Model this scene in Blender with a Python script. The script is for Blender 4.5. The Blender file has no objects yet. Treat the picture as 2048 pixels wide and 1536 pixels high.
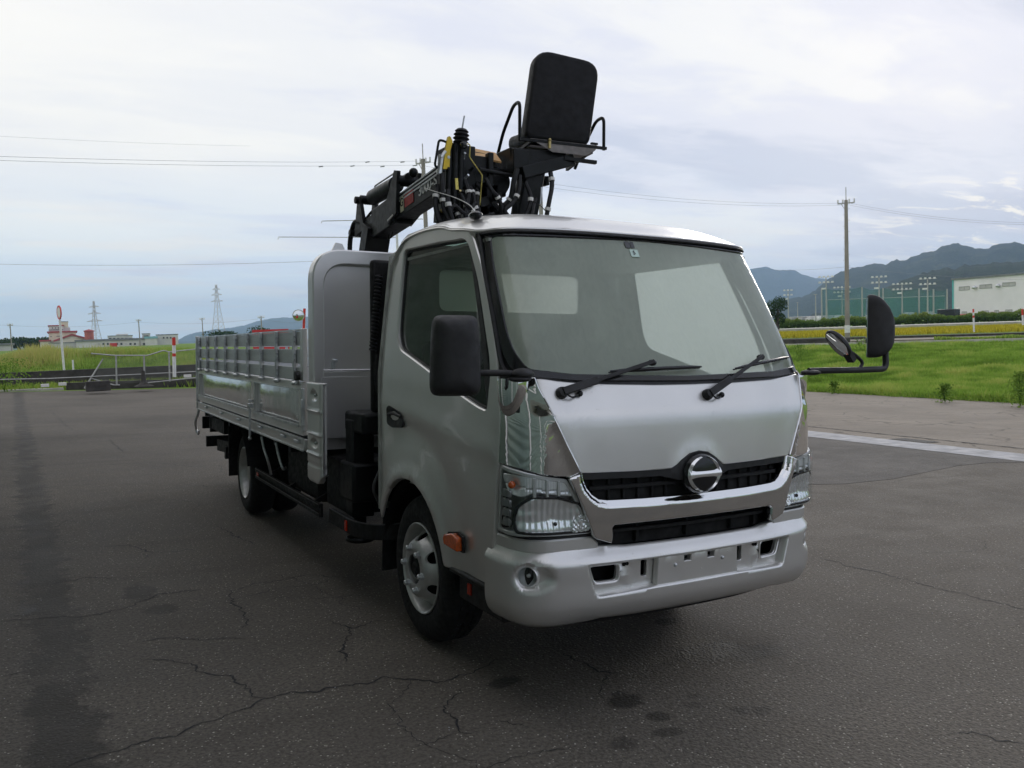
import bpy, bmesh, math, random
import numpy as np
from mathutils import Vector, Matrix, noise
random.seed(7); np.random.seed(7)
R = math.radians
S = bpy.context.scene
COL = S.collection

# ------------------------------------------------------------------ camera, sky, sun, exposure
# the yard and the truck on it lean 2.4 degrees against the level horizon
TILT = Matrix.Rotation(R(2.446), 4, 'Y')
CAM_POS = Vector((-2.527, -3.227, 1.534))          # in yard coordinates
yaw, pitch, roll, FPX = CAMP = (0.50922, -0.041878, 0.00131, 1667.8)
fw = Vector((math.sin(yaw)*math.cos(pitch), math.cos(yaw)*math.cos(pitch), math.sin(pitch)))
r0 = Vector((math.cos(yaw), -math.sin(yaw), 0)); u0 = r0.cross(fw)
rt = r0*math.cos(roll)+u0*math.sin(roll); up = -r0*math.sin(roll)+u0*math.cos(roll)
cd = bpy.data.cameras.new('camera'); cam = bpy.data.objects.new('camera', cd); COL.objects.link(cam)
mw = Matrix(((rt.x, up.x, -fw.x, CAM_POS.x), (rt.y, up.y, -fw.y, CAM_POS.y), (rt.z, up.z, -fw.z, CAM_POS.z), (0, 0, 0, 1)))
cam.matrix_world = TILT @ mw
cd.sensor_width = 36; cd.lens = FPX/2048*36; cd.clip_start = .05; cd.clip_end = 60000
S.camera = cam
CW = (TILT @ mw).translation
def ray(px, py):
    """world direction through a point of the 2048x1536 photograph"""
    d = fw*FPX+rt*(px-1024)-up*(py-768)
    return (TILT.to_3x3() @ d).normalized()
def spot(px, py, dist):
    d = ray(px, py); h = math.hypot(d.x, d.y)
    return CW+d*(dist/h)

SUN_DIR = ray(1880, 300)                           # towards the sun behind the clouds
sun_el = R(17); sun_az = math.atan2(SUN_DIR.x, SUN_DIR.y)
W = bpy.data.worlds.new('World'); S.world = W; W.use_nodes = True
nt = W.node_tree; nt.nodes.clear()
def N(t, **k):
    n = nt.nodes.new(t)
    for a, b in k.items(): setattr(n, a, b)
    return n
def L(a, b): nt.links.new(a, b)
def val(node, i, v): node.inputs[i].default_value = v
def M(op, a=None, b=None, c=None, clamp=False):
    n = N('ShaderNodeMath', operation=op, use_clamp=clamp)
    for i, v in enumerate((a, b, c)):
        if v is None: continue
        if isinstance(v, (int, float)): n.inputs[i].default_value = v
        else: L(v, n.inputs[i])
    return n.outputs[0]
def ramp(fac, stops, interp='EASE'):
    n = N('ShaderNodeValToRGB'); n.color_ramp.interpolation = interp
    e = n.color_ramp.elements
    while len(e) < len(stops): e.new(.5)
    for el, (p, c) in zip(e, stops):
        el.position = p; el.color = (*c, 1) if len(c) == 3 else c
    L(fac, n.inputs[0]); return n.outputs[0]
def mixc(f, a, b):
    n = N('ShaderNodeMix', data_type='RGBA')
    for i, v in ((0, f), (6, a), (7, b)):
        if isinstance(v, (int, float)): n.inputs[i].default_value = v
        elif isinstance(v, tuple): n.inputs[i].default_value = (*v, 1)
        else: L(v, n.inputs[i])
    return n.outputs[2]
tc = N('ShaderNodeTexCoord'); sep = N('ShaderNodeSeparateXYZ'); L(tc.outputs['Generated'], sep.inputs[0])
dx, dy, dz = sep.outputs
zc = M('MAXIMUM', dz, .0)
den = M('ADD', zc, .10)
cmb = N('ShaderNodeCombineXYZ'); L(M('DIVIDE', dx, den), cmb.inputs[0]); L(M('DIVIDE', dy, den), cmb.inputs[1])
rot = N('ShaderNodeMapping'); L(cmb.outputs[0], rot.inputs[0]); rot.inputs['Rotation'].default_value = (0, 0, R(24)); rot.inputs['Scale'].default_value = (.55, 1.15, 1)
def skynoise(scale, detail, rough, dist=0, off=0):
    n = N('ShaderNodeTexNoise'); mp = N('ShaderNodeMapping'); L(rot.outputs[0], mp.inputs[0]); mp.inputs['Location'].default_value = (off, off*.7, off*.3)
    L(mp.outputs[0], n.inputs['Vector']); n.inputs['Scale'].default_value = scale; n.inputs['Detail'].default_value = detail
    n.inputs['Roughness'].default_value = rough; n.inputs['Distortion'].default_value = dist
    return n.outputs['Fac']
# how far round to the right of the picture (0 left .. 1 right)
rr = ray(1900, 640); ll = ray(150, 690)
side = M('ADD', M('MULTIPLY', dx, rr.x-ll.x), M('MULTIPLY', dy, rr.y-ll.y))
sideN = M('MULTIPLY_ADD', side, .85, .5, clamp=True)
n_big = skynoise(.75, 3, .5, .2, 3.1); n_det = skynoise(1.9, 8, .58, .5, 8.4); n_fine = skynoise(4.6, 9, .62, .6, 1.7)
shade = M('ADD', M('MULTIPLY', n_big, .75), M('ADD', M('MULTIPLY', n_det, .35), M('MULTIPLY', n_fine, .16)))
shade = M('SUBTRACT', shade, M('MULTIPLY_ADD', sideN, .27, -.04))
cloud = ramp(shade, [(.40, (.50, .53, .63)), (.51, (.64, .65, .72)), (.61, (.745, .74, .74)), (.76, (.82, .80, .76))])
# thin blue opening low over the horizon
low = ramp(dz, [(.0, (1, 1, 1)), (.05, (.9,)*3), (.13, (.35,)*3), (.22, (0, 0, 0))])
lowv = M('MULTIPLY', M('MULTIPLY', low, ramp(skynoise(2.2, 6, .55, .3, 5.2), [(.34, (0, 0, 0)), (.54, (1, 1, 1))])), M('SUBTRACT', 1.0, M('MULTIPLY', sideN, .75)))
cloud = mixc(M('MULTIPLY', lowv, .72, clamp=True), cloud, (.66, .79, .88))
# warm bright streaks low on the right
streak = M('MULTIPLY', M('MULTIPLY', ramp(dz, [(.035, (0, 0, 0)), (.07, (1, 1, 1)), (.115, (.9,)*3), (.16, (0, 0, 0))]), ramp(n_fine, [(.54, (0, 0, 0)), (.66, (1, 1, 1))])), ramp(sideN, [(.72, (0, 0, 0)), (.95, (1, 1, 1))]))
cloud = mixc(streak, cloud, (1.0, .93, .80))
sky = N('ShaderNodeTexSky', sky_type='NISHITA'); sky.sun_disc = False; sky.sun_elevation = sun_el; sky.sun_rotation = sun_az
sky.air_density = 1.2; sky.dust_density = 2.0
sc = N('ShaderNodeVectorMath', operation='SCALE'); L(cloud, sc.inputs[0]); sc.inputs[3].default_value = 10.0*1.15
mx = N('ShaderNodeMix', data_type='RGBA'); mx.inputs[0].default_value = .975
L(sky.outputs[0], mx.inputs[6]); L(sc.outputs[0], mx.inputs[7])
bg = N('ShaderNodeBackground'); bg.inputs[1].default_value = .1; L(mx.outputs[2], bg.inputs[0])
wo = N('ShaderNodeOutputWorld'); L(bg.outputs[0], wo.inputs[0])
sl = bpy.data.lights.new('sun', 'SUN'); sun = bpy.data.objects.new('sun', sl); COL.objects.link(sun)
sl.energy = .8; sl.angle = R(22); sl.color = (1, .93, .84)
sdir = Vector((math.sin(sun_az)*math.cos(sun_el), math.cos(sun_az)*math.cos(sun_el), math.sin(sun_el)))
sun.rotation_euler = sdir.to_track_quat('Z', 'Y').to_euler()
S.view_settings.view_transform = 'Standard'; S.view_settings.look = 'None'; S.view_settings.gamma = 1
S.view_settings.exposure = .24; S.view_settings.use_curve_mapping = False
S.render.engine = 'CYCLES'; S.cycles.max_bounces = 10; S.cycles.transparent_max_bounces = 16
S.cycles.volume_bounces = 1; S.cycles.use_denoising = True
try: S.cycles.denoiser = 'OPENIMAGEDENOISE'
except Exception: pass

# ------------------------------------------------------------------ materials
MATS = {}
def material(name, build):
    m = bpy.data.materials.new(name); m.use_nodes = True
    global nt
    keep = nt; nt = m.node_tree; nt.nodes.clear()
    out = N('ShaderNodeOutputMaterial'); L(build(), out.inputs[0])
    nt = keep; MATS[name] = m; return m
def vec(kind='Object', scale=(1, 1, 1)):
    t = N('ShaderNodeTexCoord'); mp = N('ShaderNodeMapping'); L(t.outputs[kind], mp.inputs[0]); mp.inputs['Scale'].default_value = scale
    return mp.outputs[0]
def ns(v, scale, detail=4, rough=.55, dist=0):
    n = N('ShaderNodeTexNoise'); L(v, n.inputs['Vector'])
    n.inputs['Scale'].default_value = scale; n.inputs['Detail'].default_value = detail; n.inputs['Roughness'].default_value = rough; n.inputs['Distortion'].default_value = dist
    return n.outputs['Fac']
def bump(h, strength, dist=.01, normal=None):
    b = N('ShaderNodeBump'); L(h, b.inputs['Height']); b.inputs['Strength'].default_value = strength; b.inputs['Distance'].default_value = dist
    if normal: L(normal, b.inputs['Normal'])
    return b.outputs[0]
def P(color=None, rough=None, metal=0, normal=None, **kw):
    b = N('ShaderNodeBsdfPrincipled')
    for k, v in (('Base Color', color), ('Roughness', rough), ('Metallic', metal), ('Normal', normal)):
        if v is None: continue
        if isinstance(v, tuple): b.inputs[k].default_value = (*v, 1)
        elif isinstance(v, (int, float)): b.inputs[k].default_value = v
        else: L(v, b.inputs[k])
    for k, v in kw.items(): b.inputs[k.replace('_', ' ')].default_value = v
    return b.outputs[0]
def mr(f, a, b):
    n = N('ShaderNodeMapRange'); L(f, n.inputs[0]); n.inputs[3].default_value = a; n.inputs[4].default_value = b
    n.inputs[1].default_value = .3; n.inputs[2].default_value = .7
    return n.outputs[0]
def simple(name, col, rough=.5, metal=0, var=.12, sc=8, bmp=0, bsc=60, **kw):
    def f():
        v = vec()
        n = ns(v, sc, 5)
        a = tuple(c*(1-var) for c in col); b = tuple(min(1, c*(1+var)) for c in col)
        c = ramp(n, [(.3, a), (.7, b)])
        rg = mr(ns(v, sc*2.3, 4), max(.02, rough*.8), min(1, rough*1.25))
        nm = bump(ns(v, bsc, 5), bmp, .01) if bmp else None
        return P(c, rg, metal, nm, **kw)
    return material(name, f)
def paint():
    v = vec()
    drop = N('ShaderNodeTexVoronoi'); drop.feature = 'F1'; L(vec(scale=(1, 1, 1)), drop.inputs['Vector']); drop.inputs['Scale'].default_value = 55
    dsel = ramp(ns(v, 26, 2), [(.60, (0, 0, 0)), (.68, (1, 1, 1))])
    dm = M('MULTIPLY', ramp(drop.outputs['Distance'], [(.10, (1, 1, 1)), (.17, (0, 0, 0))]), dsel)
    fleck = ns(v, 900, 1)
    c = ramp(M('ADD', M('MULTIPLY', fleck, .5), M('MULTIPLY', ns(v, 3, 3), .5)), [(.35, (.73, .72, .70)), (.65, (.80, .79, .765))])
    b1 = bump(dm, .5, .004)
    b2 = bump(ns(v, 420, 2), .05, .001, b1)
    return P(c, mr(ns(v, 5, 4), .30, .36), .70, b2, Coat_Weight=.6, Coat_Roughness=.05)
material('silver_paint', paint)
def bedpaint():
    v = vec()
    c = ramp(ns(v, 2.5, 4), [(.3, (.68, .675, .66)), (.7, (.74, .735, .72))])
    return P(c, mr(ns(v, 3, 3), .28, .34), .6, bump(ns(v, 4, 2), .02, .01), Coat_Weight=.5, Coat_Roughness=.08)
material('bed_paint', bedpaint)
def chrome():
    v = vec()
    return P((.78, .78, .77), mr(ns(v, 12, 5), .015, .07), 1., bump(ns(v, 60, 2), .02, .001))
material('chrome', chrome)
simple('galvanised_steel', (.60, .62, .63), .38, .85, .2, 14, .1, 40)
simple('aluminium', (.64, .66, .68), .35, .8, .1, 7, .05, 50)
simple('wheel_paint', (.54, .54, .53), .35, .55, .12, 12, .05, 60)
simple('black_plastic', (.013, .013, .014), .5, 0, .25, 12, .12, 300)
simple('mirror_plastic', (.024, .023, .024), .6, 0, .2, 9, .25, 420)
simple('gloss_black', (.012, .012, .013), .16, 0, .2, 8)
simple('crane_black', (.006, .007, .007), .40, 0, .35, 10, .08, 40, Specular_IOR_Level=.25)
simple('hose_rubber', (.006, .006, .007), .6, 0, .3, 30, .2, 160)
simple('tyre_rubber', (.010, .010, .011), .85, 0, .25, 18, .2, 120)
simple('chassis_black', (.0035, .0035, .004), .65, .1, .4, 12, .1, 50)
simple('dark_void', (.006, .006, .006), .9, 0, .2)
simple('interior_grey', (.36, .37, .34), .8, 0, .2, 12)
simple('seat_vinyl', (.007, .007, .008), .55, 0, .2, 10, .15, 220, Specular_IOR_Level=.22)
simple('white_tape', (.72, .70, .66), .6, 0, .12, 20)
simple('yellow_paint', (.75, .52, .02), .4, 0, .15, 20)
simple('zinc_yellow', (.55, .45, .12), .3, .8, .25, 30)
simple('plywood_orange', (.62, .36, .14), .6, 0, .15, 20)
simple('orange_lens', (.62, .10, .01), .12, 0, .25, 60, .25, 90, Coat_Weight=.8)
simple('red_reflector', (.45, .03, .01), .15, 0, .2, 60)
simple('brass', (.5, .4, .18), .35, .9, .2, 30)
simple('logo_red', (.42, .03, .025), .5, 0, .15, 20)
simple('logo_cream', (.72, .70, .50), .5, 0, .1, 20)
simple('lettering_white', (.75, .75, .73), .5, 0, .05, 20)
simple('sticker_green', (.62, .78, .70), .5, 0, .04, 20)
simple('pan_grey', (.22, .20, .19), .45, .1, .2, 20, .1, 60)
simple('grey_step', (.09, .09, .095), .45, .2, .2, 20, .1, 60)
def fresnel(ior):
    # the node inverts the index on back faces; a thin pane must look the same from both sides
    g = N('ShaderNodeNewGeometry'); f = N('ShaderNodeFresnel'); L(M('ADD', M('MULTIPLY', g.outputs['Backfacing'], 1/ior-ior), ior), f.inputs[0]); return f
def lens():
    g = N('ShaderNodeBsdfGlossy'); g.inputs['Roughness'].default_value = .03; g.inputs[0].default_value = (1, 1, 1, 1)
    t = N('ShaderNodeBsdfTransparent'); t.inputs[0].default_value = (.93, .95, .95, 1)
    fr = fresnel(1.45)
    m = N('ShaderNodeMixShader'); L(M('MULTIPLY', fr.outputs[0], .9), m.inputs[0]); L(t.outputs[0], m.inputs[1]); L(g.outputs[0], m.inputs[2])
    return m.outputs[0]
material('clear_lens', lens)
def glass(tint, fog, fogcol, name, trl=.45):
    def f():
        v = vec()
        g = N('ShaderNodeBsdfGlossy'); g.inputs['Roughness'].default_value = .02; g.inputs[0].default_value = (.95, .97, .96, 1)
        t = N('ShaderNodeBsdfTransparent'); t.inputs[0].default_value = (*tint, 1)
        d = N('ShaderNodeBsdfDiffuse'); d.inputs[0].default_value = (*fogcol, 1)
        tr = N('ShaderNodeBsdfTranslucent'); tr.inputs[0].default_value = (*[min(1, c*1.2) for c in fogcol], 1)
        dd = N('ShaderNodeMixShader'); dd.inputs[0].default_value = trl; L(d.outputs[0], dd.inputs[1]); L(tr.outputs[0], dd.inputs[2])
        strk = ns(vec(scale=(6, 6, .9)), 5, 6, .6, 1.2)
        ff = M('MULTIPLY', M('ADD', M('MULTIPLY_ADD', ns(v, 1.6, 5, .55, .8), .45, .50), M('MULTIPLY', strk, .25)), fog*1.15, clamp=True)
        a = N('ShaderNodeMixShader'); L(ff, a.inputs[0]); L(t.outputs[0], a.inputs[1]); L(dd.outputs[0], a.inputs[2])
        fr = fresnel(1.5)
        m = N('ShaderNodeMixShader'); L(fr.outputs[0], m.inputs[0]); L(a.outputs[0], m.inputs[1]); L(g.outputs[0], m.inputs[2])
        return m.outputs[0]
    return material(name, f)
glass((.80, .90, .82), .52, (.84, .95, .76), 'windshield_glass')
glass((.20, .28, .21), .10, (.10, .15, .10), 'door_glass')
glass((.75, .9, .84), 1.3, (.90, .99, .93), 'rear_glass', .85)
glass((.62, .76, .68), 1.4, (.88, .98, .84), 'passenger_glass', .85)
def mirror_glass(): return P((.7, .74, .76), .02, 1.)
material('mirror_glass', mirror_glass)

# ------------------------------------------------------------------ mesh helpers
def link(o, parent=None):
    COL.objects.link(o)
    if parent is not None: o.parent = parent
    return o
def tag(o, label=None, cat=None, group=None, kind=None):
    if label: o['label'] = label
    if cat: o['category'] = cat
    if group: o['group'] = group
    if kind: o['kind'] = kind
    return o
def empty(name, loc=(0, 0, 0), **k):
    o = bpy.data.objects.new(name, None); o.location = loc; o.empty_display_size = .2
    COL.objects.link(o); return tag(o, **k)
def finish(me, m, smooth=40):
    if m: me.materials.append(MATS[m] if isinstance(m, str) else m)
    if smooth:
        me.polygons.foreach_set('use_smooth', [True]*len(me.polygons))
        me.set_sharp_from_angle(angle=R(smooth))
    me.update()
def shade(o, bevel=0, seg=2):
    if bevel:
        b = o.modifiers.new('bevel', 'BEVEL'); b.width = bevel; b.segments = seg; b.limit_method = 'ANGLE'; b.angle_limit = R(35)
        b.harden_normals = False
    return o
def basis(d):
    d = Vector(d).normalized(); a = Vector((0, 0, 1)) if abs(d.z) < .9 else Vector((1, 0, 0))
    x = d.cross(a).normalized(); y = x.cross(d).normalized(); return x, y
class MB:
    def __init__(s): s.v = []; s.f = []
    def add(s, vs, fs):
        n = len(s.v); s.v += [tuple(v) for v in vs]; s.f += [tuple(i+n for i in f) for f in fs]; return s
    def box(s, a, b, mat=None):
        x0, y0, z0 = a; x1, y1, z1 = b
        vs = [Vector(p) for p in ((x0, y0, z0), (x1, y0, z0), (x1, y1, z0), (x0, y1, z0), (x0, y0, z1), (x1, y0, z1), (x1, y1, z1), (x0, y1, z1))]
        if mat: vs = [mat @ v for v in vs]
        return s.add(vs, [(0, 3, 2, 1), (4, 5, 6, 7), (0, 1, 5, 4), (1, 2, 6, 5), (2, 3, 7, 6), (3, 0, 4, 7)])
    def cbox(s, c, d, rz=0, rx=0, ry=0):
        m = Matrix.Translation(c) @ Matrix.Rotation(rz, 4, 'Z') @ Matrix.Rotation(ry, 4, 'Y') @ Matrix.Rotation(rx, 4, 'X')
        return s.box((-d[0]/2, -d[1]/2, -d[2]/2), (d[0]/2, d[1]/2, d[2]/2), m)
    def bar(s, p, q, w, h, upv=(0, 0, 1)):
        p = Vector(p); q = Vector(q); d = (q-p).normalized(); u = Vector(upv)
        x = d.cross(u)
        if x.length < 1e-4: x = d.cross(Vector((1, 0, 0)))
        x.normalize(); u = x.cross(d).normalized()
        vs = [c+x*sx*w/2+u*sz*h/2 for c in (p, q) for sx, sz in ((-1, -1), (1, -1), (1, 1), (-1, 1))]
        return s.add(vs, [(0, 1, 2, 3), (7, 6, 5, 4), (0, 4, 5, 1), (1, 5, 6, 2), (2, 6, 7, 3), (3, 7, 4, 0)])
    def tube(s, pts, r, n=10, close=False, caps=True):
        pts = [Vector(p) for p in pts]; k = len(pts); rings = []
        rs = r if isinstance(r, (list, tuple)) else [r]*k
        x = None
        for i, p in enumerate(pts):
            a = pts[i-1] if (i > 0 or close) else p; b = pts[(i+1) % k] if (i < k-1 or close) else p
            d = (b-a).normalized()
            if x is None: x, y = basis(d)
            else:
                x = (x-d*x.dot(d)); x = x.normalized() if x.length > 1e-5 else basis(d)[0]; y = x.cross(d)
            rings.append([p+(x*math.cos(t)+y*math.sin(t))*rs[i] for t in [2*math.pi*j/n for j in range(n)]])
        vs = [v for rg in rings for v in rg]; fs = []
        for i in range(k if close else k-1):
            for j in range(n):
                a = i*n+j; b = i*n+(j+1) % n; c = ((i+1) % k)*n+(j+1) % n; d = ((i+1) % k)*n+j
                fs.append((a, b, c, d))
        if caps and not close: fs += [tuple(range(n))[::-1], tuple(range((k-1)*n, k*n))]
        return s.add(vs, fs)
    def cyl(s, p, q, r, n=20, r2=None):
        return s.tube([p, q], [r, r if r2 is None else r2], n)
    def lathe(s, prof, origin, axis, n=40, cap=False):
        """prof: (radius, distance along axis)"""
        o = Vector(origin); a = Vector(axis).normalized(); x, y = basis(a); vs = []
        for r, h in prof:
            vs += [o+a*h+(x*math.cos(t)+y*math.sin(t))*r for t in [2*math.pi*j/n for j in range(n)]]
        fs = []
        for i in range(len(prof)-1):
            for j in range(n): fs.append((i*n+j, i*n+(j+1) % n, (i+1)*n+(j+1) % n, (i+1)*n+j))
        if cap: fs.append(tuple(range(n))[::-1]); fs.append(tuple(range((len(prof)-1)*n, len(prof)*n)))
        return s.add(vs, fs)
    def sphere(s, c, r, n=14, sc=(1, 1, 1)):
        c = Vector(c); vs = []; m = n//2
        for i in range(m+1):
            t = math.pi*i/m
            for j in range(n): vs.append(c+Vector((r*sc[0]*math.sin(t)*math.cos(2*math.pi*j/n), r*sc[1]*math.sin(t)*math.sin(2*math.pi*j/n), r*sc[2]*math.cos(t))))
        return s.add(vs, [(i*n+j, (i+1)*n+j, (i+1)*n+(j+1) % n, i*n+(j+1) % n) for i in range(m) for j in range(n)])
    def prism(s, poly, o, x, y, depth):
        """polygon (u,v) in the plane o + u*x + v*y, extruded along x cross y by depth"""
        o = Vector(o); x = Vector(x); y = Vector(y); nrm = x.cross(y).normalized()*depth; k = len(poly)
        a = [o+x*u+y*v for u, v in poly]; b = [p+nrm for p in a]
        return s.add(a+b, [tuple(range(k))[::-1], tuple(range(k, 2*k))]+[(i, (i+1) % k, k+(i+1) % k, k+i) for i in range(k)])
    def build(s, name, m, parent=None, smooth=40, bevel=0, **k):
        me = bpy.data.meshes.new(name); me.from_pydata(s.v, [], s.f)
        bm = bmesh.new(); bm.from_mesh(me); bmesh.ops.remove_doubles(bm, verts=bm.verts, dist=1e-6); bmesh.ops.recalc_face_normals(bm, faces=bm.faces); bm.to_mesh(me); bm.free()
        finish(me, m, smooth)
        o = link(bpy.data.objects.new(name, me), parent)
        if bevel: shade(o, bevel)
        return tag(o, **k)
def arc_pts(pts, r=.05, seg=5):
    """round the corners of a 3-D polyline"""
    pts = [Vector(p) for p in pts]; out = [pts[0]]
    for a, b, c in zip(pts, pts[1:], pts[2:]):
        k = min(r, (a-b).length*.45, (c-b).length*.45); p = b+(a-b).normalized()*k; q = b+(c-b).normalized()*k
        for i in range(seg+1):
            t = i/seg; out.append(p*(1-t)**2+b*2*t*(1-t)+q*t*t)
    out.append(pts[-1]); return out
def spline(pts, seg=6):
    pts = [Vector(p) for p in pts]; q = [pts[0]*2-pts[1]]+pts+[pts[-1]*2-pts[-2]]; out = []
    for i in range(1, len(q)-2):
        a, b, c, d = q[i-1:i+3]
        for k in range(seg):
            t = k/seg
            out.append(.5*((2*b)+(c-a)*t+(2*a-5*b+4*c-d)*t*t+(3*b-a-3*c+d)*t**3))
    out.append(pts[-1]); return out
def round_poly(pts, r, seg=4):
    n = len(pts); out = []
    for i in range(n):
        rad = r[i] if isinstance(r, (list, tuple)) else r
        a = Vector(pts[i-1]); b = Vector(pts[i]); c = Vector(pts[(i+1) % n])
        if rad <= 0: out.append(tuple(b)); continue
        k = min(rad, (a-b).length*.48, (c-b).length*.48); p = b+(a-b).normalized()*k; q = b+(c-b).normalized()*k
        for j in range(seg+1):
            t = j/seg; v = p*(1-t)**2+b*2*t*(1-t)+q*t*t; out.append((v.x, v.y))
    return out
def resample(loop, step):
    out = []; n = len(loop)
    for i in range(n):
        a = loop[i]; b = loop[(i+1) % n]; d = math.dist(a, b)
        if d < 1e-6: continue
        k = max(1, int(math.ceil(d/step)))
        for j in range(k): out.append((a[0]+(b[0]-a[0])*j/k, a[1]+(b[1]-a[1])*j/k))
    return out
def normal_of(fn, s, z):
    h = 2e-3
    a = Vector(fn(s+h, z))-Vector(fn(s-h, z)); b = Vector(fn(s, z+h))-Vector(fn(s, z-h))
    n = a.cross(b); return n.normalized() if n.length > 1e-12 else Vector((0, -1, 0))
def patch(name, outer, m, parent=None, holes=(), fn=None, off=0., thick=.014, bev=.003, step=.04, disp=None, sgn=1, smooth=38, **k):
    """a panel cut to an outline in (s,z) on the body surface, with turned-in edges"""
    fn = fn or cab_point
    loops = [[(sgn*a, b) for a, b in lp] for lp in [outer]+list(holes)]
    bm = bmesh.new()
    for lp in loops:
        lp = resample(lp, step)
        vs = [bm.verts.new((a, b, 0)) for a, b in lp]
        for i in range(len(vs)): bm.edges.new((vs[i], vs[(i+1) % len(vs)]))
    bmesh.ops.triangle_fill(bm, use_beauty=True, use_dissolve=False, edges=bm.edges[:])
    xs = [v.co.x for v in bm.verts]; ys = [v.co.y for v in bm.verts]
    for ax, lo, hi in ((0, min(xs), max(xs)), (1, min(ys), max(ys))):
        t = math.floor(lo/step)*step+step
        while t < hi-1e-4:
            co = (t, 0, 0) if ax == 0 else (0, t, 0); no = (1, 0, 0) if ax == 0 else (0, 1, 0)
            bmesh.ops.bisect_plane(bm, geom=bm.verts[:]+bm.edges[:]+bm.faces[:], plane_co=co, plane_no=no, dist=1e-5)
            t += step
    bmesh.ops.remove_doubles(bm, verts=bm.verts, dist=2e-5)
    for f in bm.faces:
        f.normal_update()
        if f.normal.z < 0: f.normal_flip()
    lay = bm.verts.layers.float.new('depth')
    dep = {}
    be = [e for e in bm.edges if e.is_boundary]
    nrm = {}
    for e in be:
        f = e.link_faces[0]; mid = (e.verts[0].co+e.verts[1].co)/2; d = (e.verts[1].co-e.verts[0].co); n2 = Vector((d.y, -d.x, 0))
        if n2.length < 1e-9: continue
        n2.normalize()
        if n2.dot(f.calc_center_median()-mid) > 0: n2 = -n2
        for v in e.verts: nrm[v] = nrm.get(v, Vector((0, 0, 0)))+n2
    if thick > 0:
        ring1 = {v: bm.verts.new(v.co+n.normalized()*bev if n.length > 1e-6 else v.co) for v, n in nrm.items()}
        ring2 = {v: bm.verts.new(ring1[v].co) for v in nrm}
        for v in ring1: dep[ring1[v]] = bev; dep[ring2[v]] = thick
        for e in be:
            a, b = e.verts
            if a not in ring1 or b not in ring1: continue
            lf = [l for l in e.link_faces[0].loops if l.edge == e][0]
            if lf.vert != a: a, b = b, a
            try:
                bm.faces.new((b, a, ring1[a], ring1[b])); bm.faces.new((ring1[b], ring1[a], ring2[a], ring2[b]))
            except ValueError: pass
    for v in bm.verts:
        s, z = v.co.x, v.co.y
        n = normal_of(fn, s, z); p = Vector(fn(s, z))
        d = off+(disp(abs(s), z) if disp else 0)-dep.get(v, 0)
        v.co = p+n*d
    me = bpy.data.meshes.new(name); bm.to_mesh(me); bm.free(); finish(me, m, smooth)
    return tag(link(bpy.data.objects.new(name, me), parent), **k)
def mirror_x(half):
    """(s,z) half outline from x>=0 (starts and ends on the centre line) -> closed outline"""
    return list(half)+[(-a, b) for a, b in reversed(half) if abs(a) > 1e-6]
def both(f):
    for g in (-1, 1): f(g)
def lettering(name, body, size, mat_, parent, matrix, depth=.002):
    cu = bpy.data.curves.new(name, 'FONT'); cu.body = body; cu.size = size; cu.extrude = depth; cu.offset = size*.012; cu.align_x = 'CENTER'; cu.align_y = 'CENTER'
    t = bpy.data.objects.new(name, cu); COL.objects.link(t); bpy.context.view_layer.update()
    me = bpy.data.meshes.new_from_object(t); bpy.data.objects.remove(t); finish(me, mat_, 0)
    o = link(bpy.data.objects.new(name, me), parent); o.matrix_local = matrix; return o
# ---- cab body surface: plan half-curve x(s), y(s) plus height profiles
def lerp_tab(tab, t):
    if t <= tab[0][0]: return tab[0][1]
    for (a, va), (b, vb) in zip(tab, tab[1:]):
        if t <= b:
            k = (t-a)/(b-a)
            return va+(vb-va)*k
    return tab[-1][1]
def smooth_tab(tab):
    """dense monotone-ish Catmull-Rom table"""
    out = []
    n = len(tab)
    for i in range(n-1):
        p0 = tab[max(0, i-1)]; p1 = tab[i]; p2 = tab[i+1]; p3 = tab[min(n-1, i+2)]
        m1 = (p2[1]-p0[1])/(p2[0]-p0[0]); m2 = (p3[1]-p1[1])/(p3[0]-p1[0])
        h = p2[0]-p1[0]
        for k in range(12):
            t = k/12
            h00 = 2*t**3-3*t*t+1; h10 = t**3-2*t*t+t; h01 = -2*t**3+3*t*t; h11 = t**3-t*t
            out.append((p1[0]+h*t, h00*p1[1]+h10*h*m1+h01*p2[1]+h11*h*m2))
    out.append(tab[-1])
    return out
def plan_curve(pts):
    """smooth 2-D curve sampled by arc length -> (xtab, ytab)"""
    pp = [(-pts[1][0], pts[1][1])]+pts+[(2*pts[-1][0]-pts[-2][0], 2*pts[-1][1]-pts[-2][1])]
    dense = []
    for i in range(1, len(pp)-2):
        a, b, c, d = pp[i-1:i+3]
        for k in range(16):
            t = k/16
            # centripetal-like cubic with chord-scaled tangents
            l0 = math.dist(a, b); l1 = math.dist(b, c); l2 = math.dist(c, d)
            q = []
            for j in (0, 1):
                m1 = ((b[j]-a[j])/l0*l1+(c[j]-b[j]))/2
                m2 = ((d[j]-c[j])/l2*l1+(c[j]-b[j]))/2
                q.append((2*t**3-3*t*t+1)*b[j]+(t**3-2*t*t+t)*m1+(-2*t**3+3*t*t)*c[j]+(t**3-t*t)*m2)
            dense.append(tuple(q))
    dense.append(pts[-1])
    s = 0; xt = []; yt = []
    for i, q in enumerate(dense):
        if i: s += math.dist(q, dense[i-1])
        xt.append((s, q[0])); yt.append((s, q[1]))
    return xt, yt
CAB_X, CAB_Y = plan_curve([(0, 0), (.3, .008), (.5, .027), (.65, .047), (.76, .068), (.824, .112), (.859, .185), (.872, .28), (.874, .42), (.874, .7), (.874, 1.2), (.874, 2.1)])
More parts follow.
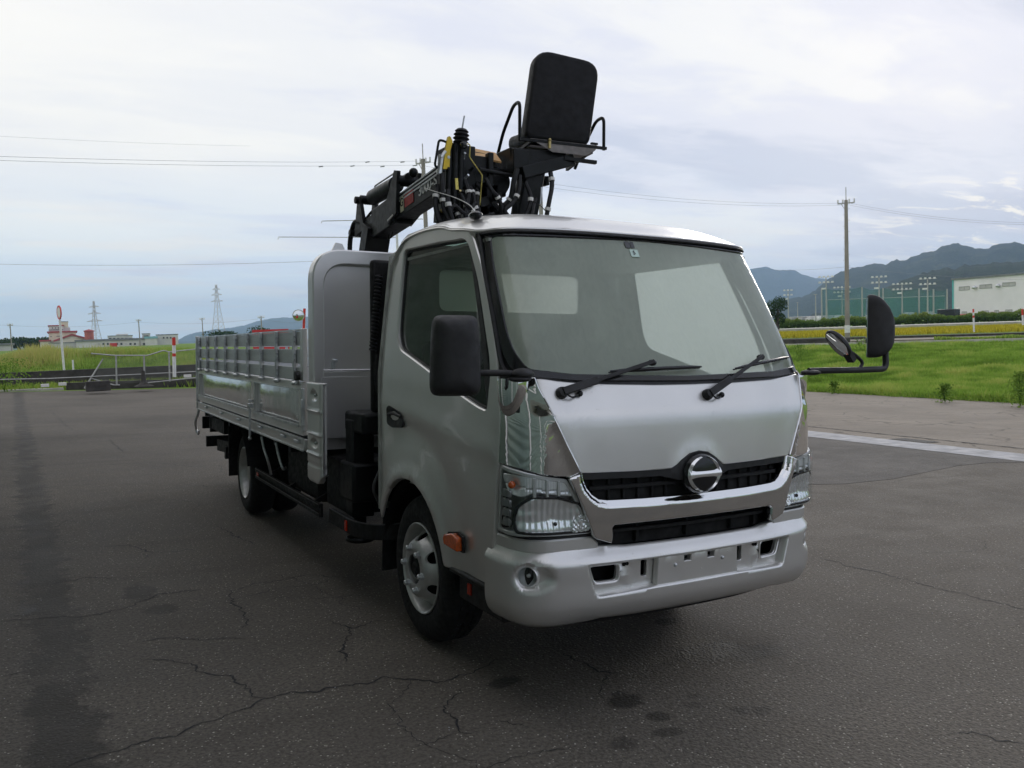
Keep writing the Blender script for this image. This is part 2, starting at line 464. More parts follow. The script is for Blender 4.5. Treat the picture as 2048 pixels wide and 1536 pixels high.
F_TAB = smooth_tab([(.3, -.385), (.6, -.405), (.8, -.409), (1.0, -.405), (1.2, -.399), (1.255, -.394), (1.285, -.382), (1.36, -.353), (1.44, -.325), (1.6, -.250), (1.8, -.148), (2.0, -.038), (2.1, .022), (2.2, .10)])
F0 = -.405
BUMP_X, BUMP_Y = plan_curve([(0, 0), (.3, .008), (.5, .024), (.65, .048), (.75, .078), (.82, .125), (.865, .19), (.884, .27), (.89, .36), (.892, .6)])
BF_TAB = smooth_tab([(.36, -.33), (.385, -.375), (.42, -.408), (.452, -.424), (.47, -.428), (.5, -.430), (.56, -.43), (.64, -.432), (.654, -.428), (.672, -.409), (.697, -.388), (.72, -.382), (.76, -.378)])
def side_w(yc):
    if yc <= .3: return 1.
    if yc >= 1.15: return 0.
    t = (yc-.3)/.85
    return 1-t*t*(3-2*t)
def cab_point(s, z):
    sg = -1 if s < 0 else 1; a = abs(s)
    xc = lerp_tab(CAB_X, a); yc = lerp_tab(CAB_Y, a)
    u = max(0., (z-1.36)/.68)
    x = xc*(1-.084*u**1.25)
    if z < .95: x *= 1-.012*((.95-z)/.5)**2
    y = F0+yc+(lerp_tab(F_TAB, z)-F0)*side_w(yc)
    return (sg*x, y, z)
def bump_point(s, z):
    sg = -1 if s < 0 else 1; a = abs(s)
    xc = lerp_tab(BUMP_X, a); yc = lerp_tab(BUMP_Y, a)
    d = lerp_tab(BF_TAB, z)+.43
    # the profile is applied along the normal direction of the plan curve
    k = min(1, max(0, (a-.6)/.35))
    return (sg*(xc-d*k*.8), -.43+yc+d*(1-k*.7), z)

# ------------------------------------------------------------------ the truck (coordinates: x to its left side, y rearwards, z up, origin on the ground under the nose)
truck = empty('crane_truck', label='silver flatbed truck with black loader crane and operator seat behind its cab', cat='truck')
truck.matrix_world = TILT
T = truck
WS = 2.0; WZ = .385                                    # wheel centre on the side surface
def flare(s, z):
    if s < 1.02: return 0
    r = math.hypot(s-WS, z-WZ)
    d = .016*math.exp(-((r-.485)/.04)**2)
    # long hollow over the arch and a shoulder above it
    d -= .012*math.exp(-((r-.70)/.09)**2)*(1 if s < 2.2 else max(0, 1-(s-2.2)/.15))
    d += .006*math.exp(-((z-1.19-.1*(s-1.9))/.05)**2)
    return d
arch = [(WS+.462*math.cos(t), WZ+.462*math.sin(t)) for t in [R(14+i*(150/15)) for i in range(16)]]
# body side behind the door (pillar, sill and rail over the door)
body_side = [(1.0, 2.08), (.985, 1.9), (.975, 1.6), (.985, 1.38), (1.03, 1.05), (1.055, .75), (1.09, .52), (1.53, .50)]+[p for p in reversed([(a, b) for a, b in arch if b > .5 and a < 2.44])]+[(2.44, .80), (2.44, 1.2), (2.43, 1.7), (2.405, 2.0), (2.385, 2.07), (2.33, 2.135), (2.25, 2.165), (2.0, 2.172), (1.6, 2.155), (1.1, 2.12)]
dwin = round_poly([(2.252, 2.082), (1.05, 2.058), (1.005, 1.85), (.997, 1.50), (1.015, 1.40), (1.045, 1.335), (1.09, 1.262), (1.16, 1.272), (2.16, 1.53), (2.215, 1.62)], [.05, .07, .05, .03, .03, .03, .03, .03, .08, .06])
door_o = [(1.0, 2.055), (.965, 1.92), (.953, 1.75), (.945, 1.605), (.947, 1.487), (.970, 1.361), (1.01, 1.055), (1.035, .882), (1.048, .746), (1.066, .671), (1.080, .515), (1.278, .504), (1.532, .497)]+[(a-.004, b+.006) for a, b in reversed(arch) if b > .5 and a < 2.30]+[(2.30, .815), (2.335, .967), (2.372, 1.175), (2.369, 1.415), (2.366, 1.683), (2.335, 1.962), (2.30, 2.055), (2.235, 2.115), (2.159, 2.137), (1.972, 2.147), (1.581, 2.132), (1.13, 2.108), (1.04, 2.09)]
def plane_y(y): return lambda s, z: (s, y, z)
cab = link(bpy.data.objects.new('cab_body', None), T)
def sides(g):
    hole = round_poly([(2.28, 2.11), (1.02, 2.085), (.985, 1.85), (.975, 1.50), (1.0, 1.33), (1.09, 1.235), (1.18, 1.245), (2.18, 1.50), (2.25, 1.6)], .04)
    patch('side_panel', body_side, 'silver_paint', cab, holes=[hole], off=-.012, sgn=g, disp=flare)
    door = patch('door', door_o, 'silver_paint', T, holes=[dwin], off=.0, sgn=g, disp=flare, bev=.006, step=.034, thick=.03)
    dg = [(1+(a-1)*1.0, b) for a, b in dwin]
    big = [((a-1.6)*1.02+1.6, (b-1.7)*1.02+1.7) for a, b in dwin]
    patch('window_pane', big, 'door_glass' if g < 0 else 'passenger_glass', door, off=-.026, thick=0, sgn=g)
    inner = [((a-1.6)*.975+1.6, (b-1.72)*.965+1.72) for a, b in dwin]
    patch('window_seal', big, 'black_plastic', door, holes=[inner], off=-.018, thick=.01, sgn=g)
    # fixed black division bar near the front of the window
    patch('window_bar', [(1.075, 2.05), (1.045, 2.04), (1.035, 1.6), (1.06, 1.30), (1.12, 1.28), (1.10, 1.32), (1.075, 1.6)], 'black_plastic', door, off=-.016, thick=.01, sgn=g)
    # door handle: dark recess with a grip bar
    hr = round_poly([(2.302, 1.208), (2.262, 1.222), (2.09, 1.192), (2.062, 1.118), (2.225, 1.106), (2.294, 1.120)], .02)
    h = patch('handle', hr, 'black_plastic', door, off=.008, thick=.01, sgn=g, disp=lambda s, z: -.018*math.exp(-(((s-2.19)/.07)**2+((z-1.16)/.03)**2)))
    mb = MB(); a = [Vector(cab_point(g*s, 1.172+(.012 if i == 1 else 0))) + Vector((g*d, 0, 0)) for i, (s, d) in enumerate([(2.27, .008), (2.18, .014), (2.085, .008)])]
    mb.tube(spline(a, 5), .009, 8); mb.build('grip', 'black_plastic', door)
    # side marker lamp
    c = Vector(cab_point(g*1.425, .638))
    m2 = MB(); m2.prism([(-.078, -.034), (.066, -.028), (.078, .0), (.068, .022), (-.02, .040), (-.074, .026)], c+Vector((g*.004, 0, 0)), Vector((0, 1, 0)), Vector((0, 0, 1)), .03*g)
    m2.build('marker_lamp', 'orange_lens', T, bevel=.006)
    m3 = MB(); m3.prism([(-.088, -.040), (.074, -.034), (.084, .0), (.076, .028), (-.025, .046), (-.084, .034)], c-Vector((g*.006, 0, 0)), Vector((0, 1, 0)), Vector((0, 0, 1)), .012*g)
    m3.build('lamp_base', 'black_plastic', T)
    # sill / step box between the wheel and the bumper
    st = MB(); st.box((g*.845, .30, .36), (g*.70, -.14, .498)); st.box((g*.872, .36, .475), (g*.70, -.10, .505))
    st.build('cab_step', 'black_plastic', T, bevel=.012)
    rf = MB(); rf.cbox((g*.848, .18, .43), (.006, .035, .05)); rf.build('reflector', 'red_reflector', T)
    # wheel house liner
    li = MB(); n = 18
    ps = [(WS-1.207+.475*math.cos(R(8+i*170/n)), WZ+.475*math.sin(R(8+i*170/n))) for i in range(n+1)]
    vs = [(g*x, y, z) for y, z in ps for x in (.858, .50)]
    li.add(vs, [(2*i, 2*i+1, 2*i+3, 2*i+2) for i in range(n)])
    li.build('wheel_arch_liner', 'chassis_black', T)
both(sides)
# rubber flap / mud guard behind the front wheel
def flaps(g):
    f = MB(); f.cbox((g*.70, 1.30, .53), (.30, .012, .56), rx=R(4)); f.build('mud_flap', 'tyre_rubber', T)
both(flaps)
# A-pillars and windscreen surround in black
ws_hole = round_poly([(.880, 2.045), (.888, 1.90), (.872, 1.62), (.850, 1.53), (.800, 1.452), (.59, 1.428), (0, 1.414), (-.59, 1.428), (-.800, 1.452), (-.850, 1.53), (-.872, 1.62), (-.888, 1.90), (-.880, 2.045), (0, 2.062)], .03)
pil = mirror_x([(0, 2.088), (.45, 2.088), (.80, 2.082), (.95, 2.085), (.995, 2.075), (.958, 1.9), (.945, 1.72), (.938, 1.605), (.94, 1.487), (.962, 1.39), (.95, 1.366), (0, 1.33)])
patch('windscreen_frame', pil, 'black_plastic', cab, holes=[ws_hole], off=-.014, thick=.04, step=.05)
seal_o = round_poly(mirror_x([(0, 2.080), (.5, 2.078), (.83, 2.066), (.915, 2.05), (.932, 1.9), (.922, 1.65), (.908, 1.52), (.872, 1.45), (.80, 1.424), (.59, 1.405), (0, 1.396)]), .02)
patch('windscreen_seal', seal_o, 'gloss_black', cab, holes=[ws_hole], off=-.004, thick=.02, bev=.004, step=.05)
patch('windshield', mirror_x([(0, 2.066), (.5, 2.064), (.83, 2.056), (.90, 2.04), (.905, 1.9), (.89, 1.62), (.868, 1.51), (.812, 1.445), (.59, 1.42), (0, 1.408)]), 'windshield_glass', T, off=-.010, thick=0, step=.05)
# pillar trim bead seen beside the glass
def bead(g):
    mb = MB(); pts = []
    for s, z in [(.944, 2.06), (.947, 1.9), (.936, 1.72), (.930, 1.6), (.926, 1.5), (.915, 1.455), (.885, 1.425), (.82, 1.408)]:
        p = Vector(cab_point(g*s, z))+normal_of(cab_point, g*s, z)*-.004; pts.append(p)
    mb.tube(spline(pts, 4), .011, 8); mb.build('pillar_moulding', 'black_plastic', T)
both(bead)
# cowl strip under the glass
patch('cowl', mirror_x([(0, 1.404), (.4, 1.408), (.68, 1.424), (.80, 1.430), (.86, 1.438), (.84, 1.405), (.765, 1.402), (.54, 1.378), (.2, 1.370), (0, 1.369)]), 'black_plastic', T, off=-.012, thick=.02, step=.04)
# rear wall of the cab with its window
rw = patch('rear_wall', [(-.872, .62), (.872, .62), (.872, 1.4), (.80, 2.06), (.70, 2.14), (-.70, 2.14), (-.80, 2.06), (-.872, 1.4)], 'interior_grey', cab, holes=[round_poly([(-.50, 1.757), (.495, 1.757), (.495, 2.006), (-.50, 2.006)], .05)], fn=plane_y(1.285), thick=.02, step=.2)
patch('rear_window', [(-.52, 1.74), (.52, 1.74), (.52, 2.02), (-.52, 2.02)], 'rear_glass', T, fn=plane_y(1.295), thick=0, step=.2)
# inner backing so that no gap looks through the nose
patch('nose_backing', mirror_x([(0, 1.365), (.55, 1.37), (.78, 1.39), (.97, 1.36), (1.03, 1.0), (1.05, .74), (1.08, .5), (.5, .45), (0, .45)]), 'dark_void', cab, off=-.105, thick=0, step=.08)
patch('front_shell', mirror_x([(0, 1.372), (.55, 1.38), (.78, 1.405), (.975, 1.38), (1.01, 1.055), (1.045, .75), (1.07, .70), (.70, .70), (.66, 1.0), (.59, 1.03), (.0, 1.06)]), 'chassis_black', cab, off=-.02, thick=0, step=.05,
      disp=lambda s, z: -.09 if (.62 < z < 1.045 and .50 < s < 1.0) else 0)
# roof
def roof():
    top = [(0, 2.090), (.3, 2.090), (.6, 2.088), (.80, 2.082), (.90, 2.078), (.95, 2.082), (1.0, 2.092), (1.08, 2.107), (1.3, 2.124), (1.581, 2.142), (1.972, 2.160), (2.159, 2.152), (2.25, 2.135), (2.34, 2.085), (2.40, 2.02)]
    zt = smooth_tab(top); edge = []
    ss = [i*.06 for i in range(0, 40)]+[2.38, 2.405]
    half = []
    for s in ss: half.append((s, lerp_tab(zt, s)))
    seq = [(-s, z) for s, z in reversed(half)]+[q for q in half[1:]]
    crown = [(-.1, 2.095), (.0, 2.108), (.05, 2.135), (.12, 2.163), (.2, 2.182), (.4, 2.212), (.8, 2.252), (1.1, 2.268), (1.29, 2.258)]
    P0 = [Vector(cab_point(s, z)) for s, z in seq]
    back = [Vector((P0[-1].x+(P0[0].x-P0[-1].x)*k/24, 1.30, P0[0].z)) for k in range(1, 24)]
    for b in back: b.z = P0[0].z+(lerp_tab(crown, 1.29)-.02-P0[0].z)*(1-abs(b.x/P0[0].x)**3)
    ring = P0+back; n = len(ring); K = 18; vs = []
    for k in range(K+1):
        t = k/K
        for p in ring:
            q = Vector((p.x*.10, min(max(p.y, .45), 1.0), 0)); x = p.x+(q.x-p.x)*t; y = p.y+(q.y-p.y)*t
            zc_ = lerp_tab(crown, y); hgt = p.z+(zc_-p.z)*(1-(1-t)**4.2)
            vs.append((x, y, hgt))
    fs = [(k*n+i, k*n+(i+1) % n, (k+1)*n+(i+1) % n, (k+1)*n+i) for k in range(K) for i in range(n)]
    fs.append(tuple(K*n+i for i in range(n)))
    lip = len(vs)
    for p in ring: vs.append((p.x*.985, p.y+(.01 if p.y < .3 else -.004), p.z-.03))
    fs += [(lip+i, lip+(i+1) % n, (i+1) % n, i) for i in range(n)]
    mb = MB(); mb.add(vs, fs); r = mb.build('roof', 'silver_paint', T, smooth=50)
    # drip rail over doors and screen
    dr = MB(); pts = [Vector(cab_point(s, z-.010))+normal_of(cab_point, s, z)*.004 for s, z in seq]
    dr.tube(pts, .006, 6); dr.build('drip_rail', 'silver_paint', r)
    bs = MB(); pts = [Vector(cab_point(s, lerp_tab(zt, abs(s))-.022))+normal_of(cab_point, s, 2.05)*.002 for s in [x*.06 for x in range(-16, 17)]]
    bs.tube(pts, .006, 6); bs.build('screen_rubber', 'black_plastic', r)
    for x, y in ((-.62, .95), (-.55, 1.08), (-.5, .8), (-.42, 1.0)):
        pass
    ce = MB(); ce.box((-.78, .12, 2.02), (.78, 1.27, 2.035)); ce.build('ceiling_lining', 'interior_grey', T)
roof()
# aerial base and whip
ab = MB(); ab.sphere((-.705, .40, 2.178), .05, 14, (.62, 1.0, .42)); ab.build('aerial_base', 'gloss_black', T)
an = MB(); an.tube(spline([(-.705, .40, 2.19), (-.665, .55, 2.255), (-.61, .85, 2.345), (-.60, 1.12, 2.42), (-.585, 1.3, 2.47)], 5), .0022, 6); an.build('aerial_whip', 'white_tape', T)

# front lid
hood = mirror_x([(0, 1.3745), (.2, 1.3755), (.54, 1.385), (.68, 1.398), (.766, 1.409), (.755, 1.37), (.718, 1.263), (.664, 1.15), (.600, 1.024), (.393, 1.0195), (.19, 1.0165), (.150, 1.018), (.125, 1.032), (.098, 1.052), (.055, 1.076), (0, 1.085)])
def hooddisp(s, z):
    r = math.hypot(s/1.15, z-.985)
    return .005*math.exp(-((r-.105)/.03)**2)+.004*math.exp(-((s-.62-.28*(z-1.02))/.05)**2)
patch('front_lid', hood, 'silver_paint', T, off=0, disp=hooddisp, bev=.004, thick=.03, step=.03)
# chrome corner panels with raised edge
def corner(g):
    o = [(.938, 1.408), (.775, 1.411), (.765, 1.37), (.728, 1.263), (.674, 1.15), (.611, 1.028), (.653, 1.008), (.763, 1.022), (.868, 1.046), (1.000, 1.058), (.985, 1.2), (.962, 1.37)]
    def dsp(s, z):
        # distance from the slanting edge towards the lid
        e = .611+(.775-.611)*((z-1.028)/(1.411-1.028)); d = s-e
        return .012*max(0, 1-d/.045) if d < .045 else -.0015*math.sin((s-.8)*14)
    c = patch('corner_panel', o, 'chrome', T, off=0, sgn=g, disp=dsp, step=.025, bev=.004)
    # rounded cup carrying the mirror arm
    b = Vector(cab_point(g*.872, 1.41)); nrm = normal_of(cab_point, g*.872, 1.36); nrm.z = 0; nrm.normalize()
    tv = Vector((-nrm.y, nrm.x, 0)); mb = MB(); rows = [(1.412, 1.0), (1.40, 1.02), (1.36, 1.0), (1.32, .94), (1.29, .84), (1.268, .68), (1.255, .45), (1.249, .15)]
    vs = []; n = 17
    for z, k in rows:
        for i in range(n):
            a = math.pi*i/(n-1); vs.append(b+tv*(-math.cos(a)*.071*k)+nrm*(math.sin(a)*.062*k**.8-.012)+Vector((0, 0, z-b.z)))
    fs = [(r_*n+i, r_*n+i+1, (r_+1)*n+i+1, (r_+1)*n+i) for r_ in range(len(rows)-1) for i in range(n-1)]+[tuple(range(n))]
    mb.add(vs, fs); mb.build('mirror_bracket_cover', 'chrome', c)
    return b, nrm
both(corner)
material('bright_trim', lambda: P((.95, .95, .94), .10, .72))
# lamps
def lamp_point(s, z):
    a = abs(s); b = .024*math.exp(-((a-.88)/.11)**2)*min(1, max(0, (1.03-a)/.06)); n = normal_of(cab_point, s, z); p = cab_point(s, z); return (p[0]+n.x*b, p[1]+n.y*b, z)
def lpatch(*a, **k): return patch(*a, fn=lamp_point, **k)
def headlamp(g):
    out = round_poly([(1.006, 1.049), (.868, 1.034), (.763, 1.011), (.662, .994), (.620, .92), (.578, .844), (.548, .766), (.655, .765), (.817, .770), (.941, .765), (1.036, .763)], .012, 2)
    big = [((a-.8)*1.012+.8, (b-.9)*1.02+.9) for a, b in out]
    hl = lpatch('headlight', big, 'gloss_black', T, off=-.062, thick=0, sgn=g, step=.04)
    lpatch('bezel', out, 'housing_grey', hl, holes=[round_poly([(.995, 1.035), (.868, 1.022), (.763, .999), (.67, .985), (.63, .915), (.592, .844), (.562, .778), (.655, .777), (.817, .782), (.941, .777), (1.02, .775)], .012, 2)], off=-.012, thick=.055, sgn=g, step=.04)
    lpatch('housing', out, 'grey_housing', hl, off=-.050, thick=0, sgn=g, step=.03, disp=lambda s, z: .006*math.sin(s*90)*(.4 if z > .93 else .15))
    main = round_poly([(.882, .784), (.893, .833), (.872, .888), (.815, .926), (.711, .921), (.603, .888), (.583, .845), (.556, .775), (.712, .778)], .02, 3)
    def bowl(s, z):
        r = math.hypot((s-.73)/.155, (z-.84)/.09)
        st = .0016*math.sin(s*240)*(1 if r > .2 else .4)
        return -.020*max(0, 1-r)+st+.0012*math.sin(z*120)
    lpatch('reflector_bowl', main, 'lamp_chrome', hl, off=-.014, thick=0, sgn=g, step=.0065, disp=bowl, smooth=12)
    lpatch('lamp_ring', [((a-.71)*1.05+.71, (b-.85)*1.08+.85) for a, b in main], 'gloss_black', hl, holes=[main], off=-.008, thick=.02, sgn=g, step=.03)
    # inner square lamp beside the grille
    sq = round_poly([(.640, .775), (.635, .815), (.60, .838), (.582, .835), (.560, .778)], .006, 2)
    lpatch('inner_reflector', sq, 'lamp_chrome', hl, off=-.006, thick=.012, sgn=g, step=.009, disp=lambda s, z: .004*math.sin(s*300)*math.sin(z*300), smooth=10)
    # bulb holder
    c = Vector(lamp_point(g*.712, .812)); n_ = normal_of(cab_point, g*.712, .812)
    mb = MB(); mb.sphere(c-n_*.026, .009, 12); mb.build('bulb_cap', 'gloss_black', hl)
    # upper strip: indicator and position lamp
    strip = round_poly([(.978, 1.012), (.90, 1.015), (.80, 1.006), (.665, .980), (.632, .925), (.80, .950), (.86, .930), (.93, .938)], .012, 2)
    lpatch('position_lamp', strip, 'lamp_silver', hl, off=-.014, thick=.01, sgn=g, step=.008, disp=lambda s, z: (.0007*math.sin(s*500) if s < .845 else -.018*math.exp(-((s-.90)**2+(z-.972)**2)/.0011))-.004*(1 if abs(z-.9645-.12*(.845-s)*-1) < .004 else 0), smooth=14)
    for a in (.700, .752, .805):
        lpatch('divider', [(a-.004, .99+(a-.70)*.15), (a+.004, .99+(a-.70)*.15), (a+.004, .93), (a-.004, .93)], 'housing_grey', hl, off=-.006, thick=.01, sgn=g, step=.05)
    c = Vector(lamp_point(g*.905, .975)); n_ = normal_of(cab_point, g*.905, .975)
    mb = MB(); mb.sphere(c-n_*.014, .0165, 12); mb.build('indicator_bulb', 'orange_lens', hl)
    # stepped side reflector
    for i, z in enumerate((.935, .895, .855, .815)):
        lpatch('side_facet', round_poly([(.975-.001*i, z+.015), (.915, z+.013), (.915, z-.013), (.985, z-.015)], .005, 2), 'grey_housing', hl, off=-.012, thick=.008, sgn=g, step=.02, disp=lambda s, z: .004*math.sin(s*200))
    lpatch('lens', out, 'clear_lens', hl, off=.001, thick=0, sgn=g, step=.03)
    patch('bumper_shelf', [(1.06, .742), (.55, .742), (.52, .715), (.52, .700), (.66, .700), (.85, .700), (1.06, .700)], 'silver_paint', T, off=-.014, thick=.02, bev=.006, sgn=g, step=.04)
    # dark gap strip under the lamp
    patch('under_lamp_strip', [(1.045, .757), (.55, .757), (.50, .735), (.50, .712), (.66, .705), (.85, .703), (1.05, .70)], 'black_plastic', T, off=-.022, thick=.02, sgn=g, step=.05)
def housing(c, r_, m_=.45): return lambda: P(c, r_, m_)
material('grey_housing', housing((.26, .265, .26), .3)); material('housing_grey', housing((.58, .59, .58), .25)); material('housing_dark', housing((.08, .08, .08), .3))
material('lamp_silver', housing((.80, .82, .82), .2)); material('lamp_chrome', housing((.97, .98, .98), .10, .72))
both(headlamp)
# grille
gr = patch('grille', mirror_x([(0, 1.05), (.12, 1.03), (.19, 1.012), (.585, 1.012), (.56, .94), (.48, .88), (0, .87)]), 'dark_void', T, off=-.055, thick=0, step=.06)
top_bar = mirror_x([(0, 1.082), (.05, 1.074), (.095, 1.050), (.122, 1.030), (.148, 1.0155), (.19, 1.0135), (.393, 1.016), (.593, 1.020), (.588, .998), (.575, .992), (.2, .985), (.12, .965), (0, .955)])
patch('grille_bar', top_bar, 'black_plastic', gr, off=-.010, thick=.04, step=.03, disp=lambda s, z: .020*math.exp(-((math.hypot(s/1.2, z-.985)-.09)/.035)**2))
for z in (.948,):
    patch('slat', mirror_x([(0, z+.006), (.56-(.99-z)*.35, z+.006), (.56-(.99-z)*.35, z-.006), (0, z-.006)]), 'chassis_black', gr, off=-.030, thick=.03, step=.06)
for i in range(-7, 8):
    s = i*.075
    if abs(s) < .1: continue
    patch('fin', [(s-.003, .985), (s+.003, .985), (s+.003, .895), (s-.003, .895)], 'dark_void', gr, off=-.040, thick=.02, step=.1)
U_in = [(.597, 1.020), (.590, .985), (.577, .955), (.552, .925), (.520, .903), (.48, .896), (.3, .891), (0, .889)]
U_out = [(.656, .998), (.598, .884), (.552, .764), (.541, .747), (.470, .724), (.466, .75), (.468, .785), (.455, .799), (.3, .8), (0, .8)]
def seg_dist(p, pts):
    best = 9
    for a, b in zip(pts, pts[1:]):
        ax, ay = a; bx_, by_ = b; dx_, dy_ = bx_-ax, by_-ay; t = max(0, min(1, ((p[0]-ax)*dx_+(p[1]-ay)*dy_)/(dx_*dx_+dy_*dy_)))
        best = min(best, math.hypot(p[0]-ax-dx_*t, p[1]-ay-dy_*t))
    return best
def udisp(s, z):
    d = seg_dist((s, z), U_in); e = seg_dist((s, z), U_out[5:])
    k = min(1, d/.024)
    return -.004+.022*(k*k*(3-2*k))+.0*e
Uo = [(0, .889)]+U_in[::-1][1:]+[(.62, 1.012)]+U_out
U_closed = Uo+[(-a, b) for a, b in reversed(Uo) if a > 1e-6]
patch('grille_surround', U_closed, 'chrome', T, off=.0, thick=.03, bev=.003, step=.008, disp=udisp, smooth=60)
# emblem: an upright oval ring with a bar through it on a black disc
def emblem():
    c = Vector(cab_point(0, .985))+Vector((0, -.036, 0)); X = Vector((1, 0, 0)); Z = Vector((0, .035, 1)).normalized(); Nn = Vector((0, -1, .035)).normalized()
    mb = MB(); mb.lathe([(0.001, .010), (.05, .009), (.078, .004), (.086, -.008), (.09, -.05)], c, Nn, 40); e = mb.build('emblem_disc', 'gloss_black', gr)
    for v in e.data.vertices: v.co.x *= 1.12
    def pt(a, k, h): return c+X*(.095*k*math.cos(a))+Z*(.079*k*math.sin(a))+Nn*h
    em = MB()
    def slab(poly_in, poly_out):
        n = len(poly_in); vs = []
        for (p, q) in zip(poly_in, poly_out): m_ = (p+q)/2; vs += [p+Nn*.003, m_+Nn*.014, q+Nn*.003]
        em.add(vs, [(3*i+j, 3*i+3+j, 3*i+4+j, 3*i+1+j) for i in range(n-1) for j in (0, 1)])
    for a0, a1 in ((-79, 79), (101, 259)):
        pin = []; pout = []
        for i in range(31):
            t = i/30; a = R(a0+(a1-a0)*t); thin = .77+.16*abs(2*t-1)**3
            pin.append(pt(a, thin, 0)); pout.append(pt(a, .99, 0))
        slab(pin, pout)
    bar = MB(); n = 14; vs = []
    for i in range(n+1):
        x = -.090+.18*i/n; w = .0185+.007*(abs(x)/.09)**4
        for v_, h in ((-w, .003), (-w*.3, .017), (w*.3, .017), (w, .003)): vs.append(c+X*x+Z*v_+Nn*h)
    bar.add(vs, [(4*i+j, 4*i+4+j, 4*i+5+j, 4*i+1+j) for i in range(n) for j in range(3)])
    em.add(bar.v, bar.f); em.build('emblem', 'bright_trim', gr, smooth=50)
emblem()
# lower grille
lg = patch('lower_grille', mirror_x([(0, .80), (.47, .80), (.475, .72), (.50, .70), (.38, .69), (0, .688)]), 'dark_void', T, off=-.075, thick=0, step=.08)
patch('slat', mirror_x([(0, .762), (.46, .764), (.46, .754), (0, .752)]), 'chassis_black', lg, off=-.035, thick=.05, step=.06)
for s in (-.30, .26, -.02, -.43, .42):
    patch('fin', [(s-.004, .80), (s+.004, .80), (s+.006, .70), (s-.006, .70)], 'dark_void', lg, off=-.05, thick=.03, step=.1)
# bumper
def sst(a, b, x): t = max(0, min(1, (x-a)/(b-a))); return t*t*(3-2*t)
def bdisp(s, z):
    d = 0
    # shallow pocket round the fog lamp, drawn out towards the middle
    r = math.hypot((s-.845)/(.120 if s < .845 else .064), (z-.592)/.058)
    d -= .026*(1-sst(.62, 1.08, r))
    # stepped-in field with the two openings and plate seat
    return d
b_out = [(1.108, .712), (1.0, .716), (.84, .717), (.66, .710), (.51, .703), (.38, .694), (0, .693), (0, .392), (.35, .392), (.50, .398), (.58, .382), (.86, .378), (1.09, .388), (1.108, .41)]
bo = b_out[::-1]; bo = bo[bo.index((0, .392)):] + bo[:bo.index((0, .392))] if False else bo
half = [(0, .693), (.38, .694), (.51, .703), (.66, .710), (.84, .717), (1.0, .716), (1.108, .712), (1.108, .41), (1.09, .388), (.86, .378), (.58, .382), (.50, .398), (.35, .392), (0, .392)]
slot_ = round_poly([(.592, .640), (-.592, .640), (-.545, .494), (-.20, .508), (.20, .508), (.545, .494)], [.022, .022, .03, .05, .05, .03], 6)
fogh = [(.852+.052*math.cos(R(a)), .592+.046*math.sin(R(a))) for a in range(0, 360, 15)]
sqh = [[(a-.022, .598), (a+.022, .598), (a+.022, .630), (a-.022, .630)] for a in (-.068, .068)]
mir = lambda l: [(-a, b) for a, b in l]
bp = patch('front_bumper', mirror_x(half), 'silver_paint', T, holes=[slot_, fogh, mir(fogh)], fn=bump_point, thick=.055, bev=.006, step=.014, disp=bdisp, smooth=50)
patch('bumper_lip', mirror_x([(0, .404), (.35, .404), (.52, .412), (.58, .40), (.58, .352), (.35, .345), (0, .345)]), 'black_plastic', T, fn=bump_point, off=-.045, thick=.02, step=.06)
patch('plate_seat', round_poly([(.226, .66), (-.226, .66), (-.236, .47), (.236, .47)], [0, 0, .004, .004]), 'silver_paint', bp, holes=sqh, fn=bump_point, off=-.012, thick=.03, bev=.004, step=.04)
for sg in (-1, 1):
    patch('plate_slot', sqh[0] if sg < 0 else sqh[1], 'dark_void', bp, fn=bump_point, off=-.04, thick=.004, step=.05)
    c = Vector(bump_point(sg*.137, .590)); mb = MB(); mb.sphere(c+Vector((0, .012, 0)), .0095, 12); mb.build('bolt', 'aluminium', bp)
def slotside(g):
    # steel bracket with the tow eye opening seen inside the slot
    br = patch('tow_bracket', [(.60, .645), (.22, .645), (.22, .485), (.60, .485)], 'silver_paint', T, holes=[round_poly([(.562, .620), (.420, .620), (.420, .548), (.535, .548)], .022, 4), round_poly([(.30, .628), (.265, .628), (.265, .548), (.30, .548)], .012, 3)], fn=bump_point, off=-.046, thick=.02, step=.03, sgn=g,
               disp=lambda s, z: .012*math.exp(-((s-.36-(z-.50)*.5)/.012)**2)*(1 if z < .60 else .3))
    rim = MB(); pts = [Vector(bump_point(g*a, b))+normal_of(bump_point, g*a, b)*-.042 for a, b in round_poly([(.566, .624), (.416, .624), (.416, .544), (.537, .544)], .024, 4)]
    rim.tube(pts, .0055, 6, close=True); rim.build('opening_rim', 'silver_paint', br)
    for a, b, rr_ in ((.385, .615, .009), (.37, .616, .008), (.398, .578, .009)):
        mb = MB(); c = Vector(bump_point(g*a, b))+Vector((0, .045, 0)); mb.lathe([(.0005, 0), (rr_, 0), (rr_, .004)], c, (0, -1, 0), 12); mb.build('punched_hole', 'dark_void', br)
    # fog lamp
    c = Vector(bump_point(g*.852, .592)); n_ = normal_of(bump_point, g*.852, .592); c -= n_*.030
    fl = MB(); fl.lathe([(.001, -.035), (.02, -.030), (.036, -.014), (.044, .006)], c, n_, 28); f = fl.build('fog_lamp', 'lamp_silver', T)
    f2 = MB(); f2.lathe([(.040, .006), (.044, .012), (.050, .006), (.056, -.02), (.056, -.05)], c, n_, 28); f2.build('lamp_ring', 'silver_paint', f)
    f3 = MB(); f3.lathe([(.001, .012), (.02, .011), (.044, .006)], c, n_, 28); f3.build('lens', 'clear_lens', f)
    f4 = MB(); f4.sphere(c-n_*.016, .010, 10); f4.build('bulb', 'housing_grey', f)
both(slotside)
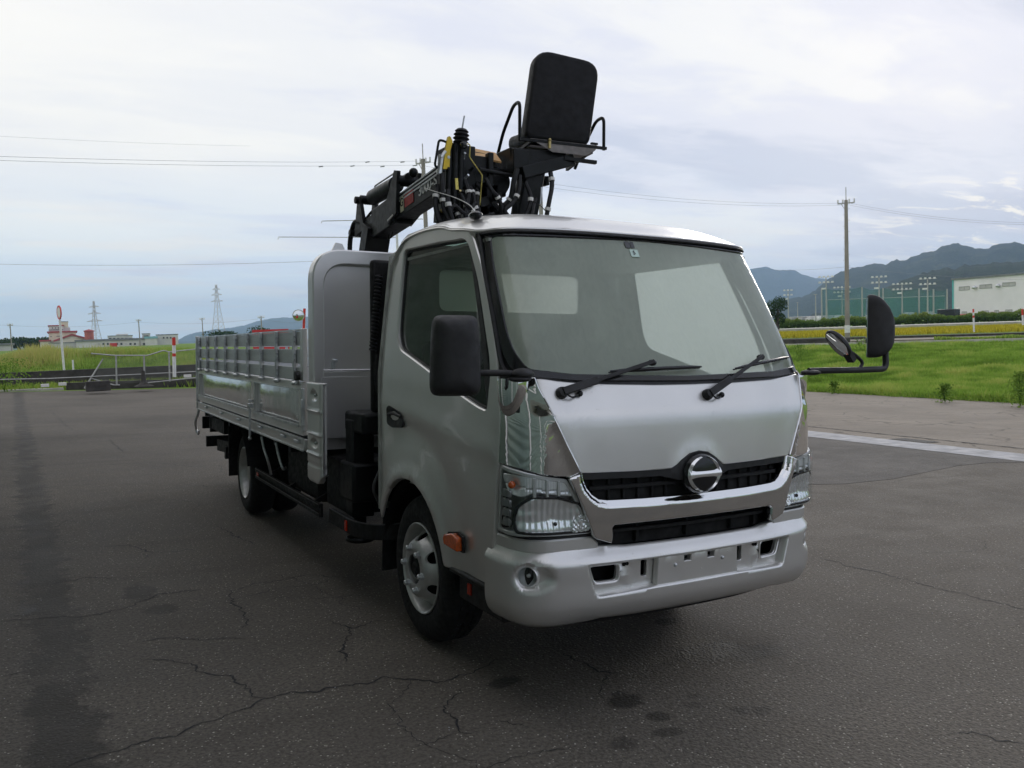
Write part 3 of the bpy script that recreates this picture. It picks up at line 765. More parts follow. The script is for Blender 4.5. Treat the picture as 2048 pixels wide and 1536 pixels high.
# near-black box standing in for the shade inside the bumper
bk = MB(); bk.box((-.80, -.27, .42), (.80, -.20, .70)); bk.build('bumper_shade_fill', 'dark_void', T)

# wipers
def wiper(nm, piv, elbow, tip_a, tip_b):
    def W3(s, z, h): return Vector(cab_point(s, z))+normal_of(cab_point, s, z)*h
    w = MB(); p0 = W3(*piv, .03); n0 = normal_of(cab_point, *piv)
    w.lathe([(.026, -.03), (.026, -.008), (.020, .012), (.001, .016)], W3(*piv, .02), n0, 18)
    wo_ = w.build('wiper', 'black_plastic', T)
    arm = MB(); e = W3(*elbow, .05); mid = p0.lerp(e, .36)
    arm.bar(p0+(mid-p0)*-.02, mid, .032, .022, n0); arm.bar(mid-(mid-p0)*.1, e, .017, .012, n0); arm.build('arm', 'mirror_plastic', wo_, bevel=.002)
    bl = MB(); a = W3(*tip_a, .030); b = W3(*tip_b, .026)
    k = 8; pts = [Vector(cab_point(tip_a[0]+(tip_b[0]-tip_a[0])*i/k, tip_a[1]+(tip_b[1]-tip_a[1])*i/k)) for i in range(k+1)]
    nn = normal_of(cab_point, *elbow)
    bl.tube([p+nn*(.020+.006*math.sin(math.pi*i/k)) for i, p in enumerate(pts)], [.004]+[.008]*(k-1)+[.004], 8)
    bl.tube([p+nn*.006 for p in pts], .0035, 6)
    for i in (1, 3, 5, 7): bl.cyl(pts[i]+nn*.005, pts[i]+nn*.024, .005, 6)
    bl.sphere(e-nn*.018, .018, 10, (1.4, .8, .8))
    bl.build('blade', 'gloss_black', wo_)
    noz = MB(); q = W3(piv[0]+.08, piv[1]-.005, .012)
    noz.tube(spline([p0, W3(piv[0]+.035, piv[1]-.022, .022), W3(piv[0]+.07, piv[1]-.012, .016)], 5), .004, 6); noz.sphere(q, .014, 10)
    noz.build('washer_nozzle', 'black_plastic', wo_)
wiper('a', (-.667, 1.350), (-.215, 1.462), (-.43, 1.432), (.071, 1.447))
wiper('b', (.079, 1.327), (.470, 1.483), (.28, 1.437), (.715, 1.487))
# inspection stickers inside the top of the screen
stk = MB()
def sticker(nm, s0, s1, z0, z1, m):
    return patch(nm, [(s0, z0), (s1, z0), (s1, z1), (s0, z1)], m, T, off=-.006, thick=.0012, bev=.0002, step=.05)
s1_ = sticker('inspection_sticker', -.113, -.062, 1.974, 2.010, 'sticker_green')
ps = Vector(cab_point(-.092, 1.992)); pn = normal_of(cab_point, -.09, 1.99)
zz = (Vector((0, 0, 1))-pn*pn.z).normalized(); xx = zz.cross(pn).normalized()
mt = Matrix(((xx.x, zz.x, pn.x, ps.x-.003*pn.x), (xx.y, zz.y, pn.y, ps.y-.003*pn.y), (xx.z, zz.z, pn.z, ps.z-.003*pn.z), (0, 0, 0, 1)))
lettering('sticker_number', '5', .030, 'gloss_black', s1_, mt, .0004)
sticker('dark_sticker', -.130, -.100, 2.018, 2.050, 'housing_dark'); sticker('dark_sticker', -.096, -.074, 2.018, 2.050, 'housing_dark')

# mirrors
def shell(name, parent, c, u, v, n_, w, h, depth, m, top=.75, dee=False):
    """rounded mirror housing; u across, v up, n_ bulging direction"""
    mb = MB(); prof = [(0, 1.0), (.15, 1.03), (.4, .99), (.65, .90), (.85, .72), (.96, .48), (1.0, .2)]; K = 40; vs = []
    if dee: prof = [(0, 1.0), (.1, 1.02), (.3, 1.0), (.45, .96), (.62, .86), (.78, .72), (.9, .54), (.97, .36), (1.0, .12)]
    for t, k in prof:
        for i in range(K):
            a = 2*math.pi*i/K; ca, sa = math.cos(a), math.sin(a); e = .28
            x = abs(ca)**e*(1 if ca > 0 else -1); y = abs(sa)**e*(1 if sa > 0 else -1)
            ww = w*(1-.06*y) if top else w
            vs.append(c+u*(x*ww/2*k)+v*(y*h/2*(k if (k > .9 or dee) else .5+.5*k)-(.03*t*t if dee else 0))+n_*(depth*t))
    fs = [(r_*K+i, r_*K+(i+1) % K, (r_+1)*K+(i+1) % K, (r_+1)*K+i) for r_ in range(len(prof)-1) for i in range(K)]+[tuple((len(prof)-1)*K+i for i in range(K)), tuple(range(K))[::-1]]
    mb.add(vs, fs); return mb.build(name, m, parent, smooth=60)
Zv = Vector((0, 0, 1))
def side_mirror():
    n_ = Vector((-.34, -.94, .02)).normalized(); u = Zv.cross(n_).normalized()
    c = Vector((-1.092, -.185, 1.507)); mo = shell('side_mirror', T, c, u, Zv, n_, .195, .315, .105, 'mirror_plastic')
    g = MB(); g.cbox(c-n_*.002, (.165, .004, .28), rz=math.atan2(u.y, u.x)); g.build('glass', 'mirror_glass', mo)
    a = MB(); pts = arc_pts([(-.815, -.285, 1.425), (-.90, -.265, 1.437), (-1.03, -.215, 1.437), (-1.05, -.20, 1.46)], .03)
    a.tube(pts, .0135, 12); a.sphere((-.835, -.285, 1.432), .040, 16, (1.3, 1, .62)); a.sphere((-.845, -.28, 1.412), .045, 16, (1.1, 1, .3)); a.build('arm', 'mirror_plastic', mo)
side_mirror()
def passenger_mirror():
    n_ = Vector((.64, -.77, .0)).normalized(); u = Zv.cross(n_).normalized()
    c = Vector((1.375, -.20, 1.66)); mo = shell('side_mirror', T, c, u, Zv, n_, .19, .335, .138, 'mirror_plastic', dee=True)
    g = MB(); g.cbox(c-n_*.002, (.17, .004, .30), rz=math.atan2(u.y, u.x)); g.build('glass', 'mirror_glass', mo)
    a = MB(); a.tube(arc_pts([(.83, -.285, 1.425), (.93, -.30, 1.427), (1.20, -.30, 1.427), (1.425, -.285, 1.430), (1.43, -.275, 1.52)], .06), .0165, 14)
    a.sphere((.845, -.285, 1.418), .05, 16, (1, 1, .3)); a.build('arm', 'black_plastic', mo)
    # round look-down mirror on its own stalk
    b = MB(); b.tube(arc_pts([(1.19, -.30, 1.43), (1.22, -.30, 1.465), (1.165, -.30, 1.503), (1.09, -.30, 1.535)], .03), .009, 8)
    ux = Vector((.617, -.344, -.707)); tc_ = Vector((-.77, -.64, 0)); pq = -Vector((.617, -.344, .707)); nd = (tc_*.40+pq*.92).normalized(); ux = (ux-nd*ux.dot(nd)).normalized(); vx = nd.cross(ux)
    cc = Vector((1.02, -.30, 1.557)); ring = []
    vs = []; K = 28; prof = [(1.0, 0), (1.05, -.008), (1.0, -.02), (.7, -.035), (.1, -.042)]
    for k, h in prof:
        for i in range(K): a_ = 2*math.pi*i/K; vs.append(cc+ux*(.084*k*math.cos(a_))+vx*(.052*k*math.sin(a_))+nd*h)
    b.add(vs, [(r_*K+i, r_*K+(i+1) % K, (r_+1)*K+(i+1) % K, (r_+1)*K+i) for r_ in range(len(prof)-1) for i in range(K)])
    b.cbox(cc+ux*.09-nd*.012, (.05, .04, .03), ry=R(48)); bo_ = b.build('under_mirror', 'black_plastic', T)
    g = MB(); vs = [cc+nd*.009]+[cc+ux*(.079*math.cos(2*math.pi*i/K))+vx*(.048*math.sin(2*math.pi*i/K))+nd*.001 for i in range(K)]
    g.add(vs, [(0, 1+i, 1+(i+1) % K) for i in range(K)]); g.build('glass', 'mirror_glass', bo_)
passenger_mirror()

# interior
itr = MB(); itr.box((-.80, .05, .80), (.80, 1.26, .85)); itr.build('cab_floor', 'interior_grey', T)
ds = MB(); ds.cbox((0, .05, 1.28), (1.50, .36, .22), rx=R(-6)); ds.cbox((-.40, .12, 1.40), (.42, .22, .08)); ds.build('dashboard', 'seat_vinyl', T, bevel=.03)
for x in (-.42, .42, .05):
    s_ = MB(); s_.cbox((x, .92, 1.10), (.46 if x != .05 else .34, .48, .14)); st_ = s_.build('cab_seat', 'seat_vinyl', T, bevel=.04)
    b_ = MB(); b_.cbox((x, 1.16, 1.33), (.44 if x != .05 else .32, .12, .50), rx=R(-10)); b_.build('backrest', 'seat_vinyl', st_, bevel=.04)
    if x != .05: h_ = MB(); h_.cbox((x, 1.2, 1.66), (.24, .09, .13), rx=R(-8)); h_.build('headrest', 'seat_vinyl', st_, bevel=.03)
sw = MB(); c = Vector((-.42, .26, 1.50)); ax = Vector((0, -.55, .83)).normalized(); x_, y_ = basis(ax)
sw.tube([c+(x_*math.cos(a)+y_*math.sin(a))*.20 for a in [2*math.pi*i/32 for i in range(32)]], .014, 8, close=True)
for a in (.5, 2.6, 4.7): sw.tube([c-ax*.03, c+(x_*math.cos(a)+y_*math.sin(a))*.19], .012, 6)
sw.cyl(c-ax*.04, c-ax*.3, .03, 10); sw.build('steering_wheel', 'seat_vinyl', T)

# ------------------------------------------------------------------ wheels and chassis
def front_wheel(g):
    c = Vector((g*.83, .793, .385)); A = Vector((g, 0, 0))
    t = MB(); t.lathe([(.235, -.01), (.245, .004), (.27, .010), (.30, .012), (.335, .006), (.358, -.008), (.372, -.028), (.379, -.05), (.3805, -.12), (.379, -.165), (.362, -.205), (.30, -.222), (.235, -.20)], c, A, 72)
    w = t.build('wheel', 'tyre_rubber', T)
    # tread blocks
    tb = MB()
    for i in range(60):
        a = 2*math.pi*i/60
        for x0, x1 in ((-.06, -.085), (-.10, -.125), (-.14, -.165)):
            m_ = Matrix.Translation(c) @ Matrix.Rotation(a+(x0*3), 4, 'X')
            tb.box((min(g*x0, g*x1), -.014, .374), (max(g*x0, g*x1), .014, .386), m_)
    tb.build('tread', 'tyre_rubber', w, smooth=0, kind='stuff')
    rm = MB(); rm.lathe([(.2375, -.004), (.2385, .006), (.233, .009), (.226, .004), (.217, -.012), (.212, -.045), (.203, -.060), (.196, -.058)], c, A, 64)
    rm.build('rim', 'wheel_paint', w)
    # pierced disc
    dprof = [(.05, .036), (.078, .038), (.100, .041), (.128, .038), (.145, .028), (.165, -.004), (.18, -.034), (.205, -.062)]
    def fn(a, r): return tuple(c+Vector((0, math.cos(a), math.sin(a)))*r+A*(lerp_tab(dprof, r)))
    n = 96
    bm = bmesh.new(); outer = [(.203*math.cos(2*math.pi*i/n), .203*math.sin(2*math.pi*i/n)) for i in range(n)]
    loops = [outer, [(.079*math.cos(2*math.pi*i/40), .079*math.sin(2*math.pi*i/40)) for i in range(40)]]
    for k in range(6):
        a0 = R(60*k+30); loops.append([((.166+.022*math.cos(q))*math.cos(a0)-.032*math.sin(q)*math.sin(a0), (.166+.022*math.cos(q))*math.sin(a0)+.032*math.sin(q)*math.cos(a0)) for q in [2*math.pi*j/20 for j in range(20)]])
    for lp in loops:
        vs = [bm.verts.new((a, b, 0)) for a, b in lp]
        for i in range(len(vs)): bm.edges.new((vs[i], vs[(i+1) % len(vs)]))
    bmesh.ops.triangle_fill(bm, use_beauty=True, use_dissolve=False, edges=bm.edges[:])
    for ax in (0, 1):
        t_ = -.2
        while t_ < .2:
            bmesh.ops.bisect_plane(bm, geom=bm.verts[:]+bm.edges[:]+bm.faces[:], plane_co=(t_, 0, 0) if ax == 0 else (0, t_, 0), plane_no=(1, 0, 0) if ax == 0 else (0, 1, 0), dist=1e-5); t_ += .0125
    be = [e for e in bm.edges if e.is_boundary]
    ex = bmesh.ops.extrude_edge_only(bm, edges=be)
    new = {v for v in ex['geom'] if isinstance(v, bmesh.types.BMVert)}
    for v in bm.verts:
        r = math.hypot(v.co.x, v.co.y); a = v.co.x, v.co.y
        d = lerp_tab(dprof, r)-(.012 if v in new else 0)
        v.co = c+Vector((0, a[0], a[1]))+A*d
    bmesh.ops.recalc_face_normals(bm, faces=bm.faces)
    me = bpy.data.meshes.new('disc'); bm.to_mesh(me); bm.free(); finish(me, 'wheel_paint', 40); link(bpy.data.objects.new('disc', me), w)
    hb = MB(); hb.lathe([(.001, .040), (.030, .040), (.036, .030), (.050, .026), (.056, .010), (.071, .008), (.071, -.03)], c, A, 32); hb.build('hub', 'chassis_black', w)
    bp_ = MB(); bp_.lathe([(.0, -.07), (.20, -.07)], c, A, 24); bp_.build('brake_drum', 'dark_void', w)
    for k in range(6):
        a = R(60*k+8); q = c+Vector((0, math.cos(a), math.sin(a)))*.111
        nu = MB(); nu.lathe([(.020, .034), (.020, .044), (.0155, .046), (.0155, .060), (.010, .066), (.001, .067)], q, A, 6); nu.build('wheel_nut', 'aluminium', w, smooth=0)
both(front_wheel)
def rear_wheel(g):
    for kk, x in enumerate((.935, .70)):
        c = Vector((g*x, .793+3.917, .385)); A = Vector((g, 0, 0))
        t = MB(); t.lathe([(.236, -.01), (.246, .0), (.27, .006), (.30, .008), (.335, .002), (.358, -.012), (.372, -.03), (.380, -.055), (.3805, -.12), (.379, -.165), (.362, -.20), (.30, -.215), (.236, -.20)], c, A, 60)
        w = t.build('wheel', 'tyre_rubber', T)
        rm = MB(); rm.lathe([(.2375, -.004), (.2385, .006), (.232, .008), (.224, .0), (.214, -.02), (.205, -.10), (.196, -.135), (.150, -.150), (.13, -.155), (.10, -.150), (.08, -.13), (.078, -.05), (.06, -.03), (.001, -.028)], c, A, 56)
        rm.build('rim', 'wheel_paint', w)
        if kk == 0:
            for k in range(6):
                a = R(60*k+20); q = c+Vector((0, math.cos(a), math.sin(a)))*.111
                nu = MB(); nu.lathe([(.018, -.15), (.018, -.12), (.001, -.115)], q, A, 6); nu.build('wheel_nut', 'aluminium', w, smooth=0)
both(rear_wheel)
ax = MB(); ax.cyl((-.72, 4.71, .385), (.72, 4.71, .385), .06, 14); ax.sphere((0, 4.71, .385), .19, 16); ax.cyl((-.72, .793, .36), (.72, .793, .36), .045, 12); ax.build('axle', 'chassis_black', T)
ch = MB()
for g in (-1, 1): ch.box((g*.42-.03, -.20, .56), (g*.42+.03, 6.75, .76))
for y in (.4, 1.6, 2.6, 3.6, 4.4, 5.4, 6.5): ch.box((-.42, y, .60), (.42, y+.08, .72))
ch.build('chassis_frame', 'chassis_black', T)
eng = MB(); eng.box((-.38, .3, .30), (.38, 1.5, .95)); eng.box((-.60, 1.0, .34), (-.36, 1.9, .62)); eng.cyl((.1, 1.6, .5), (.1, 4.6, .45), .05, 10); eng.box((-.86, .30, .86), (.86, 1.27, .90)); eng.build('engine', 'dark_void', T)
def under(g):
    # fuel / oil tanks and lockers between the axles
    tk = MB(); tk.box((g*.52, 2.55, .44), (g*.86, 3.45, .80)); tk.build('fuel_tank', 'chassis_black', T, bevel=.04)
    bx = MB(); bx.box((g*.50, 1.95, .46), (g*.84, 2.45, .80)); bx.build('battery_box', 'chassis_black', T, bevel=.015)
    # side guard rails
    sg = MB()
    for z in (.485, .425): sg.bar((g*.95, 2.20, z), (g*.95, 4.16, z), .025, .022)
    sg.box((g*.94, 2.19, .415), (g*.955, 2.22, .505)); sg.box((g*.94, 4.14, .415), (g*.955, 4.17, .505))
    sg.box((g*.938, 2.20, .44), (g*.942, 4.15, .47))
    for y in (2.5, 3.2, 3.9): sg.bar((g*.93, y, .45), (g*.60, y, .62), .03, .03)
    so = sg.build('side_guard', 'chassis_black', T)
    for z in (.497, .437): 
        e = MB(); e.bar((g*.9632, 2.22, z), (g*.9632, 4.14, z), .003, .006); e.build('edge', 'grey_step', so)
    e = MB(); e.cbox((g*.958, 4.08, .455), (.006, .05, .04)); e.build('reflector', 'red_reflector', so)
    # box-section front step that turns in towards the wheel
    st = MB(); st.tube(arc_pts([(g*.95, 1.95, .475), (g*.95, 1.45, .475), (g*.90, 1.24, .50), (g*.75, 1.16, .52)], .08), .0, 4) if False else None
    pts = arc_pts([(g*.95, 1.97, .47), (g*.95, 1.48, .47), (g*.88, 1.28, .48), (g*.72, 1.22, .49)], .10)
    for i in range(len(pts)-1): st.bar(pts[i], pts[i+1]+(pts[i+1]-pts[i])*.05, .03, .085)
    s2 = st.build('corner_guard', 'chassis_black', T)
    e = MB()
    for i in range(len(pts)-1): e.bar(pts[i]+Vector((g*.014, 0, .046)), pts[i+1]+Vector((g*.014, 0, .046)), .006, .006)
    e.build('edge', 'grey_step', s2)
    e = MB(); e.cbox((g*.968, 1.62, .468), (.008, .035, .06)); e.build('reflector', 'red_reflector', s2)
    # rear mud guard with bracket
    mg = MB(); n = 14
    for w0, w1 in ((.66, 1.0),):
        ps = [(4.71+.44*math.cos(R(15+i*150/n)), .385+.44*math.sin(R(15+i*150/n))) for i in range(n+1)]
        mg.add([(g*x, y, z) for y, z in ps for x in (w0, w1)], [(2*i, 2*i+1, 2*i+3, 2*i+2) for i in range(n)])
    mg.box((g*.60, 5.14, .30), (g*1.0, 5.155, .78)); mg.build('mud_guard', 'tyre_rubber', T)
    rb = MB(); rb.box((g*.55, 5.30, .56), (g*1.0, 6.2, .66)) if False else rb.box((g*.30, 5.35, .44), (g*.99, 5.42, .56)); rb.build('rear_bracket', 'chassis_black', T)
    pf = MB(); pf.bar((g*.96, 5.20, .56), (g*.96, 5.95, .52), .02, .115); pf.build('rear_side_guard', 'chassis_black', T)
    rf = MB(); rf.box((g*.60, 6.35, .62), (g*.97, 6.39, .78)); rf.box((g*.62, 5.6, .66), (g*.96, 6.36, .79)); rf.build('rear_locker', 'chassis_black', T)
    # curved silver pipes and ropes hooks under the bed edge
    for y, dd in ((3.85, .0), (3.35, .12)):
        p = MB(); p.tube(spline([(g*.97, y, .80), (g*.955, y-.02, .70), (g*.93, y-.05, .60), (g*.90, y-.02, .48+dd)], 5), .011, 7); p.build('rope_hook', 'galvanised_steel', T)
both(under)
bmp = MB(); bmp.box((-.95, 6.72, .42), (.95, 6.78, .54)); bmp.build('rear_underrun_bar', 'chassis_black', T)
for g in (-1, 1):
    rl = MB(); rl.box((g*.60, 6.80, .62), (g*.98, 6.84, .76)); r_ = rl.build('tail_lamp', 'chassis_black', T, bevel=.008); rq = MB(); rq.box((g*.62, 6.84, .64), (g*.96, 6.845, .74)); rq.build('lens', 'red_reflector', r_)
    hk = MB(); hk.tube(spline([(g*1.0, 6.85, .90), (g*1.02, 6.86, .78), (g*1.04, 6.90, .70), (g*1.03, 6.92, .60), (g*1.02, 6.86, .555), (g*1.02, 6.80, .60)], 6), .014, 8); hk.build('tie_hook', 'galvanised_steel', T)

# ------------------------------------------------------------------ load bed
BX = 1.02; Y0 = 2.37; Y1 = 6.83
fl = MB(); fl.box((-BX+.04, Y0, .90), (BX-.04, Y1, .965)); fl.build('bed_floor', 'grey_step', T)
cr = MB()
for i in range(10): cr.box((-.96, Y0+.1+i*.47, .77), (.96, Y0+.16+i*.47, .90))
cr.build('cross_members', 'chassis_black', T)
def side_rail(g):
    r = MB(); r.box((g*(BX-.03), Y0-.04, .848), (g*(BX+.008), Y1+.02, .925)); ro = r.build('side_rail', 'bed_paint', T, bevel=.006)
    e = MB(); e.bar((g*(BX+.014), Y0-.04, .928), (g*(BX+.014), Y1+.02, .928), .02, .010); e.bar((g*(BX+.012), Y0-.04, .850), (g*(BX+.012), Y1+.02, .850), .012, .010); e.build('rail_edge', 'galvanised_steel', ro)
    for y in (2.47, 2.85, 3.6, 4.45, 5.3, 6.2):
        h = MB(); h.cbox((g*(BX+.018), y, .902), (.02, .10, .022)); h.build('hinge', 'aluminium', ro, bevel=.004)
both(side_rail)
def side_gate(g):
    # steel lower gate: two sunk panels in a frame
    go = MB(); X0 = g*(BX-.035); X1 = g*(BX+.005)
    lo, hi = min(X0, X1), max(X0, X1)
    go.box((lo, Y0, 1.262), (hi, Y1, 1.312)); go.box((lo, Y0, .945), (hi, Y1, 1.00))
    for a, b in ((Y0, Y0+.08), (3.86, 3.98), (Y1-.10, Y1)): go.box((lo, a, 1.0), (hi, b, 1.262))
    gt = go.build('side_gate', 'bed_paint', T, bevel=.006)
    for a, b in ((Y0+.08, 3.86), (3.98, Y1-.10)):
        p = MB(); m_ = g*(BX-.022); ky = 10
        # sheet with a softly pressed face
        vs = []; 
        for i in range(13):
            for j in range(7):
                y = a+(b-a)*i/12; z = 1.0+.262*j/6; e = min(i, 12-i)/2; f_ = min(j, 6-j)/1.5
                vs.append((m_+g*.010*min(1, e)*min(1, f_)+g*.0015*math.sin(y*3+z*9), y, z))
        p.add(vs, [(i*7+j, i*7+j+1, (i+1)*7+j+1, (i+1)*7+j) for i in range(12) for j in range(6)]); p.build('gate_sheet', 'gate_sheet', gt, smooth=60)
        l = MB(); l.bar((g*(BX+.006), a, 1.008), (g*(BX+.006), b, 1.008), .014, .016); l.bar((g*(BX+.006), a, 1.258), (g*(BX+.006), b, 1.258), .010, .008); l.build('gate_bead', 'galvanised_steel', gt)
    # latch on the middle post
    la = MB(); la.bar((g*(BX+.03), 3.92, 1.08), (g*(BX+.03), 3.92, .80), .028, .014, (1, 0, 0)); la.cbox((g*(BX+.022), 3.92, 1.06), (.04, .06, .035)); la.cbox((g*(BX+.022), 3.92, 1.10), (.03, .035, .02)); la.sphere((g*(BX+.03), 3.92, .785), .018, 8)
    la.build('middle_latch', 'galvanised_steel', T, bevel=.003)
def gate_sheet():
    v = vec(); c = ramp(ns(v, 3, 4), [(.3, (.56, .57, .56)), (.7, (.64, .65, .64))])
    return P(c, mr(ns(v, 6, 5), .12, .2), .9, bump(ns(vec(scale=(1, 1, 1)), 4.5, 2), .22, .02))
material('gate_sheet', gate_sheet)
both(side_gate)
def extension(g):
    ex = MB(); x0 = g*(BX-.022); x1 = g*(BX-.002)
    ex.box((min(x0, x1), Y0+.02, 1.655), (max(x0, x1), Y1-.02, 1.668)); e = ex.build('gate_extension', 'aluminium', T)
    for z0, z1 in ((1.556, 1.652), (1.432, 1.532), (1.318, 1.408)):
        b = MB(); b.box((min(x0, x1), Y0+.02, z0), (max(x0, x1), Y1-.02, z1)); b.build('board', 'board_alu', e, bevel=.004)
    for i in range(9):
        y = 2.54+i*.512
        r = MB(); r.box((min(g*(BX-.0), g*(BX+.022)), y-.014, 1.315), (max(g*(BX-.0), g*(BX+.022)), y+.014, 1.662)); ro = r.build('rib', 'galvanised_steel', e, bevel=.003)
    bl = MB(); 
    for i in range(9):
        y = 2.54+i*.512
        for z in (1.62, 1.585, 1.50, 1.46, 1.38, 1.34):
            bl.sphere((g*(BX+.010), y-.024, z), .0085, 6)
        for z in (1.543, 1.42): bl.cbox((g*(BX-.012), y+.045, z), (.018, .03, .026))
    bl.build('bolts', 'galvanised_steel', e, kind='stuff')
    for i in range(9):
        y = 2.50+i*.512
        h = MB(); h.sphere((g*(BX+.020), y, 1.298), .030, 10, (.8, 1.5, .6)); h.cbox((g*(BX+.008), y+.03, 1.310), (.02, .12, .014)); h.build('swivel', 'galvanised_steel', e)
    # front end stile with latch and black cup
    s = MB(); s.box((g*(BX-.03), Y0-.02, 1.315), (g*(BX+.004), Y0+.045, 1.67)); s.build('end_stile', 'bed_paint', e, bevel=.004)
    k = MB(); k.cyl((g*(BX-.0), Y0+.07, 1.35), (g*(BX+.035), Y0+.07, 1.35), .032, 16); k.build('rubber_stop', 'black_plastic', e, bevel=.004)
material('board_alu', lambda: P(ramp(ns(vec(scale=(1, .3, 3)), 9, 6), [(.3, (.56, .575, .58)), (.7, (.66, .675, .68))]), .45, .6, bump(ns(vec(scale=(1, .2, 6)), 60, 3), .08, .003)))
both(extension)
# tail gate
tg = MB(); tg.box((-BX, Y1, .945), (BX, Y1+.03, 1.31)); tgo = tg.build('tail_gate', 'bed_paint', T, bevel=.006)
for z0, z1 in ((1.556, 1.652), (1.432, 1.532), (1.318, 1.408)):
    b = MB(); b.box((-BX+.02, Y1, z0), (BX-.02, Y1+.02, z1)); b.build('board', 'board_alu', tgo)
for x in (-.9, -.45, 0, .45, .9):
    b = MB(); b.box((x-.014, Y1+.022, 1.32), (x+.014, Y1+.042, 1.66)); b.build('rib', 'galvanised_steel', tgo)
for g in (-1, 1):
    b = MB(); b.box((min(g*(BX-.02), g*(BX+.015)), Y1-.005, .86), (max(g*(BX-.02), g*(BX+.015)), Y1+.04, 1.675)); b.build('rear_post', 'galvanised_steel', T, bevel=.004)
# front corner posts of the bed: rounded pressed steel with grooves and dimples
def post(g):
    X = BX+.006
    def fn(u, z):
        # u runs rearwards (0 = front edge); front edge rolled inwards
        k = max(0, (.05-u)/.05); y = 1.915+u
        return (g*(X-.035*k*k), y+.004*k, z)
    outl = round_poly([(0, 1.31), (.40, 1.31), (.40, .76), (.385, .71), (.28, .672), (.10, .672), (0, .735)], [.01, .01, 0, .01, .02, .02, .01])
    dim = [(.17, 1.235), (.17, .925)]; gro = [1.135, .985, .855, .785]
    def dsp(u, z):
        d = 0
        for a, b in dim: d -= .020*math.exp(-(max(0, math.hypot((u-a)/.105, (z-b)/.042)-.35)/.32)**4)
        for q in gro[:3]: d += .010*math.exp(-((z-q)/.008)**2)*(1 if .02 < u < .36 else 0)
        d -= .006*math.exp(-((z-gro[3])/.006)**2)
        if u > .33: d -= .03*min(1, (u-.33)/.03)
        return d
    p = patch('bed_corner_post', outl, 'bed_paint', T, fn=(lambda s, z: fn(abs(s), z)) if g > 0 else (lambda s, z: fn(abs(s), z)), off=0, thick=.04, bev=.006, step=.014, disp=dsp, sgn=1, smooth=50)
    if g < 0:
        # normals point inwards on this side: rebuild with mirrored parameter
        bpy.data.objects.remove(p)
        p = patch('bed_corner_post', outl, 'bed_paint', T, fn=lambda s, z: fn(abs(s), z), off=0, thick=.04, bev=.006, step=.014, disp=dsp, sgn=-1, smooth=50)
    for a, b in dim:
        m_ = MB(); m_.sphere((g*(X-.012), 1.915+a, b), .011, 10); m_.build('bolt', 'galvanised_steel', p)
    l = MB(); l.bar((g*(X+.012), 2.30, 1.27), (g*(X+.012), 2.30, .98), .05, .016, (1, 0, 0)); l.bar((g*(X+.02), 2.285, 1.2), (g*(X+.02), 2.285, 1.02), .014, .02, (1, 0, 0)); l.build('latch_plate', 'galvanised_steel', T, bevel=.004)
both(post)
# headboard: framed sheet with rounded shoulders
YH = 2.20
def headboard():
    def plane(s, z): return (s, YH, z)
    o = round_poly([(-.985, .945), (-.985, 2.185), (.985, 2.185), (.985, .945)], [0, .20, .20, 0], 8)
    inn = round_poly([(-.925, 1.375), (-.925, 2.105), (.925, 2.105), (.925, 1.375)], [.01, .17, .17, .01], 8)
    hb = patch('headboard', o, 'bed_paint', T, holes=[inn], fn=plane, off=0, thick=.11, bev=.010, step=.06, smooth=20)
    patch('headboard_sheet', inn, 'bed_paint', hb, fn=plane, off=-.050, thick=0, step=.1)
    l = MB(); l.box((-.93, YH-.004, 1.345), (.93, YH+.045, 1.385)); l.bar((-.93, YH-.006, 1.392), (.93, YH-.006, 1.392), .012, .010); l.build('ledge', 'bed_paint', hb, bevel=.006)
    for x in (-.56, -.50):
        r = MB(); r.box((x-.012, YH+.008, 1.39), (x+.012, YH+.05, 2.10)); r.build('stiffener', 'bed_paint', hb)
    h = MB(); h.cbox((-.85, YH+.03, 1.42), (.02, .03, .06)); h.cbox((-.845, YH+.015, 1.455), (.035, .03, .02)); h.build('rope_cleat', 'galvanised_steel', hb, bevel=.004)
    w = MB(); w.box((-.985, YH+.02, .86), (.985, YH+.07, .945)); w.build('sill', 'bed_paint', hb)
    # recessed lower panel between bed and cab
    lp = MB(); lp.box((-.93, YH-.35, .93), (.60, YH-.005, 1.13)) if False else lp.box((-.94, YH-.012, .94), (.94, YH-.002, 1.34)); lp.build('lower_sheet', 'bed_paint', hb)
    pa = MB(); pa.prism([(.0, 0), (.10, 0), (.075, .055), (.03, .06)], (-.86, YH+.02, 2.18), (1, 0, 0), (0, 0, 1), -.02); pa.build('lifting_lug', 'bed_paint', hb)
headboard()
# spiral cable, snorkel and bracket between the cab and the headboard
sn = MB(); sn.tube(spline([(-.60, 1.52, 2.10), (-.66, 1.50, 2.0), (-.69, 1.47, 1.8), (-.72, 1.46, 1.55), (-.72, 1.46, 1.30)], 5), [.045]*5*4+[.045], 12); sn.build('air_intake', 'black_plastic', T)
dk = MB(); dk.box((-.815, 1.56, 1.15), (-.60, 1.62, 2.07)); dk.build('rear_duct', 'chassis_black', T, bevel=.02)
sp = MB(); pts = []
for i in range(330):
    t = i/329; a = t*2*math.pi*21; z = 1.98-.46*t
    pts.append((-.775-.045*t+.019*math.cos(a), 1.54+.019*math.sin(a), z))
sp.tube(pts, .0062, 6); sp.build('spiral_cable', 'hose_rubber', T)
sp2 = MB(); sp2.tube(spline([(-.80, 1.50, 1.50), (-.815, 1.50, 1.40), (-.80, 1.48, 1.25), (-.74, 1.45, 1.15)], 5), .016, 8); sp2.build('cable_tail', 'hose_rubber', T)
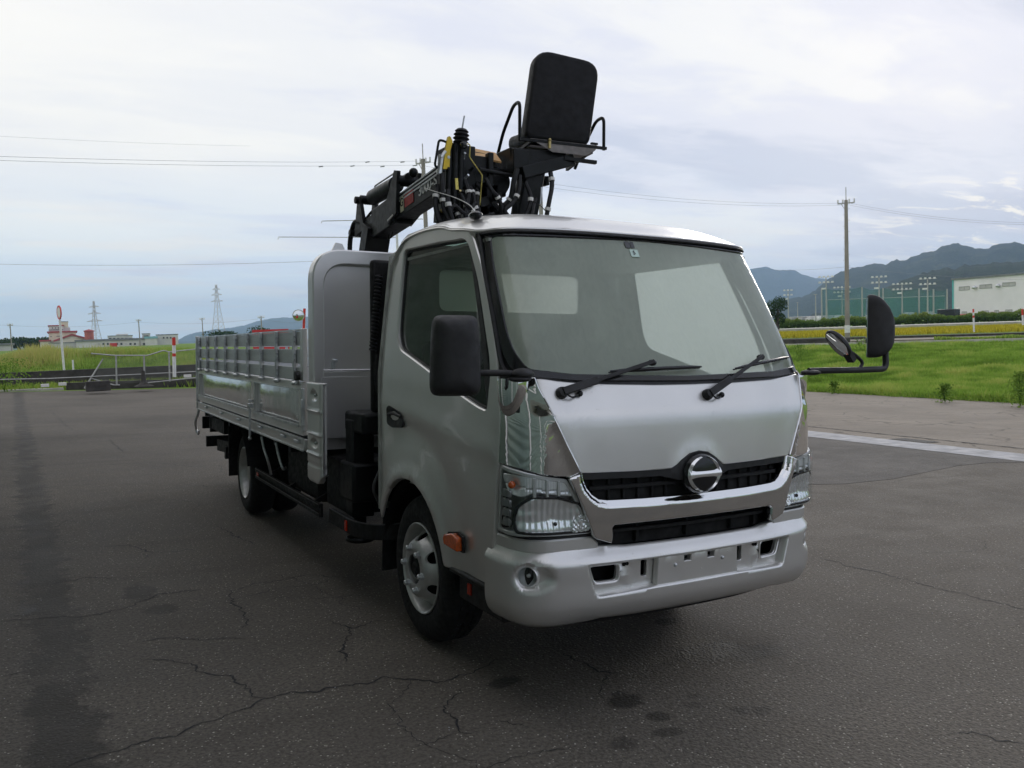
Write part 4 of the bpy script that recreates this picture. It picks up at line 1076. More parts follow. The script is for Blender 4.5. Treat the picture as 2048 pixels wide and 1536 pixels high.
# outrigger box and crane plinth
ob = MB(); ob.box((-.93, 1.60, .60), (.93, 1.86, .84)); ob.box((-.55, 1.45, .84), (.60, 2.08, 1.15)); ob.box((-.90, 1.50, 1.02), (-.58, 1.85, 1.15)); ob.build('crane_plinth', 'crane_black', T, bevel=.02)
for g in (-1, 1):
    o = MB(); o.box((g*.84-.07, 1.66, .50), (g*.84+.07, 1.80, 1.10)); o.cyl((g*.84, 1.73, .50), (g*.84, 1.73, .36), .04, 14); o.cyl((g*.84, 1.73, .37), (g*.84, 1.73, .34), .09, 18); o.build('outrigger', 'crane_black', T, bevel=.01)
    p = MB(); p.tube(arc_pts([(g*.72, 1.40, .98), (g*.80, 1.38, .90), (g*.88, 1.40, .72), (g*.80, 1.45, .58), (g*.70, 1.5, .50)], .05), .010, 7); p.build('hand_loop', 'grey_step', T)
bv = MB(); bv.tube([(-.74, 1.52, 1.02), (-.80, 1.35, .90)], .006, 6); bv.tube([(-.62, 1.35, 1.0), (-.70, 1.30, .92)], .005, 6); bv.build('lever', 'zinc_yellow', T)
for i, (x, y, z) in enumerate([(-.62, 1.45, .9), (-.55, 1.5, 1.0), (-.70, 1.55, .85), (-.45, 1.42, .95), (-.66, 1.40, 1.05)]):
    h = MB(); h.tube(spline([(x, y, z+.15), (x-.06, y-.05, z), (x-.02, y+.02, z-.2), (x+.1, y, z-.35)], 5), .013, 7); h.build('hydraulic_hose', 'hose_rubber', T)

# ------------------------------------------------------------------ crane
cp = MB(); cp.cyl((.12, 1.75, 1.15), (.12, 1.75, 2.3), .14, 24); cp.box((-.04, 1.66, 2.2), (.10, 1.84, 2.62)); cp.cyl((.12, 1.75, 1.5), (.12, 1.75, 1.56), .19, 24)
cp.box((.0, 1.70, 2.55), (.18, 1.90, 2.72)); cp.build('crane_column', 'crane_black', T, bevel=.01)
# seat support leaning up to the operator's seat
ss = MB(); ss.bar((.225, 1.62, 2.2), (.345, 1.62, 2.80), .15, .12, (0, 1, 0)); ss.build('seat_post', 'crane_black', T, bevel=.012)
sb = MB(); sb.bar((.20, 1.56, 2.68), (.62, 1.60, 2.82), .10, .08); sb.bar((.21, 1.60, 2.68), (.21, 1.60, 2.84), .12, .10, (0, 1, 0)); sb.prism([(.0, .0), (.40, .11), (.42, .18), (-.02, .16)], (.16, 1.58, 2.69), (1, 0, 0), (0, 0, 1), -.22); sb.build('seat_bracket', 'crane_black', T, bevel=.006)
seat = link(bpy.data.objects.new('operator_seat', bpy.data.meshes.new('operator_seat')), T)
# seat frame: width direction u, back direction n
sc_ = Vector((.545, 1.60, 2.90)); az = R(-9)
u = Vector((math.cos(az), math.sin(az), -.015)).normalized(); n_ = Vector((math.sin(az), -math.cos(az), 0)).normalized()   # n_ faces the camera side (rear of seat)
def SP(a, b, c): return sc_+u*a+n_*b+Zv*c
mb = MB(); K = 48
def rrect(w0, w1, h0, h1, rad, lean, depth, k):
    """rounded outline of the seat back between heights h0..h1, width w0 at the foot and w1 at the top"""
    base = round_poly([(-w0/2, h0), (w0/2, h0), (w1/2, h1-.02), (-w1/2, h1+.02)], [rad*.5, rad*.5, rad, rad], 6)
    cx_, cy_ = 0, (h0+h1)/2
    return [SP((x-cx_)*k+cx_-.04+.12*((y-h0)/(h1-h0)), -lean*(y-h0)+depth-.07*math.sin(math.pi*min(1, max(0, (y-h0)/(h1-h0))))*0, (y-cy_)*k+cy_) for x, y in base]
rows = [(.97, -.075), (1.0, -.055), (1.005, -.02), (1.0, .015), (.985, .032), (.95, .040), (.90, .042)]
vs = []; cnt = None
for k, d in rows:
    rg = rrect(.475, .480, .02, .64, .12, .14, d, k); cnt = len(rg); vs += rg
cen0 = len(vs); vs += [sum((Vector(v) for v in vs[(len(rows)-1)*cnt:len(rows)*cnt]), Vector())/cnt+n_*.012, sum((Vector(v) for v in vs[:cnt]), Vector())/cnt-n_*.03]
mb.add(vs, [(r_*cnt+i, r_*cnt+(i+1) % cnt, (r_+1)*cnt+(i+1) % cnt, (r_+1)*cnt+i) for r_ in range(len(rows)-1) for i in range(cnt)]+[((len(rows)-1)*cnt+i, (len(rows)-1)*cnt+(i+1) % cnt, cen0) for i in range(cnt)]+[((i+1) % cnt, i, cen0+1) for i in range(cnt)])
bk_ = mb.build('backrest', 'seat_vinyl', seat, smooth=50)
pp = MB(); pts = rrect(.475, .480, .02, .64, .12, .14, .034, .94); pp.tube(pts, .005, 5, close=True); pp.build('piping', 'gloss_black', seat)
cu = MB(); 
m_ = Matrix(((u.x, -n_.x, 0, sc_.x), (u.y, -n_.y, 0, sc_.y), (u.z, 0, 1, sc_.z), (0, 0, 0, 1)))
cu.box((-.225, .02, .0), (.215, .46, .10), m_ @ Matrix.Rotation(R(7), 4, 'X')); cuo = cu.build('seat_cushion', 'seat_vinyl', seat, bevel=.04); cuo.modifiers['bevel'].segments = 4
bp2 = MB(); bp2.prism([(-.25, 0), (.24, 0), (.25, -.012), (.16, -.075), (-.09, -.075), (-.23, -.012)], SP(0, .07, .02), u, Zv, -.004); bp2.box((-.24, .0, -.02), (.24, .42, -.005), m_); bp2.build('seat_pan', 'pan_grey', seat)
fr = MB()
fr.bar(SP(-.32, .065, .008), SP(.31, .065, .008), .018, .018); fr.bar(SP(-.27, -.46, -.04), SP(-.10, -.46, -.045), .03, .02); fr.bar(SP(.0, .05, -.085), SP(.24, .05, -.09), .03, .022)
fr.bar(SP(-.24, .06, .0), SP(-.26, -.46, -.04), .02, .02); fr.bar(SP(.22, .06, .0), SP(.24, -.44, -.04), .02, .02); fr.build('seat_frame', 'crane_black', seat)
for sgn_, top_ in ((-1, .26), (1, .225)):
    xx_ = -.315 if sgn_ < 0 else .30
    a = MB(); y0, y1 = (.045, -.40) if sgn_ < 0 else (.045, -.40)
    pts = arc_pts([SP(xx_, y0, .0), SP(xx_, y0, top_), SP(xx_+(.0), y0-.12, top_+.005), SP(xx_, y0-.33, top_-.13), SP(xx_, y1-.03, -.03)], .05, 6)
    a.tube(pts, .0115, 10); a.build('armrest', 'crane_black', seat)
b_ = MB(); b_.cyl(SP(-.115, .075, .02), SP(-.115, .075, -.035), .011, 8); b_.sphere(SP(-.115, .08, .02), .012, 8); b_.build('adjuster_bolt', 'brass', seat)
b_ = MB(); b_.cbox(SP(.225, .05, .035), (.05, .02, .012)); b_.build('latch', 'crane_black', seat)
if not seat.data.vertices:
    q = MB(); q.cyl(SP(0, -.12, -.10), SP(0, -.12, -.02), .07, 18); mq = bpy.data.meshes.new('operator_seat'); mq.from_pydata(q.v, [], q.f); finish(mq, 'crane_black'); seat.data = mq
# crossbar from the valve bank to the seat post
cb = MB(); cb.tube([(-.10, 1.55, 2.675), (.20, 1.58, 2.665)], .013, 10); cb.build('cross_bar', 'crane_black', T)
# valve bank and control block
vb = MB(); vb.box((-.325, 1.58, 2.50), (-.215, 1.70, 2.80)); vb.box((-.215, 1.60, 2.56), (-.10, 1.80, 2.83)); vb.box((-.11, 1.60, 2.60), (.02, 1.68, 2.775)); vb.box((-.02, 1.575, 2.58), (.02, 1.63, 2.80))
vb.box((-.335, 1.60, 2.25), (-.20, 1.70, 2.52)); vb.box((-.20, 1.66, 2.28), (.02, 1.80, 2.60)); vbo = vb.build('valve_bank', 'crane_black', T, bevel=.008)
for i, (x, r_) in enumerate(((-.315, .02), (-.275, .024), (-.235, .022))):
    q = MB(); q.cyl((x, 1.565, 2.40), (x+.012, 1.565, 2.82), r_, 12); q.build('spool', 'crane_black', vbo)
bt = MB(); ctr = Vector((-.225, 1.56, 2.835)); up_ = Vector((.10, .0, 1)).normalized()
prof = [(.030, -.02), (.050, -.005), (.036, .010), (.052, .020), (.036, .034), (.050, .044), (.034, .058), (.044, .066), (.030, .080), (.006, .084)]
bt.lathe(prof, ctr, up_, 22); bt.build('lever_boot', 'hose_rubber', vbo)
lv = MB(); lv.cyl(ctr+up_*.07, ctr+up_*.07+Vector((.018, 0, .095)), .0055, 8); lv.build('control_lever', 'galvanised_steel', vbo)
kb = MB(); kb.sphere((-.235, 1.50, 2.80), .026, 12); kb.build('lever_knob', 'gloss_black', vbo)
yl = MB(); yl.prism(round_poly([(-.02, -.005), (.022, 0), (.028, .11), (.045, .17), (.03, .2), (.015, .2), (.0, .14)], .006), (-.335, 1.54, 2.655), (1, 0, 0), (0, 0, 1), -.02); yl.build('yellow_lever', 'yellow_paint', T)
y2 = MB(); y2.bar((-.262, 1.54, 2.53), (-.268, 1.54, 2.60), .012, .02); y2.build('yellow_tag', 'zinc_yellow', T)
lo = MB(); lo.tube(arc_pts([(-.34, 1.56, 2.64), (-.405, 1.56, 2.665), (-.375, 1.56, 2.83), (-.33, 1.56, 2.825), (-.28, 1.56, 2.79)], .02), .008, 8); lo.build('guard_loop', 'crane_black', T)
pb = MB(); pb.tube([(-.375, 1.56, 2.62), (-.355, 1.56, 2.74)], .018, 10); pb.tube([(-.365, 1.55, 2.72), (-.335, 1.55, 2.76)], .012, 8); pb.build('fitting', 'galvanised_steel', T)
pw = MB(); pw.tube(arc_pts([(-.215, 1.53, 2.83), (-.175, 1.53, 2.815), (-.180, 1.53, 2.74), (-.09, 1.53, 2.635), (-.105, 1.53, 2.46), (-.125, 1.54, 2.37)], .008, 3), .0042, 7); pw.build('zinc_pipe', 'zinc_yellow', T)
bs = MB(); bs.cbox((-.005, 1.72, 2.815), (.25, .17, .012), rz=R(-8), ry=R(6), rx=R(32)); bs.build('plywood_lid', 'plywood_orange', T)
b2 = MB(); b2.prism([(-.10, -.04), (-.09, .06), (.07, .05), (.12, -.04)], (.02, 1.72, 2.77), (1, 0, 0), (0, 0, 1), -.12); b2.build('lid_box', 'grey_step', T)
dr = MB(); dr.cyl((.10, 1.66, 2.64), (.10, 1.92, 2.64), .085, 28); dr.cyl((.10, 1.70, 2.64), (.10, 1.74, 2.64), .10, 28); dr.build('winch_drum', 'crane_black', T)
# small fittings screwed into the valve bank
random.seed(9)
for i in range(16):
    x = random.uniform(-.35, -.06); z = random.uniform(2.36, 2.78); q = MB(); r_ = random.choice((.008, .010, .013))
    q.cyl((x, 1.575, z), (x+random.uniform(-.01, .01), 1.535, z+random.uniform(-.03, .03)), r_, 8); q.sphere((x, 1.57, z), r_*1.3, 8); q.build('fitting', random.choice(['galvanised_steel', 'crane_black', 'crane_black', 'brass']), T)
for x, z, w_, h_ in ((-.375, 2.50, .03, .12), (-.36, 2.36, .045, .07), (-.05, 2.48, .07, .06), (.045, 2.42, .05, .09), (.055, 2.52, .04, .05), (.20, 2.45, .03, .10), (.30, 2.60, .05, .04), (.42, 2.66, .03, .06)):
    q = MB(); q.cbox((x, 1.60, z), (w_, .06, h_), ry=random.uniform(-.3, .3)); q.build('bracket', 'crane_black', T, bevel=.003)
# hydraulic hoses with white tape bands
random.seed(3)
def hose(pts, r=.013, tapes=()):
    sp_ = spline(pts, 6); h = MB(); h.tube(sp_, r, 8); o = h.build('hydraulic_hose', 'hose_rubber', T)
    for t in tapes:
        i = int(t*(len(sp_)-3)); q = MB(); q.tube([sp_[i], sp_[i+1].lerp(sp_[i+2], .3)], r*1.35, 8); q.build('tape_band', 'white_tape', o)
hose([(.43, 1.55, 2.72), (.425, 1.52, 2.62), (.39, 1.5, 2.50), (.37, 1.5, 2.40), (.355, 1.5, 2.28)], .016, (.18, .68))
hose([(.40, 1.62, 2.70), (.375, 1.6, 2.60), (.31, 1.56, 2.50), (.27, 1.52, 2.42), (.24, 1.5, 2.32)], .016)
hose([(.36, 1.62, 2.52), (.33, 1.6, 2.46), (.35, 1.56, 2.38), (.36, 1.52, 2.28)], .015)
hose([(.16, 1.52, 2.70), (.135, 1.52, 2.62), (.125, 1.54, 2.52), (.09, 1.56, 2.47), (.02, 1.58, 2.44)], .018, (.62,))
hose([(.18, 1.52, 2.66), (.16, 1.5, 2.56), (.12, 1.5, 2.48), (.06, 1.5, 2.42), (.12, 1.5, 2.36)], .014, (.4,))
hose([(.0, 1.56, 2.48), (.05, 1.54, 2.42), (.11, 1.54, 2.38), (.15, 1.56, 2.40)], .016)
hose([(-.36, 1.55, 2.62), (-.365, 1.53, 2.50), (-.36, 1.52, 2.40), (-.32, 1.5, 2.30)], .016, (.55,))
hose([(-.33, 1.53, 2.52), (-.34, 1.50, 2.42), (-.30, 1.5, 2.30), (-.26, 1.5, 2.22)], .016, (.35,))
hose([(-.28, 1.54, 2.44), (-.26, 1.52, 2.36), (-.25, 1.5, 2.30), (-.24, 1.5, 2.2)], .014, (.3,))
hose([(-.20, 1.56, 2.60), (-.18, 1.54, 2.52), (-.20, 1.52, 2.45), (-.22, 1.5, 2.36), (-.18, 1.5, 2.26)], .016, (.25, .6))
hose([(-.16, 1.56, 2.56), (-.15, 1.53, 2.50), (-.14, 1.52, 2.42), (-.08, 1.5, 2.34), (-.04, 1.5, 2.25)], .014, (.15, .5))
hose([(-.10, 1.56, 2.58), (-.12, 1.54, 2.50), (-.12, 1.52, 2.42), (-.10, 1.5, 2.3)], .012, (.3,))
hose([(-.30, 1.60, 2.55), (-.24, 1.56, 2.40), (-.12, 1.54, 2.36), (-.0, 1.54, 2.40)], .016, (.45,))
hose([(-.34, 1.52, 2.34), (-.30, 1.5, 2.42), (-.22, 1.5, 2.38), (-.14, 1.52, 2.46)], .013)
hose([(-.37, 1.58, 2.55), (-.40, 1.56, 2.46), (-.395, 1.54, 2.36), (-.36, 1.52, 2.26)], .017, (.3,))
hose([(-.06, 1.54, 2.62), (-.03, 1.52, 2.55), (.02, 1.52, 2.50), (.05, 1.52, 2.42), (.03, 1.52, 2.30)], .014, (.5,))
hose([(-.24, 1.53, 2.50), (-.22, 1.50, 2.44), (-.17, 1.5, 2.40), (-.13, 1.5, 2.32), (-.16, 1.5, 2.22)], .013, (.5,))
hose([(.22, 1.52, 2.62), (.25, 1.50, 2.52), (.22, 1.50, 2.42), (.17, 1.5, 2.34)], .014, (.4,))
wr = MB(); wr.tube(spline([(.27, 1.50, 2.50), (.33, 1.50, 2.47), (.39, 1.5, 2.42)], 4), .003, 5); wr.build('wire', 'hose_rubber', T)
rd = MB(); rd.cyl((.345, 1.52, 2.60), (.335, 1.52, 2.49), .008, 8); rd.build('rod', 'galvanised_steel', T)
# boom lying back over the bed
BXc = -.19
b0 = Vector((BXc, 1.66, 2.675)); b1 = Vector((BXc, 3.40, 2.485)); dirb = (b1-b0).normalized(); upb = Vector((1, 0, 0)).cross(dirb).normalized()
bo = MB(); bo.bar(b0, b1, .13, .168, upb); bo.build('crane_boom', 'crane_black', T, bevel=.006); boom = bpy.data.objects['crane_boom']
for hgt in (.078, .052, .028):
    r = MB(); r.bar(b0+dirb*.1+upb*hgt+Vector((-.068, 0, 0)), b0+dirb*.95+upb*hgt+Vector((-.068, 0, 0)), .006, .010, upb); r.build('boom_flange', 'galvanised_steel', boom)
kp = MB(); kp.bar(b0+dirb*.95, b0+dirb*1.45, .15, .22, upb); kp.build('boom_sleeve', 'crane_black', boom, bevel=.01)
tip = MB(); tip.bar(b1+Vector((0, -.22, .03)), b1+Vector((0, .05, -.55)), .14, .20, (1, 0, 0)); tip.prism([(-.12, -.05), (.14, -.08), (.06, .20), (.0, .22)], b1+Vector((-.08, -.02, .06)), (0, 1, 0), (0, 0, 1), .03); tip.prism([(-.12, -.05), (.14, -.08), (.06, .20), (.0, .22)], b1+Vector((.05, -.02, .06)), (0, 1, 0), (0, 0, 1), .03)
tip.bar(b1+Vector((0, .10, .0)), b1+Vector((0, .22, -.45)), .05, .04, (1, 0, 0)); tip.cyl(b1+Vector((-.10, .03, .27)), b1+Vector((.10, .03, .27)), .03, 14); tip.cyl(b1+Vector((-.10, .18, .02)), b1+Vector((.10, .18, .02)), .03, 14)
tip.build('boom_knuckle', 'crane_black', T, bevel=.005)
cy = MB(); pa = b1+Vector((0, -.02, .27)); pb_ = b0+dirb*.82+upb*.20; d_ = (pb_-pa).normalized()
cy.cyl(pa+d_*.12, pa+d_*.62, .062, 24); cy.cyl(pa, pa+d_*.14, .028, 14); cy.cyl(pa+d_*.6, pb_, .035, 14); cy.cyl(pa+Vector((-.07, 0, 0)), pa+Vector((.07, 0, 0)), .035, 14); cy.build('boom_cylinder', 'crane_black', T)
pi = MB(); pi.tube(arc_pts([pa+d_*.16+upb*.02, pa+d_*.16+upb*.085, pa+d_*.62+upb*.095, pa+d_*.7+upb*.07], .015), .007, 7); pi.build('cylinder_pipe', 'galvanised_steel', T)
lk = MB(); lk.prism([(-.10, -.06), (.08, -.10), (.06, .10), (-.10, .26), (-.16, .24)], b0+dirb*.98+Vector((-.095, 0, 0)), dirb, upb, .03); lk.prism([(-.10, -.06), (.08, -.10), (.06, .10), (-.10, .26), (-.16, .24)], b0+dirb*.98+Vector((.07, 0, 0)), dirb, upb, .03)
for q in (.20, .23): lk.sphere(b0+dirb*(.86 if q == .2 else .74)+upb*(q-.02), .035, 12)
lk.cyl(b0+dirb*.86+upb*.18+Vector((-.08, 0, 0)), b0+dirb*.86+upb*.18+Vector((.08, 0, 0)), .04, 14); lk.build('boom_link', 'crane_black', T, bevel=.003)
hl2 = MB(); hl2.bar(b0+dirb*1.04+upb*-.075+Vector((-.10, 0, 0)), b0+dirb*.93+upb*-.06+Vector((-.10, 0, 0)), .004, .012, upb); hl2.build('link_pin', 'white_tape', T)
for k_ in (0, 1):
    q = MB(); pts = [b0+dirb*t+upb*(.105+.012*math.sin(t*14+k_))+Vector((-.05+.05*k_, 0, 0)) for t in [1.08+.08*i for i in range(9)]]; q.tube(spline(pts, 4), .011, 6); q.build('boom_hose', 'hose_rubber', T)
q = MB(); q.tube(spline([b1+Vector((-.06, -.05, .07)), b1+Vector((-.07, .12, .10)), b1+Vector((-.07, .24, -.02)), b1+Vector((-.07, .26, -.2)), b1+Vector((-.07, .24, -.42))], 6), .021, 9); q.build('boom_hose', 'hose_rubber', T)
q = MB(); q.tube(arc_pts([b0+dirb*1.28-upb*.115, b0+dirb*1.30-upb*.15, b0+dirb*1.23-upb*.15, b0+dirb*1.2-upb*.115], .01), .006, 6); q.build('rope_eye', 'crane_black', boom)
def on_boom(t, h):
    o = b0+dirb*t+upb*h+Vector((-.0665, 0, 0)); x = -dirb; y = upb; z = x.cross(y)
    return Matrix(((x.x, y.x, z.x, o.x), (x.y, y.y, z.y, o.y), (x.z, y.z, z.z, o.z), (0, 0, 0, 1)))
lettering('lettering', '3000-S', .098, 'lettering_white', boom, on_boom(.36, -.002) @ Matrix.Diagonal((1.15, 1, 1, 1)), .001)
lg_ = MB(); lg_.box((-.105, -.045, 0), (.055, .055, .003), on_boom(.66, .0)); lg_.build('logo_patch', 'logo_red', boom)
lg_ = MB(); lg_.box((-.05, -.055, 0), (.01, .06, .0035), on_boom(.80, -.004)); lg_.build('logo_mark', 'logo_cream', boom)
lettering('logo_letter', 'G', .085, 'crane_black', boom, on_boom(.82, .005) @ Matrix.Translation((0, 0, .004)), .001)

# ------------------------------------------------------------------ ground
def asphalt(base, light, wear, name, cracks=0):
    def f():
        t = N('ShaderNodeTexCoord'); v = t.outputs['Object']
        big = ns(v, .35, 5, .55, .4); mid = ns(v, 2.2, 6, .6); fine = ns(v, 55, 3, .7)
        vo = N('ShaderNodeTexVoronoi'); vo.feature = 'F1'; L(v, vo.inputs['Vector']); vo.inputs['Scale'].default_value = 70; vo.inputs['Randomness'].default_value = 1
        spk = ramp(vo.outputs['Distance'], [(.18, (1, 1, 1)), (.34, (0, 0, 0))])
        wn = N('ShaderNodeTexWhiteNoise'); L(vo.outputs['Color'], wn.inputs['Vector'])
        sel = ramp(wn.outputs['Value'], [(.70, (0, 0, 0)), (.97, (1, 1, 1))], 'LINEAR')
        spm = M('MULTIPLY', spk, sel)
        vo2 = N('ShaderNodeTexVoronoi'); L(v, vo2.inputs['Vector']); vo2.inputs['Scale'].default_value = 30
        wn2 = N('ShaderNodeTexWhiteNoise'); L(vo2.outputs['Color'], wn2.inputs['Vector'])
        spm2 = M('MULTIPLY', ramp(vo2.outputs['Distance'], [(.08, (1, 1, 1)), (.16, (0, 0, 0))]), ramp(wn2.outputs['Value'], [(.86, (0, 0, 0)), (.95, (1, 1, 1))]))
        c = ramp(M('ADD', M('MULTIPLY', big, .6), M('MULTIPLY', mid, .4)), [(.38, tuple(x*.76 for x in base)), (.5, base), (.62, tuple(x*1.22 for x in base))])
        c = mixc(M('MULTIPLY', ramp(ns(vec('Object', (.35, 2.2, 1)), 1.1, 6, .6), [(.52, (0, 0, 0)), (.66, (1, 1, 1))]), .28), c, tuple(x*.55 for x in base))
        c = mixc(M('MULTIPLY', ramp(fine, [(.35, (1, 1, 1)), (.6, (0, 0, 0))]), .72), c, tuple(x*.45 for x in base))
        c = mixc(M('MULTIPLY', spm, .8), c, light)
        c = mixc(M('MULTIPLY', spm2, .8), c, tuple(min(1, x*1.3) for x in light))
        rough = mr(mid, .74, .90)
        s = N('ShaderNodeSeparateXYZ'); L(v, s.inputs[0])
        if cracks:
            wv = N('ShaderNodeMix', data_type='VECTOR'); wv.inputs[0].default_value = .25
            nn = N('ShaderNodeTexNoise'); L(v, nn.inputs['Vector']); nn.inputs['Scale'].default_value = 1.7; nn.inputs['Detail'].default_value = 6
            L(v, wv.inputs[4]); L(nn.outputs['Color'], wv.inputs[5])
            ve = N('ShaderNodeTexVoronoi'); ve.feature = 'DISTANCE_TO_EDGE'; L(wv.outputs[1], ve.inputs['Vector']); ve.inputs['Scale'].default_value = cracks
            ck = M('MULTIPLY', ramp(ve.outputs['Distance'], [(.006, (1, 1, 1)), (.030, (0, 0, 0))]), ramp(big, [(.42, (0, 0, 0)), (.52, (1, 1, 1))]))
            c = mixc(M('MULTIPLY', ck, .7), c, tuple(x*.3 for x in base))
        if wear:
            # oil and water marks, each where it lies
            spots = [(.36, -.08, .26, .13, .95), (.58, -.19, .18, .10, .85), (-.34, -.34, .10, .07, .8), (-.33, -.28, .06, .05, .6), (-.32, -.54, .06, .05, .7), (-.38, -.66, .07, .05, .6), (-.71, .09, .09, .06, .8), (.02, -.66, .05, .04, .6), (.10, -.70, .05, .04, .6), (-1.97, 2.02, .12, .10, .6), (-2.05, 2.45, .10, .2, .6), (-.6, -.67, .06, .06, .5), (.5, .4, .09, .06, .6), (-.12, -.52, .05, .03, .4), (-.05, -.45, .04, .03, .5)]
            wob = ns(v, 9, 5, .6)
            tot = None
            for x, y, a, b, k in spots:
                d = M('SQRT', M('ADD', M('POWER', M('DIVIDE', M('SUBTRACT', s.outputs[0], x), a), 2), M('POWER', M('DIVIDE', M('SUBTRACT', s.outputs[1], y), b), 2)))
                m = M('MULTIPLY', M('SUBTRACT', 1.0, M('MULTIPLY_ADD', M('ADD', d, M('MULTIPLY_ADD', wob, 1.5, -.75)), 2.4, -1.7, clamp=True)), k)
                tot = m if tot is None else M('MAXIMUM', tot, m)
            # drip line under the eaves of the workshop
            edge = M('ADD', M('ABSOLUTE', M('ADD', M('ADD', s.outputs[0], 2.47), M('MULTIPLY', s.outputs[1], .031))), M('MULTIPLY_ADD', ns(v, 4.5, 8, .75), .62, -.31))
            drip = M('SUBTRACT', 1.0, M('MULTIPLY_ADD', edge, 14, -1.3, clamp=True))
            tot = M('MAXIMUM', tot, M('MULTIPLY', M('MULTIPLY', drip, .70), ramp(ns(v, 1.9, 6, .65), [(.30, (.35,)*3), (.55, (1, 1, 1))])))
            pale = M('MULTIPLY', ramp(ns(vec('Object', (1, .6, 1)), 3.1, 5, .6), [(.62, (0, 0, 0)), (.70, (1, 1, 1))]), drip)
            # long damp patches across the yard
            yy = M('ADD', s.outputs[1], M('MULTIPLY_ADD', ns(vec('Object', (.25, 1, 1)), 1.1, 5, .6), 3.0, -1.5))
            damp = ramp(M('MULTIPLY_ADD', M('SINE', M('MULTIPLY', yy, .85)), .5, .5), [(.70, (0, 0, 0)), (.92, (1, 1, 1))])
            dampm = M('MULTIPLY', damp, ramp(ns(v, .23, 4), [(.46, (0, 0, 0)), (.60, (1, 1, 1))]))
            tot = M('MAXIMUM', tot, M('MULTIPLY', dampm, .20))
            c = mixc(tot, c, tuple(x*.15 for x in base))
            c = mixc(M('MULTIPLY', pale, .35), c, (.12, .12, .12))
            rough = M('SUBTRACT', rough, M('MULTIPLY', tot, .16))
        h = M('ADD', M('MULTIPLY', fine, .6), M('MULTIPLY', vo.outputs['Distance'], .5))
        return P(c, rough, 0, bump(h, .8, .008), Specular_IOR_Level=.25)
    return material(name, f)
asphalt((.126, .111, .092), (.50, .47, .40), 1, 'asphalt_dark')
asphalt((.25, .215, .175), (.48, .45, .40), 0, 'asphalt_old', 1.5)
asphalt((.105, .097, .088), (.34, .33, .31), 0, 'asphalt_new')
simple('concrete', (.33, .33, .34), .8, 0, .18, 3, .2, 80)
simple('concrete_dark', (.050, .045, .040), .9, 0, .35, 3, .2, 40)
simple('concrete_pale', (.42, .40, .36), .85, 0, .2, 2, .2, 40)
simple('tar', (.012, .012, .013), .8, 0, .3, 30)
XE, YE = 21.8, 31.0                 # edges of the sealed yard
def plane_z(x): return -math.tan(R(2.446))*x
def sheet(name, poly, m, h, bits=1):
    mb = MB(); mb.add([(x, y, h) for x, y in poly], [tuple(range(len(poly)))]); o = mb.build(name, m, smooth=0, kind='structure'); o.matrix_world = TILT; return o
sheet('yard_asphalt', [(-30, -45), (9.13, -45), (9.13, YE), (-30, YE)], 'asphalt_dark', 0)
sheet('patched_asphalt', [(3.6, 6), (4.4, 4.2), (5.0, 3.35), (5.4, 3.18), (6.2, 3.15), (7.0, 3.3), (8.0, 3.48), (8.6, 3.45), (9.12, 3.2), (9.12, 30.9), (3.2, 30.9), (3.0, 12)], 'asphalt_new', .003)
sheet('old_asphalt', [(9.13, -45), (XE, -45), (XE, YE), (9.13, YE)], 'asphalt_old', 0)
sheet('drain_strip', [(9.13, -45), (9.98, -45), (9.98, YE), (9.13, YE)], 'concrete', .006)
# sunk grating beside the strip
pit = sheet('drain_pit', [(10.02, 5.35), (10.38, 5.33), (10.40, 6.0), (10.05, 6.05)], 'tar', .007)
